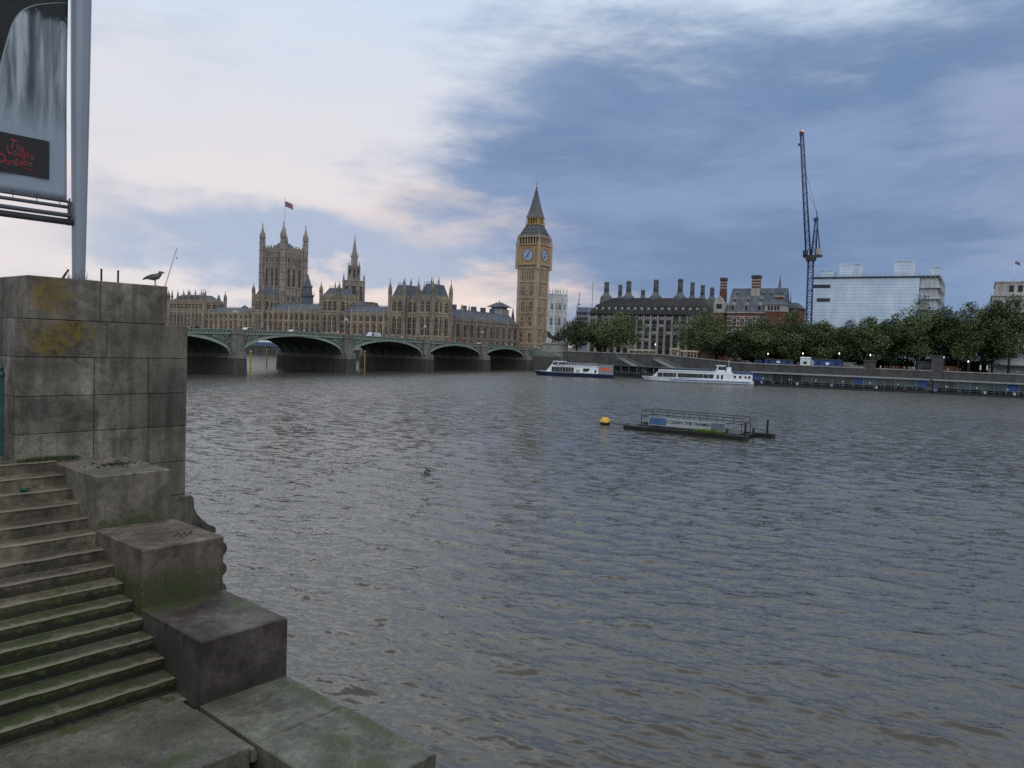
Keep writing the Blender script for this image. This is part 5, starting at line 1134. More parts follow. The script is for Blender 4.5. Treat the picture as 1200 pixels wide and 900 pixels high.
def statue_group():
    s, w, z = on(650.5, 408, 6); p = bank('statue_plinth', s, w, 8.0, 'tall pale granite plinth by the bridge end carrying a dark statue', 'plinth')
    zt = on(650.5, 404.5, 6)[2] - 8.0 + .9; mb = MB(); mb.box(-4.6, 4.6, -2.6, 2.6, -3, zt - .5); mb.box(-5.0, 5.0, -3.0, 3.0, zt - .5, zt); mb.box(-4.8, 4.8, -2.8, 2.8, -.2, .5); mb.build('block', M['quayL'], p)
    t = bank('chariot_statue', s, w, 8.0 + zt, 'dark bronze group of two rearing horses and a standing figure in a chariot', 'statue')
    for y in (-.8, .9):
        mb = MB()
        mb.tube([(-.9, y, 2.0), (-2.2, y, 2.5), (-3.0, y, 3.3)], [.62, .58, .42], 8); mb.tube([(-2.9, y, 3.2), (-3.5, y, 4.3), (-3.7, y, 4.6)], [.42, .30, .26], 7); mb.tube([(-3.6, y, 4.6), (-4.3, y, 4.3)], [.27, .15], 7)
        for dx, pts in ((0, [(-1.0, y - .3, 1.9), (-.5, y - .3, 1.0), (-.9, y - .3, 0)]), (0, [(-1.0, y + .3, 1.9), (-1.2, y + .3, 1.0), (-1.5, y + .3, 0)]), (0, [(-2.9, y - .3, 2.9), (-3.8, y - .3, 2.6), (-3.9, y - .3, 1.8)]), (0, [(-2.9, y + .3, 2.9), (-3.6, y + .3, 3.0), (-4.2, y + .3, 2.3)])): mb.tube(pts, [.28, .17, .10], 6)
        mb.tube([(-.5, y, 2.1), (.0, y, 1.6), (.1, y, .8)], [.16, .12, .04], 5); mb.build('horse', M['statue'], t)
    mb = MB(); mb.box(.3, 2.6, -1.0, 1.0, .9, 1.2); mb.loft([(.3, -1.0, 1.2), (.3, 1.0, 1.2), (.6, 1.0, 1.2), (.6, -1.0, 1.2)], [(.1, -1.0, 2.3), (.1, 1.0, 2.3), (.3, 1.0, 2.3), (.3, -1.0, 2.3)])
    for y in (-1.15, 1.15): mb.tube([(1.5 + .95 * math.cos(a), y, .95 + .95 * math.sin(a)) for a in [6.2832 * i / 14 for i in range(15)]], .10, 5); [mb.tube([(1.5, y, .95), (1.5 + .95 * math.cos(a), y, .95 + .95 * math.sin(a))], .05, 4) for a in [6.2832 * i / 6 for i in range(6)]]
    mb.build('chariot', M['statue'], t)
    mb = MB(); mb.lathe(1.2, 0, [(.55, 1.1), (.48, 2.0), (.36, 2.9), (.5, 3.5), (.3, 3.9), (.14, 4.0), (.24, 4.25), (.24, 4.45), (.06, 4.7)], 10); mb.tube([(1.2, .4, 3.7), (.9, 1.0, 4.2), (.7, 1.3, 4.8)], [.17, .13, .09], 6); mb.tube([(1.2, -.4, 3.7), (.9, -.9, 3.9), (.8, -1.0, 4.6)], [.17, .13, .09], 6); mb.tube([(.8, -1.0, 2.2), (.8, -1.0, 6.3)], .05, 5); mb.build('figure', M['statue'], t)
    for x, y in ((2.1, .5), (2.1, -.5)): mb = MB(); mb.lathe(x, y, [(.4, 1.1), (.34, 1.9), (.24, 2.4), (.1, 2.55), (.19, 2.8), (.04, 3.1)], 8); mb.build('crouching_figure', M['statue'], t)
statue_group()

def portcullis():
    w0 = 75.0; t = bank('office_block', 0, w0, 0, 'dark bronze office block with pale vertical columns and rows of tall roof chimneys', 'building')
    xl = bw(690.5, 390, w0)[0]; xr = bw(811, 390, w0)[0] + 8; D = 52; ze = 27.4
    mb = MB(); mb.box(xl, xr, .6, D, 5, ze); mb.box(xl - .6, xr + .6, -.5, D, ze - .5, ze, 0)
    for z in (13.0, 16.4, 19.8, 23.4): mb.box(xl, xr, .35, .6, z - .35, z + .35)
    mb.build('facade', M['bronze'], t)
    n = 17; bay = (xr - xl) / n
    for i in range(n + 1):
        x = xl + bay * i; mb = MB(); mb.frust(x - .62, x + .62, -.35, .7, 5.5, x - .42, x + .42, -.05, .7, ze - .5); mb.build('column', M['column'], t)
    wm = MB(); wm.box(-bay * .33, bay * .33, -.02, .25, 0, 2.3, 0); wm.box(-.09, .09, -.1, 0, 0, 2.3, 1); wm.box(-bay * .33, bay * .33, -.1, 0, 1.1, 1.25, 1); wm = wm.mesh('window', [flat('office_glass', (.06, .07, .085), .15, var=.4), M['bronze']])
    wb = MB(); wb.box(-bay * .33, bay * .33, -.02, .25, 0, 2.3, 0); wb.box(-bay * .30, bay * .30, -.06, 0, .9, 2.2, 2); wb.box(-.09, .09, -.1, 0, 0, 2.3, 1); wb = wb.mesh('window', [flat('office_glass_blind', (.06, .07, .085), .15, var=.4), M['bronze'], flat('pale_blind', (.36, .36, .35), .8, var=.2)])
    r = random.Random(3)
    for j, z in enumerate((10.2, 13.6, 17.0, 20.4, 23.9)):
        for i in range(n): link('window', wb if r.random() < .22 + .14 * j else wm, t, (xl + bay * (i + .5), .4, z), 0)
    # canted roof: attic band, ribs, hips
    mb = MB(); zr = 35.6
    mb.frust(xl - .4, xr + .4, -.3, D, ze, xl + 2.2, xr - 2.2, 2.6, D - 2.6, ze + 4.2); mb.frust(xl + 2.2, xr - 2.2, 2.6, D - 2.6, ze + 4.2, xl + 8.5, xr - 7.5, 9.5, D - 9.5, zr)
    nr = 34
    for i in range(nr + 1):
        f = i / nr; a = Vector((xl - .4 + (xr - xl + .8) * f, -.35, ze)); b = Vector((xl + 2.2 + (xr - xl - 4.4) * f, 2.5, ze + 4.25)); c = Vector((xl + 8.5 + (xr - xl - 16) * f, 9.4, zr + .05)); mb.tube([a, b, c], .11, 4)
    rf = mb.build('roof', M['bronzeR'], t)
    dm = MB(); dm.box(-bay * .22, bay * .22, -.35, 1.2, 0, 1.7, 0); dm.box(-bay * .17, bay * .17, -.42, -.35, .25, 1.45, 1); dm = dm.mesh('attic_window', [M['bronze'], flat('attic_blind', (.42, .43, .44), .7, var=.15)])
    for i in range(n): link('attic_window', dm, t, (xl + 1.2 + (xr - xl - 2.4) * (i + .5) / n, 1.5, ze + 1.7), 0)
    mb = MB(); sx, sz = bw(645, 356, w0); sx = bw(747.5, 356, w0 + 6)[0]; mb.add([(sx - 4, 3.75, ze + 4.35), (sx + 3.4, 3.75, ze + 4.35), (sx + 2.6, 7.2, zr - 2.2), (sx - 3.4, 7.2, zr - 2.2)], [(0, 1, 2, 3)]); mb.build('rooflight', flat('rooflight_glass', (.22, .30, .38), .1, var=.2), t)
    for cx_, ty, back in ((443, 112, 0), (585, 105, 0), (760, 97, 0), (915, 92, 0), (1040, 128, 0), (530, 130, 1), (605, 145, 1), (675, 162, 1), (992, 113, 1), (1057, 131, 1), (1117, 147, 1)):
        px, py = 630 + cx_ / 5.4545, 310 + ty / 5.4545
        yy = 11.0 if not back else 32.0
        s, z = bw(px, py, w0 + yy)
        if cx_ in (605, 1040): continue
        mb = MB(); big = 1.0 if not back else .85
        mb.cyl(0, 0, zr - 3.2, zr + .5, 3.3 * big, 2.9 * big, 12, 0); mb.cyl(0, 0, zr + .5, zr + 1.0, 2.75 * big, 2.6 * big, 12, 0); mb.cyl(0, 0, zr + 1.0, zr + 2.0, 2.3 * big, 1.6 * big, 12, 0); mb.cyl(0, 0, zr + 2.0, zr + 3.0, 1.6 * big, 1.3 * big, 12, 0); mb.cyl(0, 0, zr + 3.0, z - .9, 1.08 * big, 1.02 * big, 12, 0); mb.cyl(0, 0, z - .9, z - .5, 1.4 * big, 1.4 * big, 12, 0); mb.cyl(0, 0, z - .5, z, 1.1 * big, 1.1 * big, 12, 0)
        for k in range(12): a = k * math.pi / 6; mb.tube([(1.14 * big * math.cos(a), 1.14 * big * math.sin(a), zr + 3), (1.08 * big * math.cos(a), 1.08 * big * math.sin(a), z - .9)], .13, 4)
        mb.build('chimney', M['lead'], t, (s, yy, 0))
    s, z = bw(695, 330, w0 + 4); mb = MB(); mb.tube([(s, 4, 5), (s, 4, z)], [.22, .1], 6); mb.build('flagpole', M['char'], t)
portcullis()

def red_building():
    w0 = 60.0; t = bank('red_brick_building', 0, w0, 0, 'red brick building with white stone bands, steep slate roof and striped chimneys', 'building')
    xl = bw(851, 390, w0)[0]; xr = bw(916, 390, w0)[0]; ze, zr = 27.8, 38.6; D = 16
    mb = MB(); mb.box(xl, xr, 0, D, 5, ze); wall = mb.build('wall', M['brick'], t)
    mb = MB()
    for z in (9, 12, 15.2, 16.8, 19.2, 22.0, 24.2, 26.0): mb.box(xl - .1, xr + .1, -.12, .0, z - .22, z + .22)
    mb.box(xl - .5, xr + .3, -.5, D, ze - .4, ze); mb.build('stone_bands', M['portl'], wall)
    wm = MB(); wm.box(-1.15, 1.15, -.1, .1, -.3, 3.3, 1); wm.box(-.8, .8, -.16, -.08, 0, 2.9, 0); wm.box(-.07, .07, -.2, -.15, 0, 2.9, 1); wm.box(-.8, .8, -.2, -.15, 1.4, 1.55, 1); wm = wm.mesh('window', [M['pane'], M['portl']])
    n = 6
    for z in (8, 12.6, 17.4, 22.2):
        for i in range(n): link('window', wm, t, (xl + 1.6 + (xr - xl - 3.2) * (i + .5) / n, 0, z), 0)
    mb = MB(); mb.add([(xl - .3, -.4, ze), (xr, -.4, ze), (xr, D, ze), (xl - .3, D, ze), (xl - .3, D / 2 - .4, zr), (xr, D / 2 - .4, zr), (xr, D / 2 + .4, zr), (xl - .3, D / 2 + .4, zr)], [(0, 1, 5, 4), (1, 2, 6, 5), (2, 3, 7, 6), (3, 0, 4, 7), (4, 5, 6, 7)]); roof = mb.build('roof', M['slate'], t)
    def dormer(px, py, sc, yy):
        s, z = bw(px, py, w0 + yy); mb = MB(); mb.box(-.75 * sc, .75 * sc, -.2, 2.6 * sc, -1.6 * sc, .9 * sc, 0); mb.box(-.5 * sc, .5 * sc, -.28, -.2, -1.2 * sc, .6 * sc, 1); mb.loft([(-.95 * sc, -.35, .9 * sc), (.95 * sc, -.35, .9 * sc), (0, -.35, 1.9 * sc)], [(-.95 * sc, 2.8 * sc, .9 * sc), (.95 * sc, 2.8 * sc, .9 * sc), (0, 2.8 * sc, 1.9 * sc)], 0); mb.build('dormer', [M['portl'], M['pane']], roof, (s, yy, z))
    for px in (858.9, 874.5, 890): dormer(px, 360.3, 1.25, .6)
    for px in (861.5, 876.5, 892.5): dormer(px, 351.7, .75, 3.2)
    for px in (864.3, 880, 895, 904.5): dormer(px, 344.2, .55, 5.4)
    def stack(px0, px1, pt, pb, yy, base):
        s0, z1 = bw(px0, pt, w0 + yy); s1, z0 = bw(px1, pb, w0 + yy); m = MB(); x0, x1 = s0, s1
        m.box(x0, x1, yy - 1.3, yy + 1.3, z0 - 5, z0 + .2, 1 if base else 0); m.box(x0 + .1, x1 - .1, yy - 1.2, yy + 1.2, z0 + .2, z1 - 1.1, 0); m.box(x0 - .2, x1 + .2, yy - 1.5, yy + 1.5, z1 - 1.1, z1 - .3, 2); m.box(x0, x1, yy - 1.3, yy + 1.3, z1 - .3, z1, 2)
        z = z0 + 1.0
        while z < z1 - 1.4: m.box(x0 + .02, x1 - .02, yy - 1.28, yy + 1.28, z, z + .5, 1); z += 1.25
        m.build('chimney', [M['brick'], M['portl'], M['char']], t)
    stack(845.2, 851.2, 325.7, 341, 7, 0); stack(882, 891.2, 322.8, 338.5, 6.4, 1)
    # white gable at the left
    s, z = bw(843, 354, w0 - 1); mb = MB(); mb.box(-2.1, 2.1, 0, 5, -16, -3.4, 1); mb.box(-2.3, 2.3, -.1, 5, -3.4, 1.0, 0); mb.loft([(-2.3, -.1, 1.0), (2.3, -.1, 1.0), (1.5, -.1, 2.6), (0, -.1, 4.0), (-1.5, -.1, 2.6)], [(-2.3, 1, 1.0), (2.3, 1, 1.0), (1.5, 1, 2.6), (0, 1, 4.0), (-1.5, 1, 2.6)], 0); mb.box(-1.2, 1.2, -.2, -.1, -1.6, .4, 2); mb.build('gable', [M['portl'], M['brick'], M['pane']], t, (s, -1, z - 1.2))
    # corner turret with spire, and its bay
    s0, z = bw(897, 361.5, w0 - 2); s1, _ = bw(918, 361.5, w0 - 2); mb = MB(); mb.box(s0, s1, -2, 10, 5, z - 1.2, 1); mb.box(s0 - .2, s1 + .2, -2.2, 10, z - 1.2, z + 1.6, 0); 
    for i in range(4): mb.box(s0 + 1 + i * (s1 - s0 - 2) / 4, s0 + 1 + (i + .62) * (s1 - s0 - 2) / 4, -2.28, -2.2, z - .7, z + 1.1, 2)
    mb.frust(s0 - .6, s1 + .6, -2.7, 10, z + 1.6, s0 + 3, s1 - 2.5, 2.5, 9, z + 5.2, 3); mb.build('bay', [M['portl'], M['brick'], M['pane'], M['slate']], t)
    s, z = bw(914.6, 321.7, w0 + 2); mb = MB(); mb.cyl(0, 0, 5, z - 9.5, 1.7, 1.7, 8, 0); mb.cyl(0, 0, z - 9.5, z - 8.8, 2.0, 2.0, 8, 1); mb.lathe(0, 0, [(1.7, z - 8.8), (1.75, z - 7.6), (1.2, z - 6.2), (.6, z - 5.2), (.5, z - 4), (.25, z - 2), (.03, z)], 8, 2, False); mb.build('turret', [M['brick'], M['portl'], M['slate']], t, (s, 2, 0))
    t2 = bank('low_brick_wing', 0, w0 + 8, 0, 'low brick wing with a hipped roof between the turret and the blue crane', 'building'); s0, z = bw(921, 358, w0 + 8); s1 = bw(937.5, 358, w0 + 8)[0]
    mb = MB(); mb.box(s0, s1, 0, 12, 5, z - 1.2); mb.build('wall', M['brick'], t2); mb = MB(); mb.frust(s0 - .5, s1 + .6, -.6, 12.5, z - 1.2, s0 + 1.5, s1 - 2, 3, 9, z + 1.4); mb.box(s0 + 3.2, s1 - .6, -.3, 3, z - 2.6, z - .2); mb.build('roof', M['slate'], t2); mb = MB(); mb.tube([(s0 + 1, 4, z), (s0 + 1, 4, z + 6.5)], [.35, .05], 6); mb.build('finial', M['slate'], t2)
    # dark gap building behind the trees
    t3 = bank('low_brick_range', 0, w0 + 14, 0, 'low brick range with slate roof partly behind trees right of the office block', 'building'); s0 = bw(812, 380, w0 + 14)[0]; s1 = bw(850, 380, w0 + 14)[0]
    mb = MB(); mb.box(s0, s1, 0, 12, 5, 25); mb.build('wall', M['brick'], t3); mb = MB(); mb.frust(s0, s1, -.4, 12, 25, s0 + 2, s1 - 2, 4, 8, 30); mb.build('roof', M['bronzeR'], t3)
red_building()

def tower_crane():
    w0 = 80; s, z = bw(948.8, 380, w0); t = bank('tower_crane', s, w0, 5, 'tall blue lattice luffing crane with a raised jib beside the white sheeted block', 'crane')
    zs = bw(950.5, 300, w0)[1] - 5; dx = bw(950.5, 300, w0)[0] - s
    def lattice(p, q, r0, r1, n, mb, th=.16):
        p, q = Vector(p), Vector(q); d = (q - p).normalized(); a = d.cross(Vector((0, 1, 0))).normalized(); b = d.cross(a)
        cr_ = [(a + b), (a - b), (-a - b), (-a + b)]
        P_ = [[p + (q - p) * (i / n) + c * (r0 + (r1 - r0) * i / n) for c in cr_] for i in range(n + 1)]
        for k in range(4):
            mb.tube([P_[0][k], P_[n][k]], th, 4)
            for i in range(n): mb.tube([P_[i][k], P_[i + 1][(k + 1) % 4]] if i % 2 else [P_[i][(k + 1) % 4], P_[i + 1][k]], th * .62, 3)
            for i in range(n + 1): mb.tube([P_[i][k], P_[i][(k + 1) % 4]], th * .5, 3)
    mb = MB(); lattice((0, 0, 0), (dx, 0, zs - 2), 1.05, 1.05, 18, mb, .2); mb.build('mast', M['crane'], t)
    mb = MB(); mb.cyl(dx, 0, zs - 2.2, zs - .6, 2.1, 2.3, 10); mb.box(dx - 3.2, dx + 4.5, -1.4, 1.4, zs - .6, zs + .3); mb.build('slewing_platform', M['char'], t)
    mb = MB(); mb.box(dx - 3.0, dx - 1.2, -2.4, -1.0, zs + .3, zs + 2.3); mb.build('cab', M['navy'], t)
    c0 = bw(948.5, 292, w0); c1 = bw(962.5, 292, w0); mb = MB(); mb.box(dx + 2.2, c1[0] - s, -1.5, 1.5, zs + .4, zs + 2.9); mb.box(dx + 1.0, c1[0] - s - .5, -1.2, 1.2, zs - .3, zs + .4); mb.build('counterweight', M['conc'], t)
    A = bw(956.7, 246.7, w0); ax, az_ = A[0] - s, A[1] - 5
    mb = MB(); lattice((dx + 1.0, 0, zs + .4), (ax + .3, 0, az_ - 3), .9, .5, 8, mb, .17); mb.tube([(dx + 3.6, -.8, zs + .8), (ax, -.3, az_)], .14, 4); mb.tube([(dx + 3.6, .8, zs + .8), (ax, .3, az_)], .14, 4); mb.box(ax - .9, ax + .9, -.7, .7, az_ - 4.5, az_ - 3.4); mb.build('a_frame', M['crane'], t)
    J = bw(939.5, 155.5, w0); jx, jz = J[0] - s, J[1] - 5
    mb = MB(); lattice((dx - 1.2, 0, zs + .3), (jx, 0, jz), .95, .62, 26, mb, .17); mb.build('jib', M['crane'], t)
    mb = MB(); mb.box(jx - .8, jx + .8, -.8, .8, jz - 1.0, jz + .4); mb.box(jx - 1.2, jx - .2, -.5, .5, jz - 5.4, jz - 4.6); mb.build('jib_head', M['char'], t)
    mb = MB(); mb.ball((jx + .5, 0, jz + .6), .35, 6); mb.build('warning_lamp', flat('red_warning_lamp', (.6, .1, .05), .4, emit=(1, .15, .06), es=4), t)
    mb = MB(); mb.tube([(ax, 0, az_), (dx - 1 + (jx - dx) * .82, 0, zs + (jz - zs) * .82)], .06, 4); mb.tube([(ax, 0.3, az_ - .3), (dx - 1 + (jx - dx) * .6, 0, zs + (jz - zs) * .6)], .05, 4); mb.tube([(jx, 0, jz), (dx - 2.3, 0, zs + 6)], .04, 3); mb.build('cable', M['char'], t)
tower_crane()
def thin_crane(p0, p1, d, label, mat=None):
    s, w, z = dep(*p0, d); s2, w2, z2 = dep(*p1, d); t = bank('site_crane', s, w, 0, label, 'crane'); mb = MB(); a = Vector((0, 0, z - 40)); b = Vector((0, 0, z)); c = Vector((s2 - s, w2 - w, z2))
    for o in (-.5, .5): mb.tube([b + Vector((o, 0, 0)), c + Vector((o * .6, 0, 0))], .18, 4)
    for i in range(24):
        p = b + (c - b) * (i / 24); q = b + (c - b) * ((i + 1) / 24); mb.tube([p + Vector((-.5, 0, 0)), q + Vector((.5, 0, 0))] if i % 2 else [p + Vector((.5, 0, 0)), q + Vector((-.5, 0, 0))], .10, 3)
    mb.build('jib', mat or M['steel'], t); mb = MB(); mb.box(-.6, .6, -.6, .6, 5, z); mb.build('mast', mat or M['steel'], t)
    mb = MB(); mb.tube([c, c - Vector((0, 0, 9))], .06, 3); mb.box(c.x - .5, c.x + .5, c.y - .4, c.y + .4, c.z - 10.2, c.z - 9); mb.build('hook', M['char'], t)
thin_crane((193, 337), (207.5, 290), 700, 'thin pale crane jib rising beyond the palace just behind the gull')
thin_crane((675, 372), (679.5, 343), 640, 'thin pale crane jib far off beside the twin towered church')

def sheeted_block():
    w0 = 90; t = bank('sheeted_block', 0, w0, 0, 'large block wrapped in white sheeting for building works, with boxes on its roof', 'building')
    xl = bw(952, 330, w0)[0]; xm = bw(1078, 321, w0)[0]; zt = 45.6; D = 45; xr = xm + 6.5
    mb = MB(); mb.box(xl, xm, 0, D, 5, zt - .9); mb.build('sheeted_wall', M['sheet'], t)
    mb = MB(); mb.box(xl - .5, xm + .5, -.6, D, zt - .9, zt - .35); mb.box(xm, xr + 1, 1.6, D, zt - 1.0, zt - .1); mb.build('roof_edge', M['char'], t)
    mb = MB(); mb.box(xm + .05, xr, 2.2, D, 5, zt - 1.0); mb.build('end_wall', M['offwhite'], t)
    mb = MB(); r = random.Random(5)
    for k in range(7):
        for j in range(3):
            if r.random() < .65: mb.box(xm + .3 + j * 2.1, xm + 2.2 + j * 2.1, 1.9, 2.3, 12 + k * 4.6, 12 + k * 4.6 + r.uniform(1.2, 3.4), 0)
    mb.build('sheet_panel', M['sheet'], t)
    mb = MB()
    for k in range(8): mb.box(xm + .2, xr + 1.8, 1.2, 2.2, 8 + k * 4.6, 8.25 + k * 4.6)
    for k in range(5): mb.tube([(xm + .5 + k * 1.7, 1.4, 5), (xm + .5 + k * 1.7, 1.4, zt + .6)], .09, 4)
    for k in range(7): mb.tube([(xr + 1.6, 1.2 + k * 6, 5), (xr + 1.6, 1.2 + k * 6, zt - 1)], .09, 4)
    for k in range(8): mb.box(xr, xr + 1.6, 1.2, D, 8 + k * 4.6, 8.2 + k * 4.6)
    mb.build('scaffold', M['steel'], t)
    for p0, p1, pt, wo in ((962, 976, 316.5, 9), (984, 1008, 309.5, 14), (1048, 1071, 305.5, 16), (1091, 1102, 313, 14)):
        s0, z = bw(p0, pt, w0 + wo); s1 = bw(p1, pt, w0 + wo)[0]; mb = MB(); mb.box(s0, s1, wo, wo + 9, zt - 2, z); mb.box(s0 - .2, s1 + .2, wo - .2, wo + 9.2, z - .3, z + .1); mb.build('roof_box', M['sheet'], t)
    mb = MB(); mb.tube([(xl, .3, zt + .6), (xm, .3, zt + .6)], .05, 4); [mb.tube([(xl + (xm - xl) * i / 26, .3, zt - .4), (xl + (xm - xl) * i / 26, .3, zt + .65)], .05, 4) for i in range(27)]; mb.build('roof_railing', M['steel'], t)
    for px, py, ww in ((963, 335.5, 6.5), (965, 351.5, 5.0)):
        s, z = bw(px, py, w0); mb = MB(); mb.box(s - ww * .55, s + ww * .55, -.12, .02, z - .75, z + .75); mb.build('vent_slot', M['char'], t)
sheeted_block()
def right_building():
    w0 = 70; xl = bw(1164, 330, w0)[0]; t = bank('stone_office', 0, w0, 0, 'pale stone office building with a stepped top and rooftop flagpole at the right edge', 'building')
    zt = 41.0; mb = MB(); mb.box(xl + .8, xl + 46, 1.5, 30, 30, zt); mb.box(xl, xl + 50, 0, 34, 5, 35.6); mb.box(xl - .4, xl + 50, -.4, 34, 35.3, 35.9); mb.box(xl + .5, xl + 46.3, 1.2, 30.3, zt - .5, zt); mb.build('wall', M['conc'], t)
    wm = MB(); wm.box(-.75, .75, -.05, .1, 0, 2.5); wm = wm.mesh('window', [M['pane']])
    for i in range(14):
        link('window', wm, t, (xl + 6 + i * 2.8, 1.5, 37.0)); 
        for z in (9, 13.5, 18, 22.5, 27, 31.2): link('window', wm, t, (xl + 2.5 + i * 2.8, 0, z))
    s, z = bw(1189.4, 305, w0 + 6); mb = MB(); mb.tube([(s, 6, zt - 1), (s, 6, z)], [.12, .07], 6); mb.build('flagpole', M['white'], t)
    f = flag_obj('roof_flag', 1.9, 1.15, 'small red white and blue flag on the pale office at the right edge', 'flag'); f.location = P(s, w0 + 6, z - 1.4); f.rotation_euler = (0, 0, BA)
    s, w, z = dep(683, 360, 600); t = bank('slab_building', s, w, 0, 'far grey glazed slab building beyond the dark tree left of the office block', 'building'); s1 = dep(676, 360, 600); a = 6.0
    mb = MB(); mb.box(-5.2, 4.6, 0, 14, 5, z); mb.build('wall', flat('far_blue_grey_cladding', (.17, .20, .25), .5, var=.2, scale=.3), t)
    for k in range(7):
        for i in range(5): mb = MB(); mb.box(-4.8 + i * 1.9, -3.3 + i * 1.9, -.08, 0, 12 + (z - 14) * k / 7, 12 + (z - 14) * k / 7 + 2.2); mb.build('window', M['pane'], t)
right_building()

# ------------------------------------------------------------------ trees
def tree(s, w, z0, zt, wid, seed, label, leaf, low=0.22, sl=.62, n=5200, squash=1.0):
    r = random.Random(seed); rn = np.random.default_rng(seed); H = zt - z0
    t = bank('plane_tree', s, w, z0, label, 'tree', 'trees along the far embankment')
    mb = MB(); th = H * .34; lean = r.uniform(-.6, .6)
    mb.tube([(0, 0, -.4), (lean * .3, 0, th * .5), (lean, 0, th), (lean * 1.2, 0, H * .72)], [.42, .36, .30, .08], 8)
    for k in range(9):
        a = r.uniform(0, 6.28); zb = r.uniform(th * .75, H * .6); L_ = wid * r.uniform(.26, .42); mb.tube([(lean, 0, zb), (lean + L_ * .5 * math.cos(a), L_ * .5 * math.sin(a), zb + L_ * .30), (lean + L_ * math.cos(a), L_ * math.sin(a), zb + L_ * .75)], [.17, .11, .03], 5)
    mb.build('trunk', M['bark'], t)
    # foliage clumps: lobes spread through the crown volume, leaves on and in each lobe
    lobes = []; cz = H * (low + 1) / 2; hh = H * (1 - low) / 2
    for k in range(44):
        u = rn.normal(size=3); u /= np.linalg.norm(u); rad = rn.random() ** .45
        zf = u[2] * rad; prof = math.sqrt(max(.1, 1 - abs(zf) ** 2.4)) * (1.0 if zf < .1 else 1 - .18 * zf)
        R_ = wid * rn.uniform(.12, .22)
        lobes.append((lean + u[0] * rad * (wid / 2 - R_ * .55) * prof / max(.3, math.hypot(u[0], u[1])) * math.hypot(u[0], u[1]), u[1] * rad * (wid / 2 - R_ * .5) * prof * squash, cz + zf * (hh - R_ * .55), R_))
    lobes.append((lean, 0, H - wid * .13, wid * .13))
    per = max(40, n // len(lobes)); C = []
    for (x, y, z, R_) in lobes:
        d = rn.normal(size=(per, 3)); d /= np.linalg.norm(d, axis=1)[:, None]; q = R_ * (0.45 + .62 * rn.random((per, 1)) ** .6)
        q *= 1 + .25 * np.sin(d[:, :1] * 7 + x) * np.cos(d[:, 2:] * 6 + y)
        c = np.array([x, y, z]) + d * q * np.array([1, 1, .82]); C.append(c)
    C = np.concatenate(C); N_ = len(C)
    nr = rn.normal(size=(N_, 3)) * .5 + np.array([0, 0, .7]) + (C - np.array([lean, 0, cz])) / wid * .9; nr /= np.linalg.norm(nr, axis=1)[:, None]
    ax = np.cross(nr, rn.normal(size=(N_, 3))); ax /= np.linalg.norm(ax, axis=1)[:, None]; ay = np.cross(nr, ax); sz = sl * (.55 + .75 * rn.random((N_, 1)))
    V = np.stack([C - ax * sz * .55, C - ay * sz * .38, C + ax * sz * .6, C + ay * sz * .38], 1).reshape(-1, 3)
    me = bpy.data.meshes.new('crown'); me.from_pydata(V.tolist(), [], np.arange(N_ * 4).reshape(-1, 4).tolist()); me.materials.append(leaf); link('crown', me, t)
    return t
TREES = [  # px centre, py top, px left, px right, offset inland, leaf, label
    (677, 372, 659, 696, 12, 'leafB', 'dark small leaved tree beside the bronze chariot statue'),
    (727, 363, 697, 757, 9, 'leafA', 'broad green tree standing alone in front of the bronze office block'),
    (823, 357, 791, 853, 9, 'leafA', 'broad bright green tree at the right end of the bronze office block'),
    (863, 386, 850, 877, 12, 'leafB', 'small dark tree below the red brick building, lowest of the row'),
    (893, 367, 872, 917, 9, 'leafA', 'green tree covering the lower middle of the red brick building'),
    (929, 363.5, 906, 953, 11, 'leafA', 'green tree in front of the low brick wing'),
    (965, 373, 945, 987, 10, 'leafA', 'green tree just right of the crane foot'),
    (996, 373, 977, 1016, 12, 'leafB', 'darker tree under the left half of the sheeted block'),
    (1022, 370, 1003, 1046, 9, 'leafA', 'green tree under the middle of the sheeted block'),
    (1050, 366, 1034, 1068, 14, 'leafB', 'dark narrow tree left of the tallest peaked tree'),
    (1080, 343.5, 1052, 1108, 10, 'leafA', 'tall peaked tree hiding the right end of the sheeted block'),
    (1112, 357, 1092, 1134, 13, 'leafB', 'dark tree between the tall peaked tree and the pale office'),
    (1141, 351, 1117, 1166, 9, 'leafA', 'big green tree left of the pale stone office'),
    (1168, 350, 1146, 1190, 14, 'leafB', 'dark tree just under the pale stone office'),
    (1188, 342.5, 1160, 1214, 10, 'leafA', 'big light green tree at the right edge of the picture'),
    (1232, 350, 1205, 1260, 10, 'leafA', 'green tree beyond the right edge tree')]
for k, (px, py, pl, pr, off, lf, lab) in enumerate(TREES[:-1]):
    s, w, zt = on(px, py, off); s0 = on(pl, 395, off)[0]; s1 = on(pr, 395, off)[0]; z0 = 8.0 if px < 760 else 6.1
    tree(s, w, z0, zt, (s1 - s0) * 1.34, 20 + k, lab, M[lf], .08, .52, 12500)

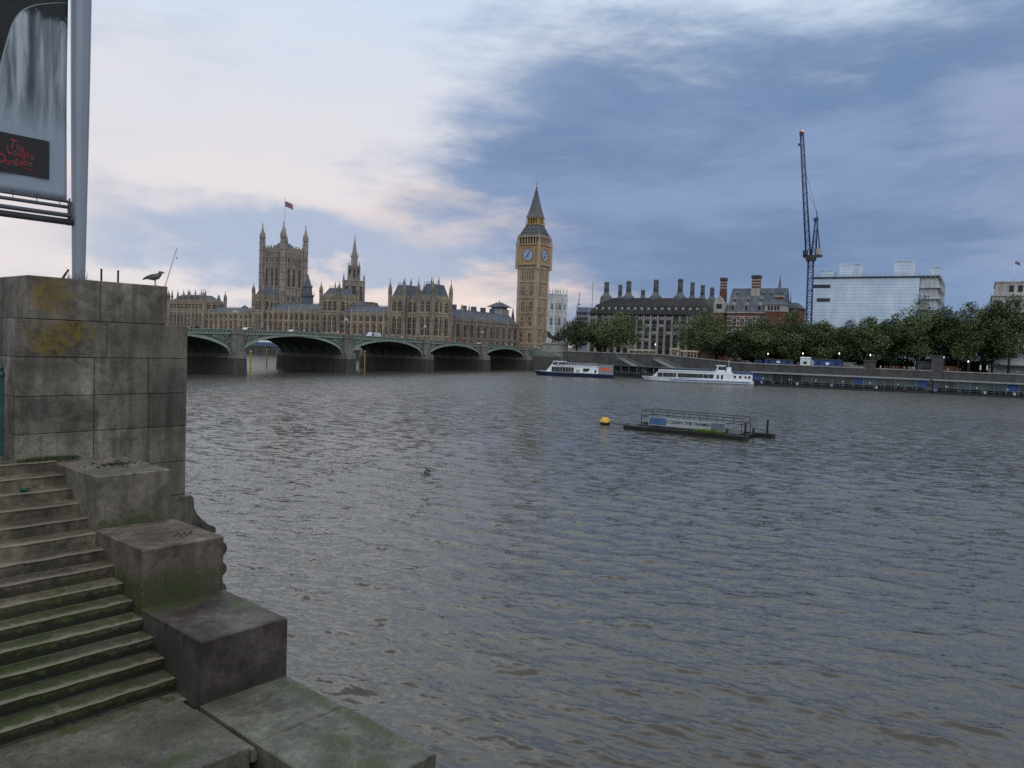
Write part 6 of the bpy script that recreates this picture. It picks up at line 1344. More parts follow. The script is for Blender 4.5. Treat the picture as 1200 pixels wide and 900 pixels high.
BACK = [(705, 374, 'darker tree at the left end of the bronze office block'), (842, 372, 'dark tree behind the bright tree, left of the brick wall'), (880, 381, 'dark tree in the second row below the red brick windows'), (912, 377, 'second row tree between the brick building and the low wing'), (947, 380, 'second row tree right behind the crane foot'), (980, 384, 'second row tree at the left end of the sheeted block'), (1010, 380, 'second row tree under the sheeted block, left of its middle'), (1036, 377, 'second row tree under the sheeted block, right of its middle'), (1066, 368, 'second row tree left behind the tall peaked tree'), (1097, 366, 'second row tree right behind the tall peaked tree'), (1126, 362, 'second row tree in the gap left of the pale office'), (1155, 360, 'second row tree below the corner of the pale office'), (1178, 358, 'second row tree in front of the pale office windows')]
for k, (px, py, lab) in enumerate(BACK):
    s, w, zt = on(px, py, 21); tree(s, w, 6.1 if px > 760 else 8.0, zt, 17, 70 + k, lab, M['leafB'], .05, .7, 7000)

for k, (p0, p1, lab) in enumerate(((868, 900, 'clipped dark hedge under the trees by the red brick building'), (905, 950, 'clipped dark hedge under the trees by the crane'), (956, 1012, 'clipped dark hedge under the trees left of the short pedestal'), (1016, 1072, 'clipped dark hedge under the trees between the two pedestals'), (1078, 1122, 'clipped dark hedge under the trees right of the tall pedestal'), (1124, 1160, 'clipped dark hedge left of the riverside cafe'))):
    s0 = on(p0, 420, 24)[0]; s1 = on(p1, 420, 24)[0]; w = wl((s0 + s1) / 2) + 24; L = s1 - s0; t = bank('hedge', s0, w, 6.0, lab, 'hedge', 'hedges on the far embankment'); rn = np.random.default_rng(200 + k); N_ = 2600
    C = np.stack([rn.random(N_) * L, rn.random(N_) * 2.2, rn.random(N_) ** .6 * (4.2 + .7 * np.sin(np.linspace(0, 9, N_)))], 1); d = rn.normal(size=(N_, 3)); d /= np.linalg.norm(d, axis=1)[:, None]; e = np.cross(d, rn.normal(size=(N_, 3))); e /= np.linalg.norm(e, axis=1)[:, None]; z = .55
    V = np.stack([C - d * z * .5, C - e * z * .4, C + d * z * .5, C + e * z * .4], 1).reshape(-1, 3); me = bpy.data.meshes.new('leaves'); me.from_pydata(V.tolist(), [], np.arange(N_ * 4).reshape(-1, 4).tolist()); me.materials.append(M['leafB']); link('leaves', me, t)
    mb = MB(); mb.box(.3, L - .3, .5, 1.7, 0, 3.4); mb.build('stems', M['bark'], t)
# ------------------------------------------------------------------ boats, pontoons, raft, buoy
def frame_between(p, q, z=0):
    """root position and heading for a thing whose waterline runs from pixel p to pixel q"""
    a, b = hz(*p, z), hz(*q, z); d = b - a; return a, math.atan2(d.y, d.x), d.length
def hullmesh(mb, L, B, z0, z1, m, bow=-1, rake=1.5):
    n = 16; secs = []
    for i in range(n + 1):
        f = i / n; wv = min(1, (f / .16)) ** .6 * (1 if f < .93 else 1 - (f - .93) * 2.2)
        x = f * L; secs.append([(x + (rake * (1 - f * 6) if f < .16 else 0) * .0, -B / 2 * wv * .86, z0), (x - (rake * (1 - f / .16) if f < .16 else 0), -B / 2 * wv, z1(f)), (x - (rake * (1 - f / .16) if f < .16 else 0), B / 2 * wv, z1(f)), (x, B / 2 * wv * .86, z0)])
    for A, C in zip(secs, secs[1:]): mb.loft(A, C, m, False)
    mb.add(secs[0], [(0, 1, 2, 3)], m); mb.add(secs[-1], [(0, 1, 2, 3)], m)
def boats():
    a, h, L = frame_between((631, 439.3), (719.5, 443.2)); B = 6.0
    t = thing('tour_boat', a, 'white tour boat with navy hull and a grey stern box with an orange band', 'boat', 'tour boats by the far pier', h)
    mb = MB(); hullmesh(mb, L, B, -.6, lambda f: 1.15 + .5 * max(0, .25 - f), 0); mb.build('hull', M['navy'], t)
    mb = MB(); hullmesh(mb, L - .3, B - .2, 1.1, lambda f: 1.45 + .3 * max(0, .25 - f), 0); mb.build('bulwark', M['white'], t)
    x = L * .145; x1 = L * .80
    mb = MB(); mb.loft([(x, -2.5, 1.2), (x, 2.5, 1.2), (x1, 2.6, 1.2), (x1, -2.6, 1.2)], [(x + 2.4, -2.3, 3.7), (x + 2.4, 2.3, 3.7), (x1, 2.4, 3.7), (x1, -2.4, 3.7)]); mb.box(x + 2.2, x1 + .2, -2.6, 2.6, 3.7, 3.85); cb = mb.build('cabin', M['white'], t)
    for i in range(8): mb = MB(); w_ = (L * .48 - x - 1.0) / 8; x0 = x + 1.0 + i * w_; mb.loft([(x0 + .06, -2.66, 1.55), (x0 + w_ - .06, -2.66, 1.55), (x0 + w_ - .06, -2.52, 3.2), (x0 + .06, -2.52, 3.2)], [(x0 + .06, -2.5, 1.55), (x0 + w_ - .06, -2.5, 1.55), (x0 + w_ - .06, -2.4, 3.2), (x0 + .06, -2.4, 3.2)]); mb.build('window', M['pane'], cb)
    mb = MB(); mb.loft([(L * .60, -2.68, 1.9), (L * .66, -2.68, 1.9), (L * .69, -2.56, 3.0), (L * .60, -2.56, 3.0)], [(L * .60, -2.5, 1.9), (L * .66, -2.5, 1.9), (L * .69, -2.4, 3.0), (L * .60, -2.4, 3.0)]); mb.build('window', M['pane'], cb)
    for q in (.52, .545, .76): mb = MB(); mb.box(L * q - .28, L * q + .28, -2.70, -2.5, 1.7, 2.6); mb.build('porthole', M['pane'] if q > .6 else M['cream'], cb)
    mb = MB(); mb.box(L * .80, L * .985, -2.7, 2.7, 1.2, 4.2); mb.box(L * .795, L * .99, -2.8, 2.8, 4.2, 4.4); st = mb.build('stern_box', M['steel'], t)
    mb = MB(); mb.box(L * .825, L * .945, -2.76, -2.7, 2.5, 3.25); mb.loft([(L * .835, -2.76, 3.25), (L * .93, -2.76, 3.25), (L * .92, -2.76, 3.42), (L * .86, -2.76, 3.42)], [(L * .835, -2.7, 3.25), (L * .93, -2.7, 3.25), (L * .92, -2.7, 3.42), (L * .86, -2.7, 3.42)]); mb.build('emblem', M['orange'], st)
    mb = MB(); mb.loft([(x - 1.2, -1.9, 1.2), (x - 1.2, 1.9, 1.2), (x + 2.0, 1.9, 1.2), (x + 2.0, -1.9, 1.2)], [(x + 1.6, -1.7, 4.9), (x + 1.6, 1.7, 4.9), (x + 3.4, 1.7, 4.9), (x + 3.4, -1.7, 4.9)]); mb.box(x + 1.3, x + 5.8, -2.0, 2.0, 4.9, 5.1); wh = mb.build('wheelhouse', M['white'], t)
    mb = MB(); mb.loft([(x + 1.25, -1.92, 3.9), (x + 2.9, -1.92, 3.9), (x + 3.1, -1.82, 4.75), (x + 1.75, -1.82, 4.75)], [(x + 1.25, -1.8, 3.9), (x + 2.9, -1.8, 3.9), (x + 3.1, -1.7, 4.75), (x + 1.75, -1.7, 4.75)]); mb.build('window', M['pane'], wh)
    mb = MB()
    for i in range(12): xx = x + 6 + i * (x1 - x - 6) / 12; mb.tube([(xx, -2.4, 3.85), (xx, -2.4, 4.75)], .035, 4)
    mb.tube([(x + 6, -2.4, 4.75), (x1, -2.4, 4.75)], .035, 4); mb.tube([(x + 6, -2.4, 4.35), (x1, -2.4, 4.35)], .03, 4); mb.build('railing', M['white'], t)
    for i in range(6): mb = MB(); mb.tube([(L * (.3 + .12 * i), -B / 2 - .12, .5), (L * (.3 + .12 * i), -B / 2 - .12, 1.2)], .13, 6); mb.build('fender', M['black'], t)
    # second boat: long white cruiser, bow left
    a, h, L = frame_between((759, 446.3), (881.5, 451.5)); B = 6.2
    t = thing('river_cruiser', a, 'long low white river cruiser with a row of dark windows and a raised wheelhouse aft', 'boat', 'tour boats by the far pier', h)
    mb = MB(); hullmesh(mb, L, B, -.6, lambda f: 1.35 + .9 * max(0, .3 - f), 0, rake=2.2); mb.build('hull', M['white'], t)
    mb = MB(); hullmesh(mb, L - .1, B + .06, .02, lambda f: .32, 0); mb.build('boot_stripe', M['navy'], t)
    mb = MB(); n = 20
    for i in range(n): f0, f1 = .2 + .76 * i / n, .2 + .76 * (i + 1) / n; mb.box(f0 * L, f1 * L, -B / 2 - .05, -B / 2 + .1, .82, .98)
    mb.build('hull_stripe', M['blue'], t)
    xa, xb = L * .085, L * .64
    mb = MB(); mb.loft([(xa - 1.2, -2.3, 1.6), (xa - 1.2, 2.3, 1.6), (xb, 2.6, 1.3), (xb, -2.6, 1.3)], [(xa + .9, -2.2, 3.7), (xa + .9, 2.2, 3.7), (xb, 2.45, 3.7), (xb, -2.45, 3.7)]); mb.box(xa + .5, xb + .3, -2.6, 2.6, 3.7, 3.9); cb = mb.build('cabin', M['white'], t)
    xs = [.112, .165, .215, .255, .305, .352, .40, .448, .497, .547, .597]
    for i, f in enumerate(xs):
        w_ = .78 if f != .255 else .4; mb = MB(); x = f * L; mb.loft([(x - w_, -2.64, 1.75), (x + w_, -2.64, 1.75), (x + w_, -2.53, 3.05), (x - w_, -2.53, 3.05)], [(x - w_, -2.4, 1.75), (x + w_, -2.4, 1.75), (x + w_, -2.3, 3.05), (x - w_, -2.3, 3.05)]); mb.build('window', M['pane'], cb)
    mb = MB()
    for i in range(16): x = xa + 1.5 + (xb - xa - 1.5) * i / 15; mb.tube([(x, -2.4, 3.9), (x, -2.4, 4.7)], .035, 4)
    mb.tube([(xa + 1.5, -2.4, 4.7), (xb, -2.4, 4.7)], .035, 4); mb.build('railing', M['blueL'], t)
    mb = MB(); mb.box(L * .62, L * .985, -2.7, 2.7, 1.3, 3.35); mb.box(L * .64, L * .80, -2.5, 2.5, 3.35, 4.1); ac = mb.build('aft_cabin', M['white'], t)
    for f in (.82, .87, .92, .955): mb = MB(); mb.box(f * L - .34, f * L + .34, -2.74, -2.6, 2.15, 2.95); mb.build('window', M['pane'] if f != .92 else M['red'], ac)
    for f in (.66, .70): mb = MB(); mb.box(f * L - .3, f * L + .3, -2.74, -2.6, 1.6, 3.0); mb.build('door', M['pane'], ac)
    mb = MB(); mb.loft([(L * .655, -1.9, 3.7), (L * .655, 1.9, 3.7), (L * .73, 1.9, 3.7), (L * .73, -1.9, 3.7)], [(L * .665, -1.8, 5.9), (L * .665, 1.8, 5.9), (L * .725, 1.8, 5.9), (L * .725, -1.8, 5.9)]); mb.box(L * .65, L * .735, -2.05, 2.05, 5.9, 6.08); wh = mb.build('wheelhouse', M['white'], t)
    for q in (.674, .695, .716): mb = MB(); mb.box(L * q - .33, L * q + .33, -1.93, -1.8, 4.6, 5.6); mb.build('window', M['pane'], wh)
    mb = MB(); mb.box(L * .75, L * .79, -1.0, 1.0, 4.1, 5.5); mb.tube([(L * .77, 0, 5.4), (L * .77, 0, 7.8)], .06, 5); mb.build('funnel', M['white'], t)
    mb = MB()
    for i in range(10): x = L * .80 + L * .18 * i / 9; mb.tube([(x, -2.6, 3.35), (x, -2.6, 4.3)], .035, 4)
    mb.tube([(L * .8, -2.6, 4.3), (L * .98, -2.6, 4.3)], .035, 4); mb.build('railing', M['blueL'], t)
    for i in range(3): mb = MB(); xx = L * (.86 + .04 * i); mb.box(xx - .3, xx + .3, -1.5, 1.5, 3.36, 4.0); mb.build('bench', M['blue'], t)
boats()

def pontoons():
    # dark landing pontoon between the two boats
    a, h, L = frame_between((700, 440), (772, 445)); t = thing('landing_pontoon', a, 'dark low landing pontoon with a long shed between the two white boats', 'pontoon', None, h)
    mb = MB(); mb.box(-2, L + 22, 1, 9, -.6, .9); mb.build('hull', M['black'], t)
    mb = MB(); mb.box(1, L + 18, 2.5, 8, 3.9, 4.2); mb.build('roof', M['char'], t)
    mb = MB(); mb.box(1.5, L + 17, 5.5, 5.7, .9, 3.9); mb.build('shed_wall', M['bronze'], t)
    for i in range(9): mb = MB(); mb.box(2.2 + i * 3.6, 4.8 + i * 3.6, 5.42, 5.5, 1.5, 3.2); mb.build('window', flat('pontoon_glass', (.05, .07, .09), .15, var=.3) if i == 0 else bpy.data.materials['pontoon_glass'], t)
    for i in range(10): mb = MB(); mb.tube([(1.5 + i * 3.6, 2.7, .9), (1.5 + i * 3.6, 2.7, 3.9)], .08, 5); mb.build('post', M['steel'], t)
    mb = MB(); [mb.tube([(0, 1.2, z), (L + 20, 1.2, z)], .03, 4) for z in (1.5, 2.0)]; [mb.tube([(i * 2, 1.2, .9), (i * 2, 1.2, 2.0)], .03, 4) for i in range(int(L / 2) + 10)]; mb.build('railing', M['steel'], t)
    for k, (p, q, lab) in enumerate((((728, 417), (765, 431), 'grey sloping covered gangway running down to the landing pontoon behind the left boat'), ((770, 420), (812, 431.5), 'second grey sloping gangway running down behind the long white cruiser'))):
        s0, w0, z0 = on(*p, -2); s1, w1 = s0 + (on(*q, -16)[0] - s0), wl(s0) - 18; z1 = 2.2
        t = bank('gangway', 0, 0, 0, lab, 'gangway', 'gangways'); A, Bv = Vector((s0, wl(s0) - 1, 6.6)), Vector((s1, w1, z1)); mb = MB(); d = (Bv - A); n_ = Vector((d.y, -d.x, 0)).normalized() * 1.1
        def bar(o, z_, th, m_): m_.loft([tuple(A + o + Vector((0, 0, z_))), tuple(A + o + n_ * th + Vector((0, 0, z_))), tuple(A + o + n_ * th + Vector((0, 0, z_ + .18))), tuple(A + o + Vector((0, 0, z_ + .18)))], [tuple(Bv + o + Vector((0, 0, z_))), tuple(Bv + o + n_ * th + Vector((0, 0, z_))), tuple(Bv + o + n_ * th + Vector((0, 0, z_ + .18))), tuple(Bv + o + Vector((0, 0, z_ + .18)))])
        bar(Vector((0, 0, 0)), 0, 2, mb); mb.build('deck', M['steel'], t); mb = MB()
        for o in (Vector((0, 0, 0)), n_ * 2): bar(o, 1.2, .08, mb); [mb.tube([tuple(A + d * (i / 14) + o), tuple(A + d * (i / 14) + o + Vector((0, 0, 1.25)))], .05, 4) for i in range(15)]; [mb.tube([tuple(A + d * (i / 14) + o), tuple(A + d * ((i + 1) / 14) + o + Vector((0, 0, 1.25)))], .04, 4) for i in range(14)]
        mb.build('side_truss', M['steel'], t)
    # cream ticket canopies on the quay above
    for p0, p1, py, lab in ((737, 767, 409, 'long cream roofed ticket stand on the quay behind the landing pontoon'), (785, 796, 408, 'short square cream kiosk on the quay, left of the long cream canopy'), (797, 818, 410.5, 'long low cream canopy on the quay above the second gangway')):
        s0, w_, z = on(p0, py, 1.6); s1 = on(p1, py, 1.6)[0]; t = bank('quay_canopy', s0, w_, 0, lab, 'canopy'); mb = MB(); mb.box(0, s1 - s0, 0, 3, z - .5, z + .1); mb.build('roof', M['cream'], t)
        for i in range(6): mb = MB(); x = .1 + (s1 - s0 - .2) * i / 5; mb.tube([(x, .3, 6), (x, .3, z - .5)], .10, 5); mb.build('post', M['cream'], t)
        mb = MB(); mb.box(.3, s1 - s0 - .3, .5, .7, z - 1.5, z - .9); mb.build('sign_board', M['wood'], t)
    # the long glazed pontoon on the right: two units
    for p, q, lab in (((879, 451.3), (1090, 461.2), 'long dark floating pontoon with glazed grey roofed shelter, farther unit'), ((1092, 461.3), (1290, 471.5), 'long dark floating pontoon with glazed shelter at the right edge, nearer unit')):
        a, h, L = frame_between(p, q); t = thing('glazed_pontoon', a, lab, 'pontoon', 'glazed pontoons', h)
        mb = MB(); mb.box(0, L, 0, 9, -.8, .75); mb.box(0, L, -.08, 0, .45, .75); mb.build('hull', M['black'], t)
        mb = MB(); mb.box(.3, L - .3, .5, 8.5, 4.15, 4.35); mb.box(.3, L - .3, .35, .5, 4.0, 4.4); rf = mb.build('roof', M['steel'], t)
        mb = MB(); mb.box(.5, L - .5, 4.5, 4.7, .75, 4.15); mb.build('back_wall', flat('pontoon_wall', (.035, .042, .048), .5, var=.4, scale=.4), t)
        r = random.Random(int(L * 10)); gl = flat('shelter_glass', (.07, .10, .11), .08, var=.5, scale=.25); n = int(L / 3.1)
        for i in range(n):
            x0, x1 = .6 + (L - 1.2) * i / n, .6 + (L - 1.2) * (i + 1) / n; mb = MB(); u = r.random(); mb.box(x0 + .06, x1 - .06, 1.6, 1.68, 1.75, 4.0); mb.build('glass_panel', M['blue'] if u > .85 else (M['bronze'] if u > .78 else gl), t)
            mb = MB(); mb.box(x0 - .06, x0 + .06, 1.5, 1.72, .75, 4.15); mb.build('post', M['steel'], t)
        mb = MB(); [mb.tube([(0, .25, z), (L, .25, z)], .035, 4) for z in (1.25, 1.8)]; [mb.tube([(i * 1.5, .25, .75), (i * 1.5, .25, 1.8)], .03, 4) for i in range(int(L / 1.5) + 1)]; mb.build('railing', M['steel'], t)
        for k in range(int(L / 7)):
            mb = MB(); x = 2 + k * 7 + r.uniform(-2, 2); mb.box(x - .35, x + .35, .9, 1.2, .75, 1.5); mb.build('locker', r.choice([M['blueL'], M['offwhite'], M['blue'], M['red']]), t)
        for k in range(int(L / 8)):
            mb = MB(); mb.ball((4 + k * 8, .6, 2.4), .09, 6); mb.build('lamp', M['lampglow'], t)
pontoons()

def raft():
    a = hz(731, 503); b = hz(873, 517); c = hz(900, 511.5); ex = (b - a); L = ex.length; h = math.atan2(ex.y, ex.x)
    ey = Vector((-math.sin(h), math.cos(h), 0)); Wd = 6.6
    t = thing('debris_raft', a, 'black steel debris collecting raft with railings and a long banner moored in midstream', 'raft', None, h)
    for k in range(2):
        mb = MB(); y0 = 0 if k == 0 else Wd - 1.0; x1 = L if k == 0 else L + 1.6
        mb.prism([(0, y0), (-.35, y0 + .5), (0, y0 + 1.0), (x1, y0 + 1.0), (x1 + .3, y0 + .5), (x1, y0)], -.35, .52); mb.box(.3, x1 - .3, y0 - .06, y0 + 1.06, .30, .42); mb.build('pontoon_tube', M['black'], t)
    for x in (.8, L * .3, L * .55, L * .8, L - .6): mb = MB(); mb.box(x - .18, x + .18, 0.9, Wd - .9, .2, .48); mb.build('cross_beam', M['black'], t)
    mb = MB(); mb.box(1.0, L * .82, 1.6, Wd - 1.6, .42, .62); mb.box(1.6, L * .8, 2.4, 4.4, .62, .95); mb.build('deck', M['char'], t)
    mb = MB(); yr = 1.45; yb = Wd - 1.5; x0, x1 = 1.7, L - .9
    for y in (yr, yb):
        n = 6
        for i in range(n + 1): x = x0 + (x1 - x0) * i / n; mb.tube([(x, y, .5), (x, y, 2.45)], .055, 5)
        for z in (2.45, 1.75): mb.tube([(x0, y, z), (x1, y, z)], .05, 5)
    for x in (x0, x1): [mb.tube([(x, yr, z), (x, yb, z)], .05, 5) for z in (2.45, 1.75)]
    mb.build('railing', M['char'], t)
    for x, y, hh in ((L - .3, 1.0, 1.9), (L + .9, Wd - .5, 2.1), (L + .1, 3.0, 1.2)): mb = MB(); mb.cyl(x, y, .4, hh, .13, .13, 8); mb.cyl(x, y, hh, hh + .08, .17, .17, 8); mb.build('bollard', M['black'], t)
    mb = MB(); mb.box(L - 2.6, L - 1.2, 2.0, 3.4, .5, 1.1); mb.box(L - 2.2, L - 1.6, 2.2, 2.9, 1.1, 1.5); mb.tube([(L - 3.2, 1.8, .6), (L - 2.5, 2.6, 1.6), (L - 1.6, 3.2, 1.2)], .05, 5); mb.build('winch', M['steel'], t)
    bx0, bx1 = x0 + 1.0, x1 - 1.9; z0, z1 = .72, 1.78; o = Vector((0, 0, 0))
    bn = thing('raft_banner', a, 'long white banner with blue and grey panels and dark lettering tied to the raft railing', 'banner', None, h)
    mb = MB(); n = 30
    for i in range(n): xa, xb = bx0 + (bx1 - bx0) * i / n, bx0 + (bx1 - bx0) * (i + 1) / n; mb.loft([(xa, yr - .07, z0), (xb, yr - .07, z0), (xb, yr - .07, z1), (xa, yr - .07, z1)], [(xa, yr - .045, z0), (xb, yr - .045, z0), (xb, yr - .045, z1), (xa, yr - .045, z1)], 0, True)
    mb.build('cloth', flat('banner_white', (.42, .44, .47), .7, var=.12, scale=1.2), bn)
    W_b = bx1 - bx0
    mb = MB(); mb.box(bx0 + .1, bx0 + W_b * .24, yr - .085, yr - .071, z0 + .1, z1 - .1); mb.build('panel', flat('banner_blue_print', (.06, .15, .32), .7, var=.35, scale=3), bn)
    mb = MB(); mb.box(bx1 - W_b * .18, bx1 - .05, yr - .085, yr - .071, z0 + .08, z1 - .12); mb.build('panel', flat('banner_grey_print', (.13, .15, .19), .7, var=.4, scale=4), bn)
    def text(s_, size, x, z, mat):
        cu = bpy.data.curves.new('lettering', 'FONT'); cu.body = s_; cu.size = size; cu.align_x = 'CENTER'; cu.offset = .014; cu.resolution_u = 2
        ob = bpy.data.objects.new('lettering', cu); COL.objects.link(ob); me = bpy.data.meshes.new_from_object(ob.evaluated_get(bpy.context.evaluated_depsgraph_get())); bpy.data.objects.remove(ob)
        for v in me.vertices: v.co = Vector((x + v.co.x, yr - .088, z + v.co.y))
        me.materials.append(mat); link('lettering', me, bn)
    text('I CLEAN THE THAMES', .56, bx0 + W_b * .53, z0 + .42, M['navy'])
    # floating weed caught at the corner
    r = np.random.default_rng(3); N_ = 900; C = np.stack([L * .70 + r.normal(size=N_) * .8, .45 + np.abs(r.normal(size=N_)) * .35, .55 + np.abs(r.normal(size=N_)) * .12], 1); d = r.normal(size=(N_, 3)) * .13; e = r.normal(size=(N_, 3)) * .09
    V = np.stack([C, C + d, C + e], 1).reshape(-1, 3); me = bpy.data.meshes.new('weed_clump'); me.from_pydata(V.tolist(), [], np.arange(N_ * 3).reshape(-1, 3).tolist()); me.materials.append(M['leafC'])
    tag(link('weed_clump', me, None, a, h), 'bright green leafy weed caught on the near edge of the raft', 'weed')
    # buoy and its line
    p = hz(709, 497.6); t = thing('mooring_buoy', p, 'round yellow mooring buoy with a black bottom left of the raft', 'buoy')
    R_ = .68; k = 12; prof = [(R_ * math.sin(math.pi * i / k), .32 - R_ * math.cos(math.pi * i / k)) for i in range(k + 1)]
    mb = MB(); mb.lathe(0, 0, prof[5:], 18); mb.build('top', M['yellow'], t); mb = MB(); mb.lathe(0, 0, [(r_ * 1.0, z) for r_, z in prof[:6]], 18); mb.lathe(0, 0, [(R_ * 1.01, .12), (R_ * 1.06, .18), (R_ * 1.06, .30), (R_ * 1.0, .34)], 18); mb.build('bottom', M['black'], t); mb = MB(); mb.tube([(.08 * math.cos(x), 0, 1.06 + .08 * math.sin(x)) for x in [i * .5236 for i in range(13)]], .02, 5); mb.build('ring', M['char'], t)
    q = a + ey * 2.0; mb = MB(); mid = (p + q) / 2; mb.tube([p + Vector((0, 0, .55)), mid + Vector((0, 0, .30)), q + Vector((0, 0, .5))], .05, 5); tag(mb.build('mooring_rope', M['char']), 'dark mooring rope from the yellow buoy to the raft', 'rope')
    p = hz(500, 553); t = thing('floating_branch', p, 'small dark branch drifting in the middle of the river', 'driftwood'); mb = MB(); mb.tube([(-.35, 0, .02), (0, .05, .12), (.35, -.05, .06), (.6, 0, 0)], [.05, .07, .06, .03], 6); mb.tube([(0, .05, .1), (-.08, .05, .38)], [.04, .02], 5); mb.tube([(.2, 0, .1), (.32, 0, .30)], [.03, .015], 5); mb.build('branch', M['wetdark'], t, (0, 0, 0), .3)
raft()

# ------------------------------------------------------------------ navigation posts in the arches
for px, pt, pb, lab in ((293.5, 412, 438, 'bright yellow navigation post nearer the left pier of the second arch'), (312.5, 410, 432, 'dull yellow navigation post farther back inside the second arch'), (427, 412, 437.5, 'pale yellow navigation post in the third arch')):
    s = 4 if pb > 434 else -34
    w, z0 = bs(px, pb, s); z1 = bs(px, pt, s)[1]; t = bank('navigation_post', s, w, 0, lab, 'post'); mb = MB(); mb.cyl(0, 0, -3, z1, .18, .18, 10); mb.build('post', M['yellowP'], t); mb = MB(); mb.cyl(0, 0, z1, z1 + .25, .26, .12, 10); mb.build('cap', M['cream'], t)

# ------------------------------------------------------------------ lamps, vehicles and people on the bridge and the far bank
def lamp_post(loc, h, label, lit, group, rz=0.0, heads=1):
    t = thing('street_lamp', loc, label, 'street lamp', group, rz); mb = MB(); mb.lathe(0, 0, [(.22, 0), (.22, .3), (.12, .5), (.09, 1.2), (.06, h - .5), (.09, h - .45)], 8); mb.build('post', M['char'], t)
    for k in range(heads): x = 0 if heads == 1 else (-.5, .5, 0)[k]; z = h - .3 + (.35 if heads == 3 and k == 2 else 0); mb = MB(); mb.lathe(x, 0, [(.05, z - .25), (.20, z - .1), (.24, z + .15), (.12, z + .35), (.02, z + .5)], 8); mb.build('lantern', M['lampglow'] if lit else M['lampoff'], t)
    if heads == 3: mb = MB(); mb.tube([(-.5, 0, h - .5), (0, 0, h - .8), (.5, 0, h - .5)], .04, 5); mb.build('arm', M['char'], t)
    return t
nm = ['first', 'second', 'third', 'fourth', 'fifth']
for k, u in enumerate((32, 67, 104.7, 144.3)):
    lamp_post(P(-.6, -u, ztop(u)), 4.4, f'dark triple headed lamp above the {nm[k]} bridge pier counted from the clock tower', False, 'lamps on the bridge', BA + math.pi / 2, 3)
for k, (px, py, lab) in enumerate(((941, 414.6, 'lit embankment lamp above the blue kiosk'), (983.5, 414.6, 'lit embankment lamp at the right end of the blue containers'), (1020, 416.5, 'lit embankment lamp above the short granite pedestal'), (1106, 418.7, 'lit embankment lamp just right of the tall granite pedestal'), (1134.7, 424, 'lit low lamp left of the white riverside cafe'), (900, 415, 'lit embankment lamp below the tree at the red brick building'), (768, 404, 'lit lamp in front of the bronze office block'))):
    s, w, z = on(px, py, 3.5); g0 = 8.0 if px < 800 else 6.13; lamp_post(P(s, w, g0), z - g0 + .3, lab, True, 'lamps on the far embankment')

PEOPLE = {}
def person_meshes():
    poses = {'stand': [(0, 0, .92), (0, 0, 1.15), (0, 0, 1.38), (0, 0, 1.50), (0, -.02, 1.62), (0, -.02, 1.74), (.10, 0, .88), (.11, .02, .48), (.11, .05, .06), (.11, -.12, .03), (-.10, 0, .88), (-.11, .02, .48), (-.11, .05, .06), (-.11, -.12, .03), (.20, 0, 1.40), (.26, .03, 1.12), (.27, -.03, .86), (-.20, 0, 1.40), (-.26, .03, 1.12), (-.27, -.03, .86)],
             'walk': [(0, 0, .92), (0, -.01, 1.15), (0, -.03, 1.38), (0, -.03, 1.50), (0, -.06, 1.62), (0, -.06, 1.74), (.10, 0, .88), (.10, -.16, .50), (.10, -.24, .07), (.10, -.40, .05), (-.10, 0, .88), (-.10, .10, .48), (-.10, .36, .12), (-.10, .26, .03), (.20, -.03, 1.40), (.25, .12, 1.14), (.26, .16, .90), (-.20, -.03, 1.40), (-.25, -.14, 1.14), (-.25, -.30, .96)]}
    ed = [(0, 1), (1, 2), (2, 3), (3, 4), (4, 5), (0, 6), (6, 7), (7, 8), (8, 9), (0, 10), (10, 11), (11, 12), (12, 13), (2, 14), (14, 15), (15, 16), (2, 17), (17, 18), (18, 19)]
    rad = [.15, .145, .17, .06, .105, .085, .10, .075, .05, .04, .10, .075, .05, .04, .065, .05, .04, .065, .05, .04]
    for nme, co in poses.items():
        me = bpy.data.meshes.new('person_skeleton'); me.from_pydata(co, ed, []); ob = bpy.data.objects.new('person_skeleton', me); COL.objects.link(ob)
        md = ob.modifiers.new('skin', 'SKIN'); ly = me.skin_vertices[0] if len(me.skin_vertices) else None
        if ly is None:
            bm = bmesh.new(); bm.from_mesh(me); bm.verts.layers.skin.verify(); bm.to_mesh(me); bm.free(); ly = me.skin_vertices[0]
        for i, v in enumerate(ly.data): v.radius = (rad[i], rad[i] * .8); v.use_root = (i == 0)
        sb = ob.modifiers.new('smooth', 'SUBSURF'); sb.levels = 1; sb.render_levels = 1
        res = bpy.data.meshes.new_from_object(ob.evaluated_get(bpy.context.evaluated_depsgraph_get())); bpy.data.objects.remove(ob); res.name = 'person'
        for k in range(3): res.materials.append(M['skin'])
        for p in res.polygons: z = p.center.z; p.material_index = 0 if z > 1.47 or (abs(p.center.x) > .2 and z < .95) else (1 if z > .93 else 2); p.use_smooth = True
        hm = MB(); hy = co[5][1]; hm.lathe(0, hy + .02, [(.105, 1.66), (.118, 1.72), (.105, 1.80), (.06, 1.845), (0, 1.855)], 10); PEOPLE[nme] = (res, hm.mesh('hair', [M['black']]))
person_meshes()
CLOTH = {n: flat('cloth_' + n, c, .8, var=.1) for n, c in (('red', (.40, .03, .03)), ('pink', (.50, .16, .22)), ('white', (.60, .60, .60)), ('black', (.02, .02, .024)), ('blue', (.05, .09, .25)), ('grey', (.18, .18, .19)), ('beige', (.38, .31, .22)), ('green', (.06, .13, .07)), ('navy', (.02, .03, .07)))}
def person(loc, pose, top, leg, rz, label, group):
    b, hr = PEOPLE[pose]; o = link('person', b, None, loc, rz); tag(o, label, 'person', group)
    for i, n in ((1, top), (2, leg)): o.material_slots[i].link = 'OBJECT'; o.material_slots[i].material = CLOTH[n]
    link('hair', hr, o); return o
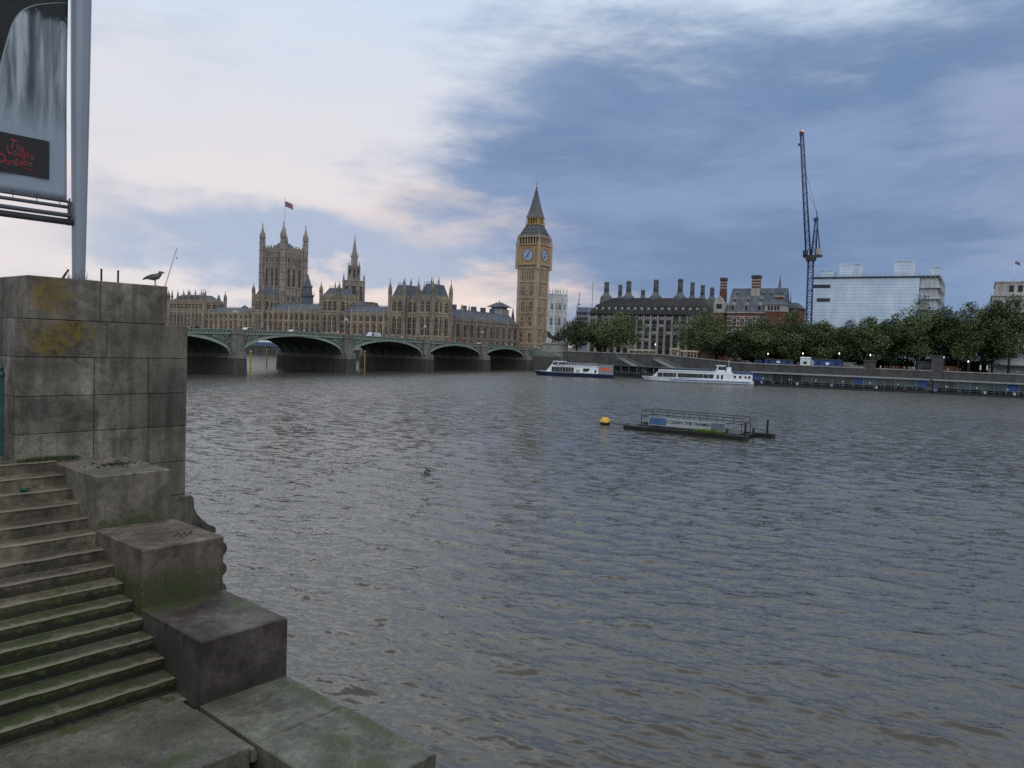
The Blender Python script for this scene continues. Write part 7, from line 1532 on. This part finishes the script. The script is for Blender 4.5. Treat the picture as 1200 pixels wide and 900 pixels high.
rp = random.Random(12); tops = ['red', 'pink', 'white', 'black', 'blue', 'grey', 'beige', 'green', 'navy']; legs = ['black', 'blue', 'grey', 'navy', 'beige']
USED = set()
def place_people():
    us = sorted([rp.uniform(-14, 30) for _ in range(30)] + [rp.uniform(30, 158) for _ in range(44)])
    for i, u in enumerate(us):
        crowd = u < 12; tp = rp.choice(['red', 'pink', 'white', 'red', 'black', 'beige']) if crowd else rp.choice(tops); lg = rp.choice(legs); ps = rp.choice(['stand', 'walk'])
        sp = (ztop(u) - .78) if u > -12 else 8.6
        where = 'in the crowd at the bridge end' if crowd else ('on the bridge, %s arch from the tower' % nm[min(4, max(0, sum(1 for p in PIERS if p < u) - 1))])
        for q in range(40):
            lab = f'{"walking" if ps == "walk" else "standing"} person, {tp} top, {lg} trousers, {where}'
            if lab not in USED: break
            tp = rp.choice(tops); lg = rp.choice(legs); ps = rp.choice(['stand', 'walk'])
        USED.add(lab)
        person(P(-1.0 - rp.random() * 2.2, -u, sp), ps, tp, lg, BA + rp.choice([0, math.pi / 2, -math.pi / 2, math.pi]) + rp.uniform(-.4, .4), lab, 'people on the bridge')
    for i in range(56):
        px = rp.uniform(985, 1105) if i < 36 else rp.uniform(880, 1198); s, w, z = on(px, 428, rp.uniform(1.5, 5.5)); tp = rp.choice(tops); lg = rp.choice(legs); ps = rp.choice(['stand', 'walk'])
        where = 'under the middle of the sheeted block' if 985 < px < 1050 else ('near the tall peaked tree' if 1050 <= px < 1110 else ('near the riverside cafe' if px >= 1110 else 'near the blue kiosks'))
        for q in range(40):
            lab = f'{"walking" if ps == "walk" else "standing"} person, {tp} top, {lg} trousers, far bank {where}'
            if lab not in USED: break
            tp = rp.choice(tops); lg = rp.choice(legs); ps = rp.choice(['stand', 'walk'])
        USED.add(lab)
        person(P(s, w, 6.13), ps, tp, lg, BA + rp.uniform(0, 6.28), lab, 'people on the far embankment')
place_people()
def vehicle(kind, loc, rz, col, label, group):
    L, Wd, H, gl = {'car': (4.4, 1.8, 1.5, 'cabin'), 'van': (5.4, 2.0, 2.3, 'van'), 'bus': (11, 2.5, 4.3, 'bus'), 'coach': (11.5, 2.5, 3.5, 'bus')}[kind]
    t = thing({'car': 'car', 'van': 'van', 'bus': 'double_deck_bus', 'coach': 'coach'}[kind], loc, label, {'car': 'car', 'van': 'van', 'bus': 'bus', 'coach': 'coach'}[kind], group, rz); y = Wd / 2
    if kind == 'car': pr = [(-2.2, .35), (-2.2, .85), (-1.95, .95), (-1.4, 1.42), (.35, 1.48), (1.15, .98), (2.1, .80), (2.2, .35)]
    elif kind == 'van': pr = [(-2.7, .35), (-2.7, 2.25), (1.3, 2.3), (1.95, 1.25), (2.6, 1.05), (2.7, .35)]
    else: pr = [(-L / 2, .35), (-L / 2, H - .15), (-L / 2 + .2, H), (L / 2 - .3, H), (L / 2, H - .3), (L / 2, .35)]
    mb = MB(); mb.loft([(x, -y, z) for x, z in pr], [(x, y, z) for x, z in pr]); b = mb.build('body', M[col] if col in M else col, t); bevel(b, .05)
    def pane(pts, name='window'): 
        mb = MB(); mb.loft([(x, -y - .012, z) for x, z in pts], [(x, -y + .02, z) for x, z in pts]); mb.loft([(x, y - .02, z) for x, z in pts], [(x, y + .012, z) for x, z in pts]); mb.build(name, M['pane'], t)
    if kind == 'car': pane([(-1.75, .95), (-1.3, 1.36), (-.5, 1.38), (-.5, .95)]); pane([(-.42, .95), (-.42, 1.38), (.3, 1.4), (.95, .97)])
    elif kind == 'van': pane([(.5, 1.35), (.5, 2.0), (1.25, 2.05), (1.7, 1.35)])
    else:
        for z0, z1 in (((1.3, 2.0), (2.9, 3.7)) if kind == 'bus' else ((1.6, 2.7),)):
            for i in range(6): pane([(-L / 2 + .4 + i * L / 6.2, z0), (-L / 2 + .4 + i * L / 6.2, z1), (-L / 2 + .2 + (i + 1) * L / 6.2, z1), (-L / 2 + .2 + (i + 1) * L / 6.2, z0)])
    for x in (-L * .31, L * .31):
        for s_ in (-1, 1):
            mb = MB(); n = 14; r_ = .33 if kind in ('car', 'van') else .48
            mb.loft([(x + r_ * math.cos(6.2832 * i / n), s_ * (y - .2), r_ + r_ * math.sin(6.2832 * i / n)) for i in range(n)], [(x + r_ * math.cos(6.2832 * i / n), s_ * (y + .01), r_ + r_ * math.sin(6.2832 * i / n)) for i in range(n)]); mb.build('wheel', M['black'], t)
    return t
for kind, u, col, lab in (('bus', 164.3, 'red', 'red double deck bus crossing the bridge beside the stone pier'), ('car', 118, 'offwhite', 'pale car crossing the bridge over the middle of the second visible arch'), ('car', 134, 'offwhite', 'pale car crossing the bridge near the left pier of the second arch'), ('van', 84, 'offwhite', 'off white van on the bridge over the third visible arch'), ('car', 62, 'black', 'black car on the bridge right of the third arch'), ('car', 22, 'offwhite', 'pale car on the bridge close to the clock tower'), ('car', 45, 'black', 'black cab on the bridge over the fourth visible arch'), ('car', 97, 'red', 'red car on the bridge left of the third arch'), ('car', 151, 'black', 'black car on the bridge over the first visible arch')):
    vehicle(kind, P(-8.5, -u, ztop(u) - .94), BA - math.pi / 2, col, lab, 'vehicles on the bridge')
for kind, px, col, lab in (('car', 862, 'black', 'black car parked on the far embankment below the small dark tree'), ('van', 998, 'steel', 'silver van parked on the embankment under the sheeted block'), ('car', 1012, 'offwhite', 'pale car parked just right of the silver van'), ('van', 1116, 'brick', 'dull red van parked under the dark tree right of the tall granite pedestal'), ('car', 875, 'steel', 'silver car on the embankment left of the blue kiosks')):
    s, w, z = on(px, 425, 8.5 if kind != 'coach' else 6.5); vehicle(kind, P(s, w, 6.14 if kind == 'coach' else 6.14), BA, col, lab, 'vehicles on the far embankment')
# kiosks and containers on the embankment
for p0, p1, pt, col, lab in ((884, 893, 422, 'blue', 'small blue kiosk at the left end of the embankment kiosks'), (896, 930, 420.5, 'blue', 'long blue kiosk with a dark roof and a white hatch on the embankment'), (938, 950, 418.5, 'white', 'round white topped booth between the blue kiosks'), (954, 987, 420.5, 'blue', 'plain blue container with a white panel on the embankment'), (1076, 1092, 424, 'char', 'dark refreshment hut left of the tall granite pedestal')):
    s0, w, z = on(p0, pt, 2.2); s1 = on(p1, pt, 2.2)[0]; t = bank('kiosk', s0, w, 6.13, lab, 'kiosk', 'kiosks on the far embankment'); H = z - 6.13; L = s1 - s0
    mb = MB(); mb.box(0, L, 0, 2.6, 0, H - .25); mb.build('wall', M[col], t); mb = MB(); mb.frust(-.2, L + .2, -.3, 2.8, H - .25, .2, L - .2, .4, 2.2, H + .1); mb.build('roof', M['char'] if col != 'white' else M['white'], t)
    n = max(1, int(L / 3))
    for i in range(n): mb = MB(); x = L * (i + .5) / n; mb.box(x - .6, x + .6, -.05, 0, 1.1, min(2.0, H - .5)); mb.build('hatch', M['white'] if i % 3 == 1 else M['pane'], t)
def cafe():
    s0, w, z = on(1163, 409, 14); t = bank('riverside_cafe', s0, w, 6.1, 'low white building with dark windows and a black canopy at the right edge under trees', 'building'); H = z - 6.1
    mb = MB(); mb.box(0, 26, 0, 8, 0, H); mb.build('wall', M['offwhite'], t)
    for i in range(6): mb = MB(); mb.box(1.2 + i * 4, 3.4 + i * 4, -.06, 0, H - 2.8, H - 1.0); mb.build('window', M['pane'], t)
    mb = MB(); mb.box(.2, 26, -4.5, -.1, 3.0, 3.5); mb.build('canopy', M['black'], t)
    for i in range(5): mb = MB(); mb.cyl(.6 + i * 5, -4.3, 0, 3.0, .09, .09, 6); mb.build('post', M['char'], t)
    for k, (px, lab) in enumerate(((1150, 'pale closed parasol left of the riverside cafe'), (1158, 'second pale closed parasol beside the cafe canopy'))):
        s, w, z = on(px, 414, 5); u = bank('parasol', s, w, 6.13, lab, 'parasol', 'closed parasols'); mb = MB(); mb.cyl(0, 0, 0, 3.4, .05, .05, 6); mb.build('pole', M['char'], u); mb = MB(); mb.lathe(0, 0, [(.12, 1.3), (.32, 1.6), (.26, 2.6), (.06, 3.3)], 8); mb.build('cover', M['offwhite'], u)
cafe()
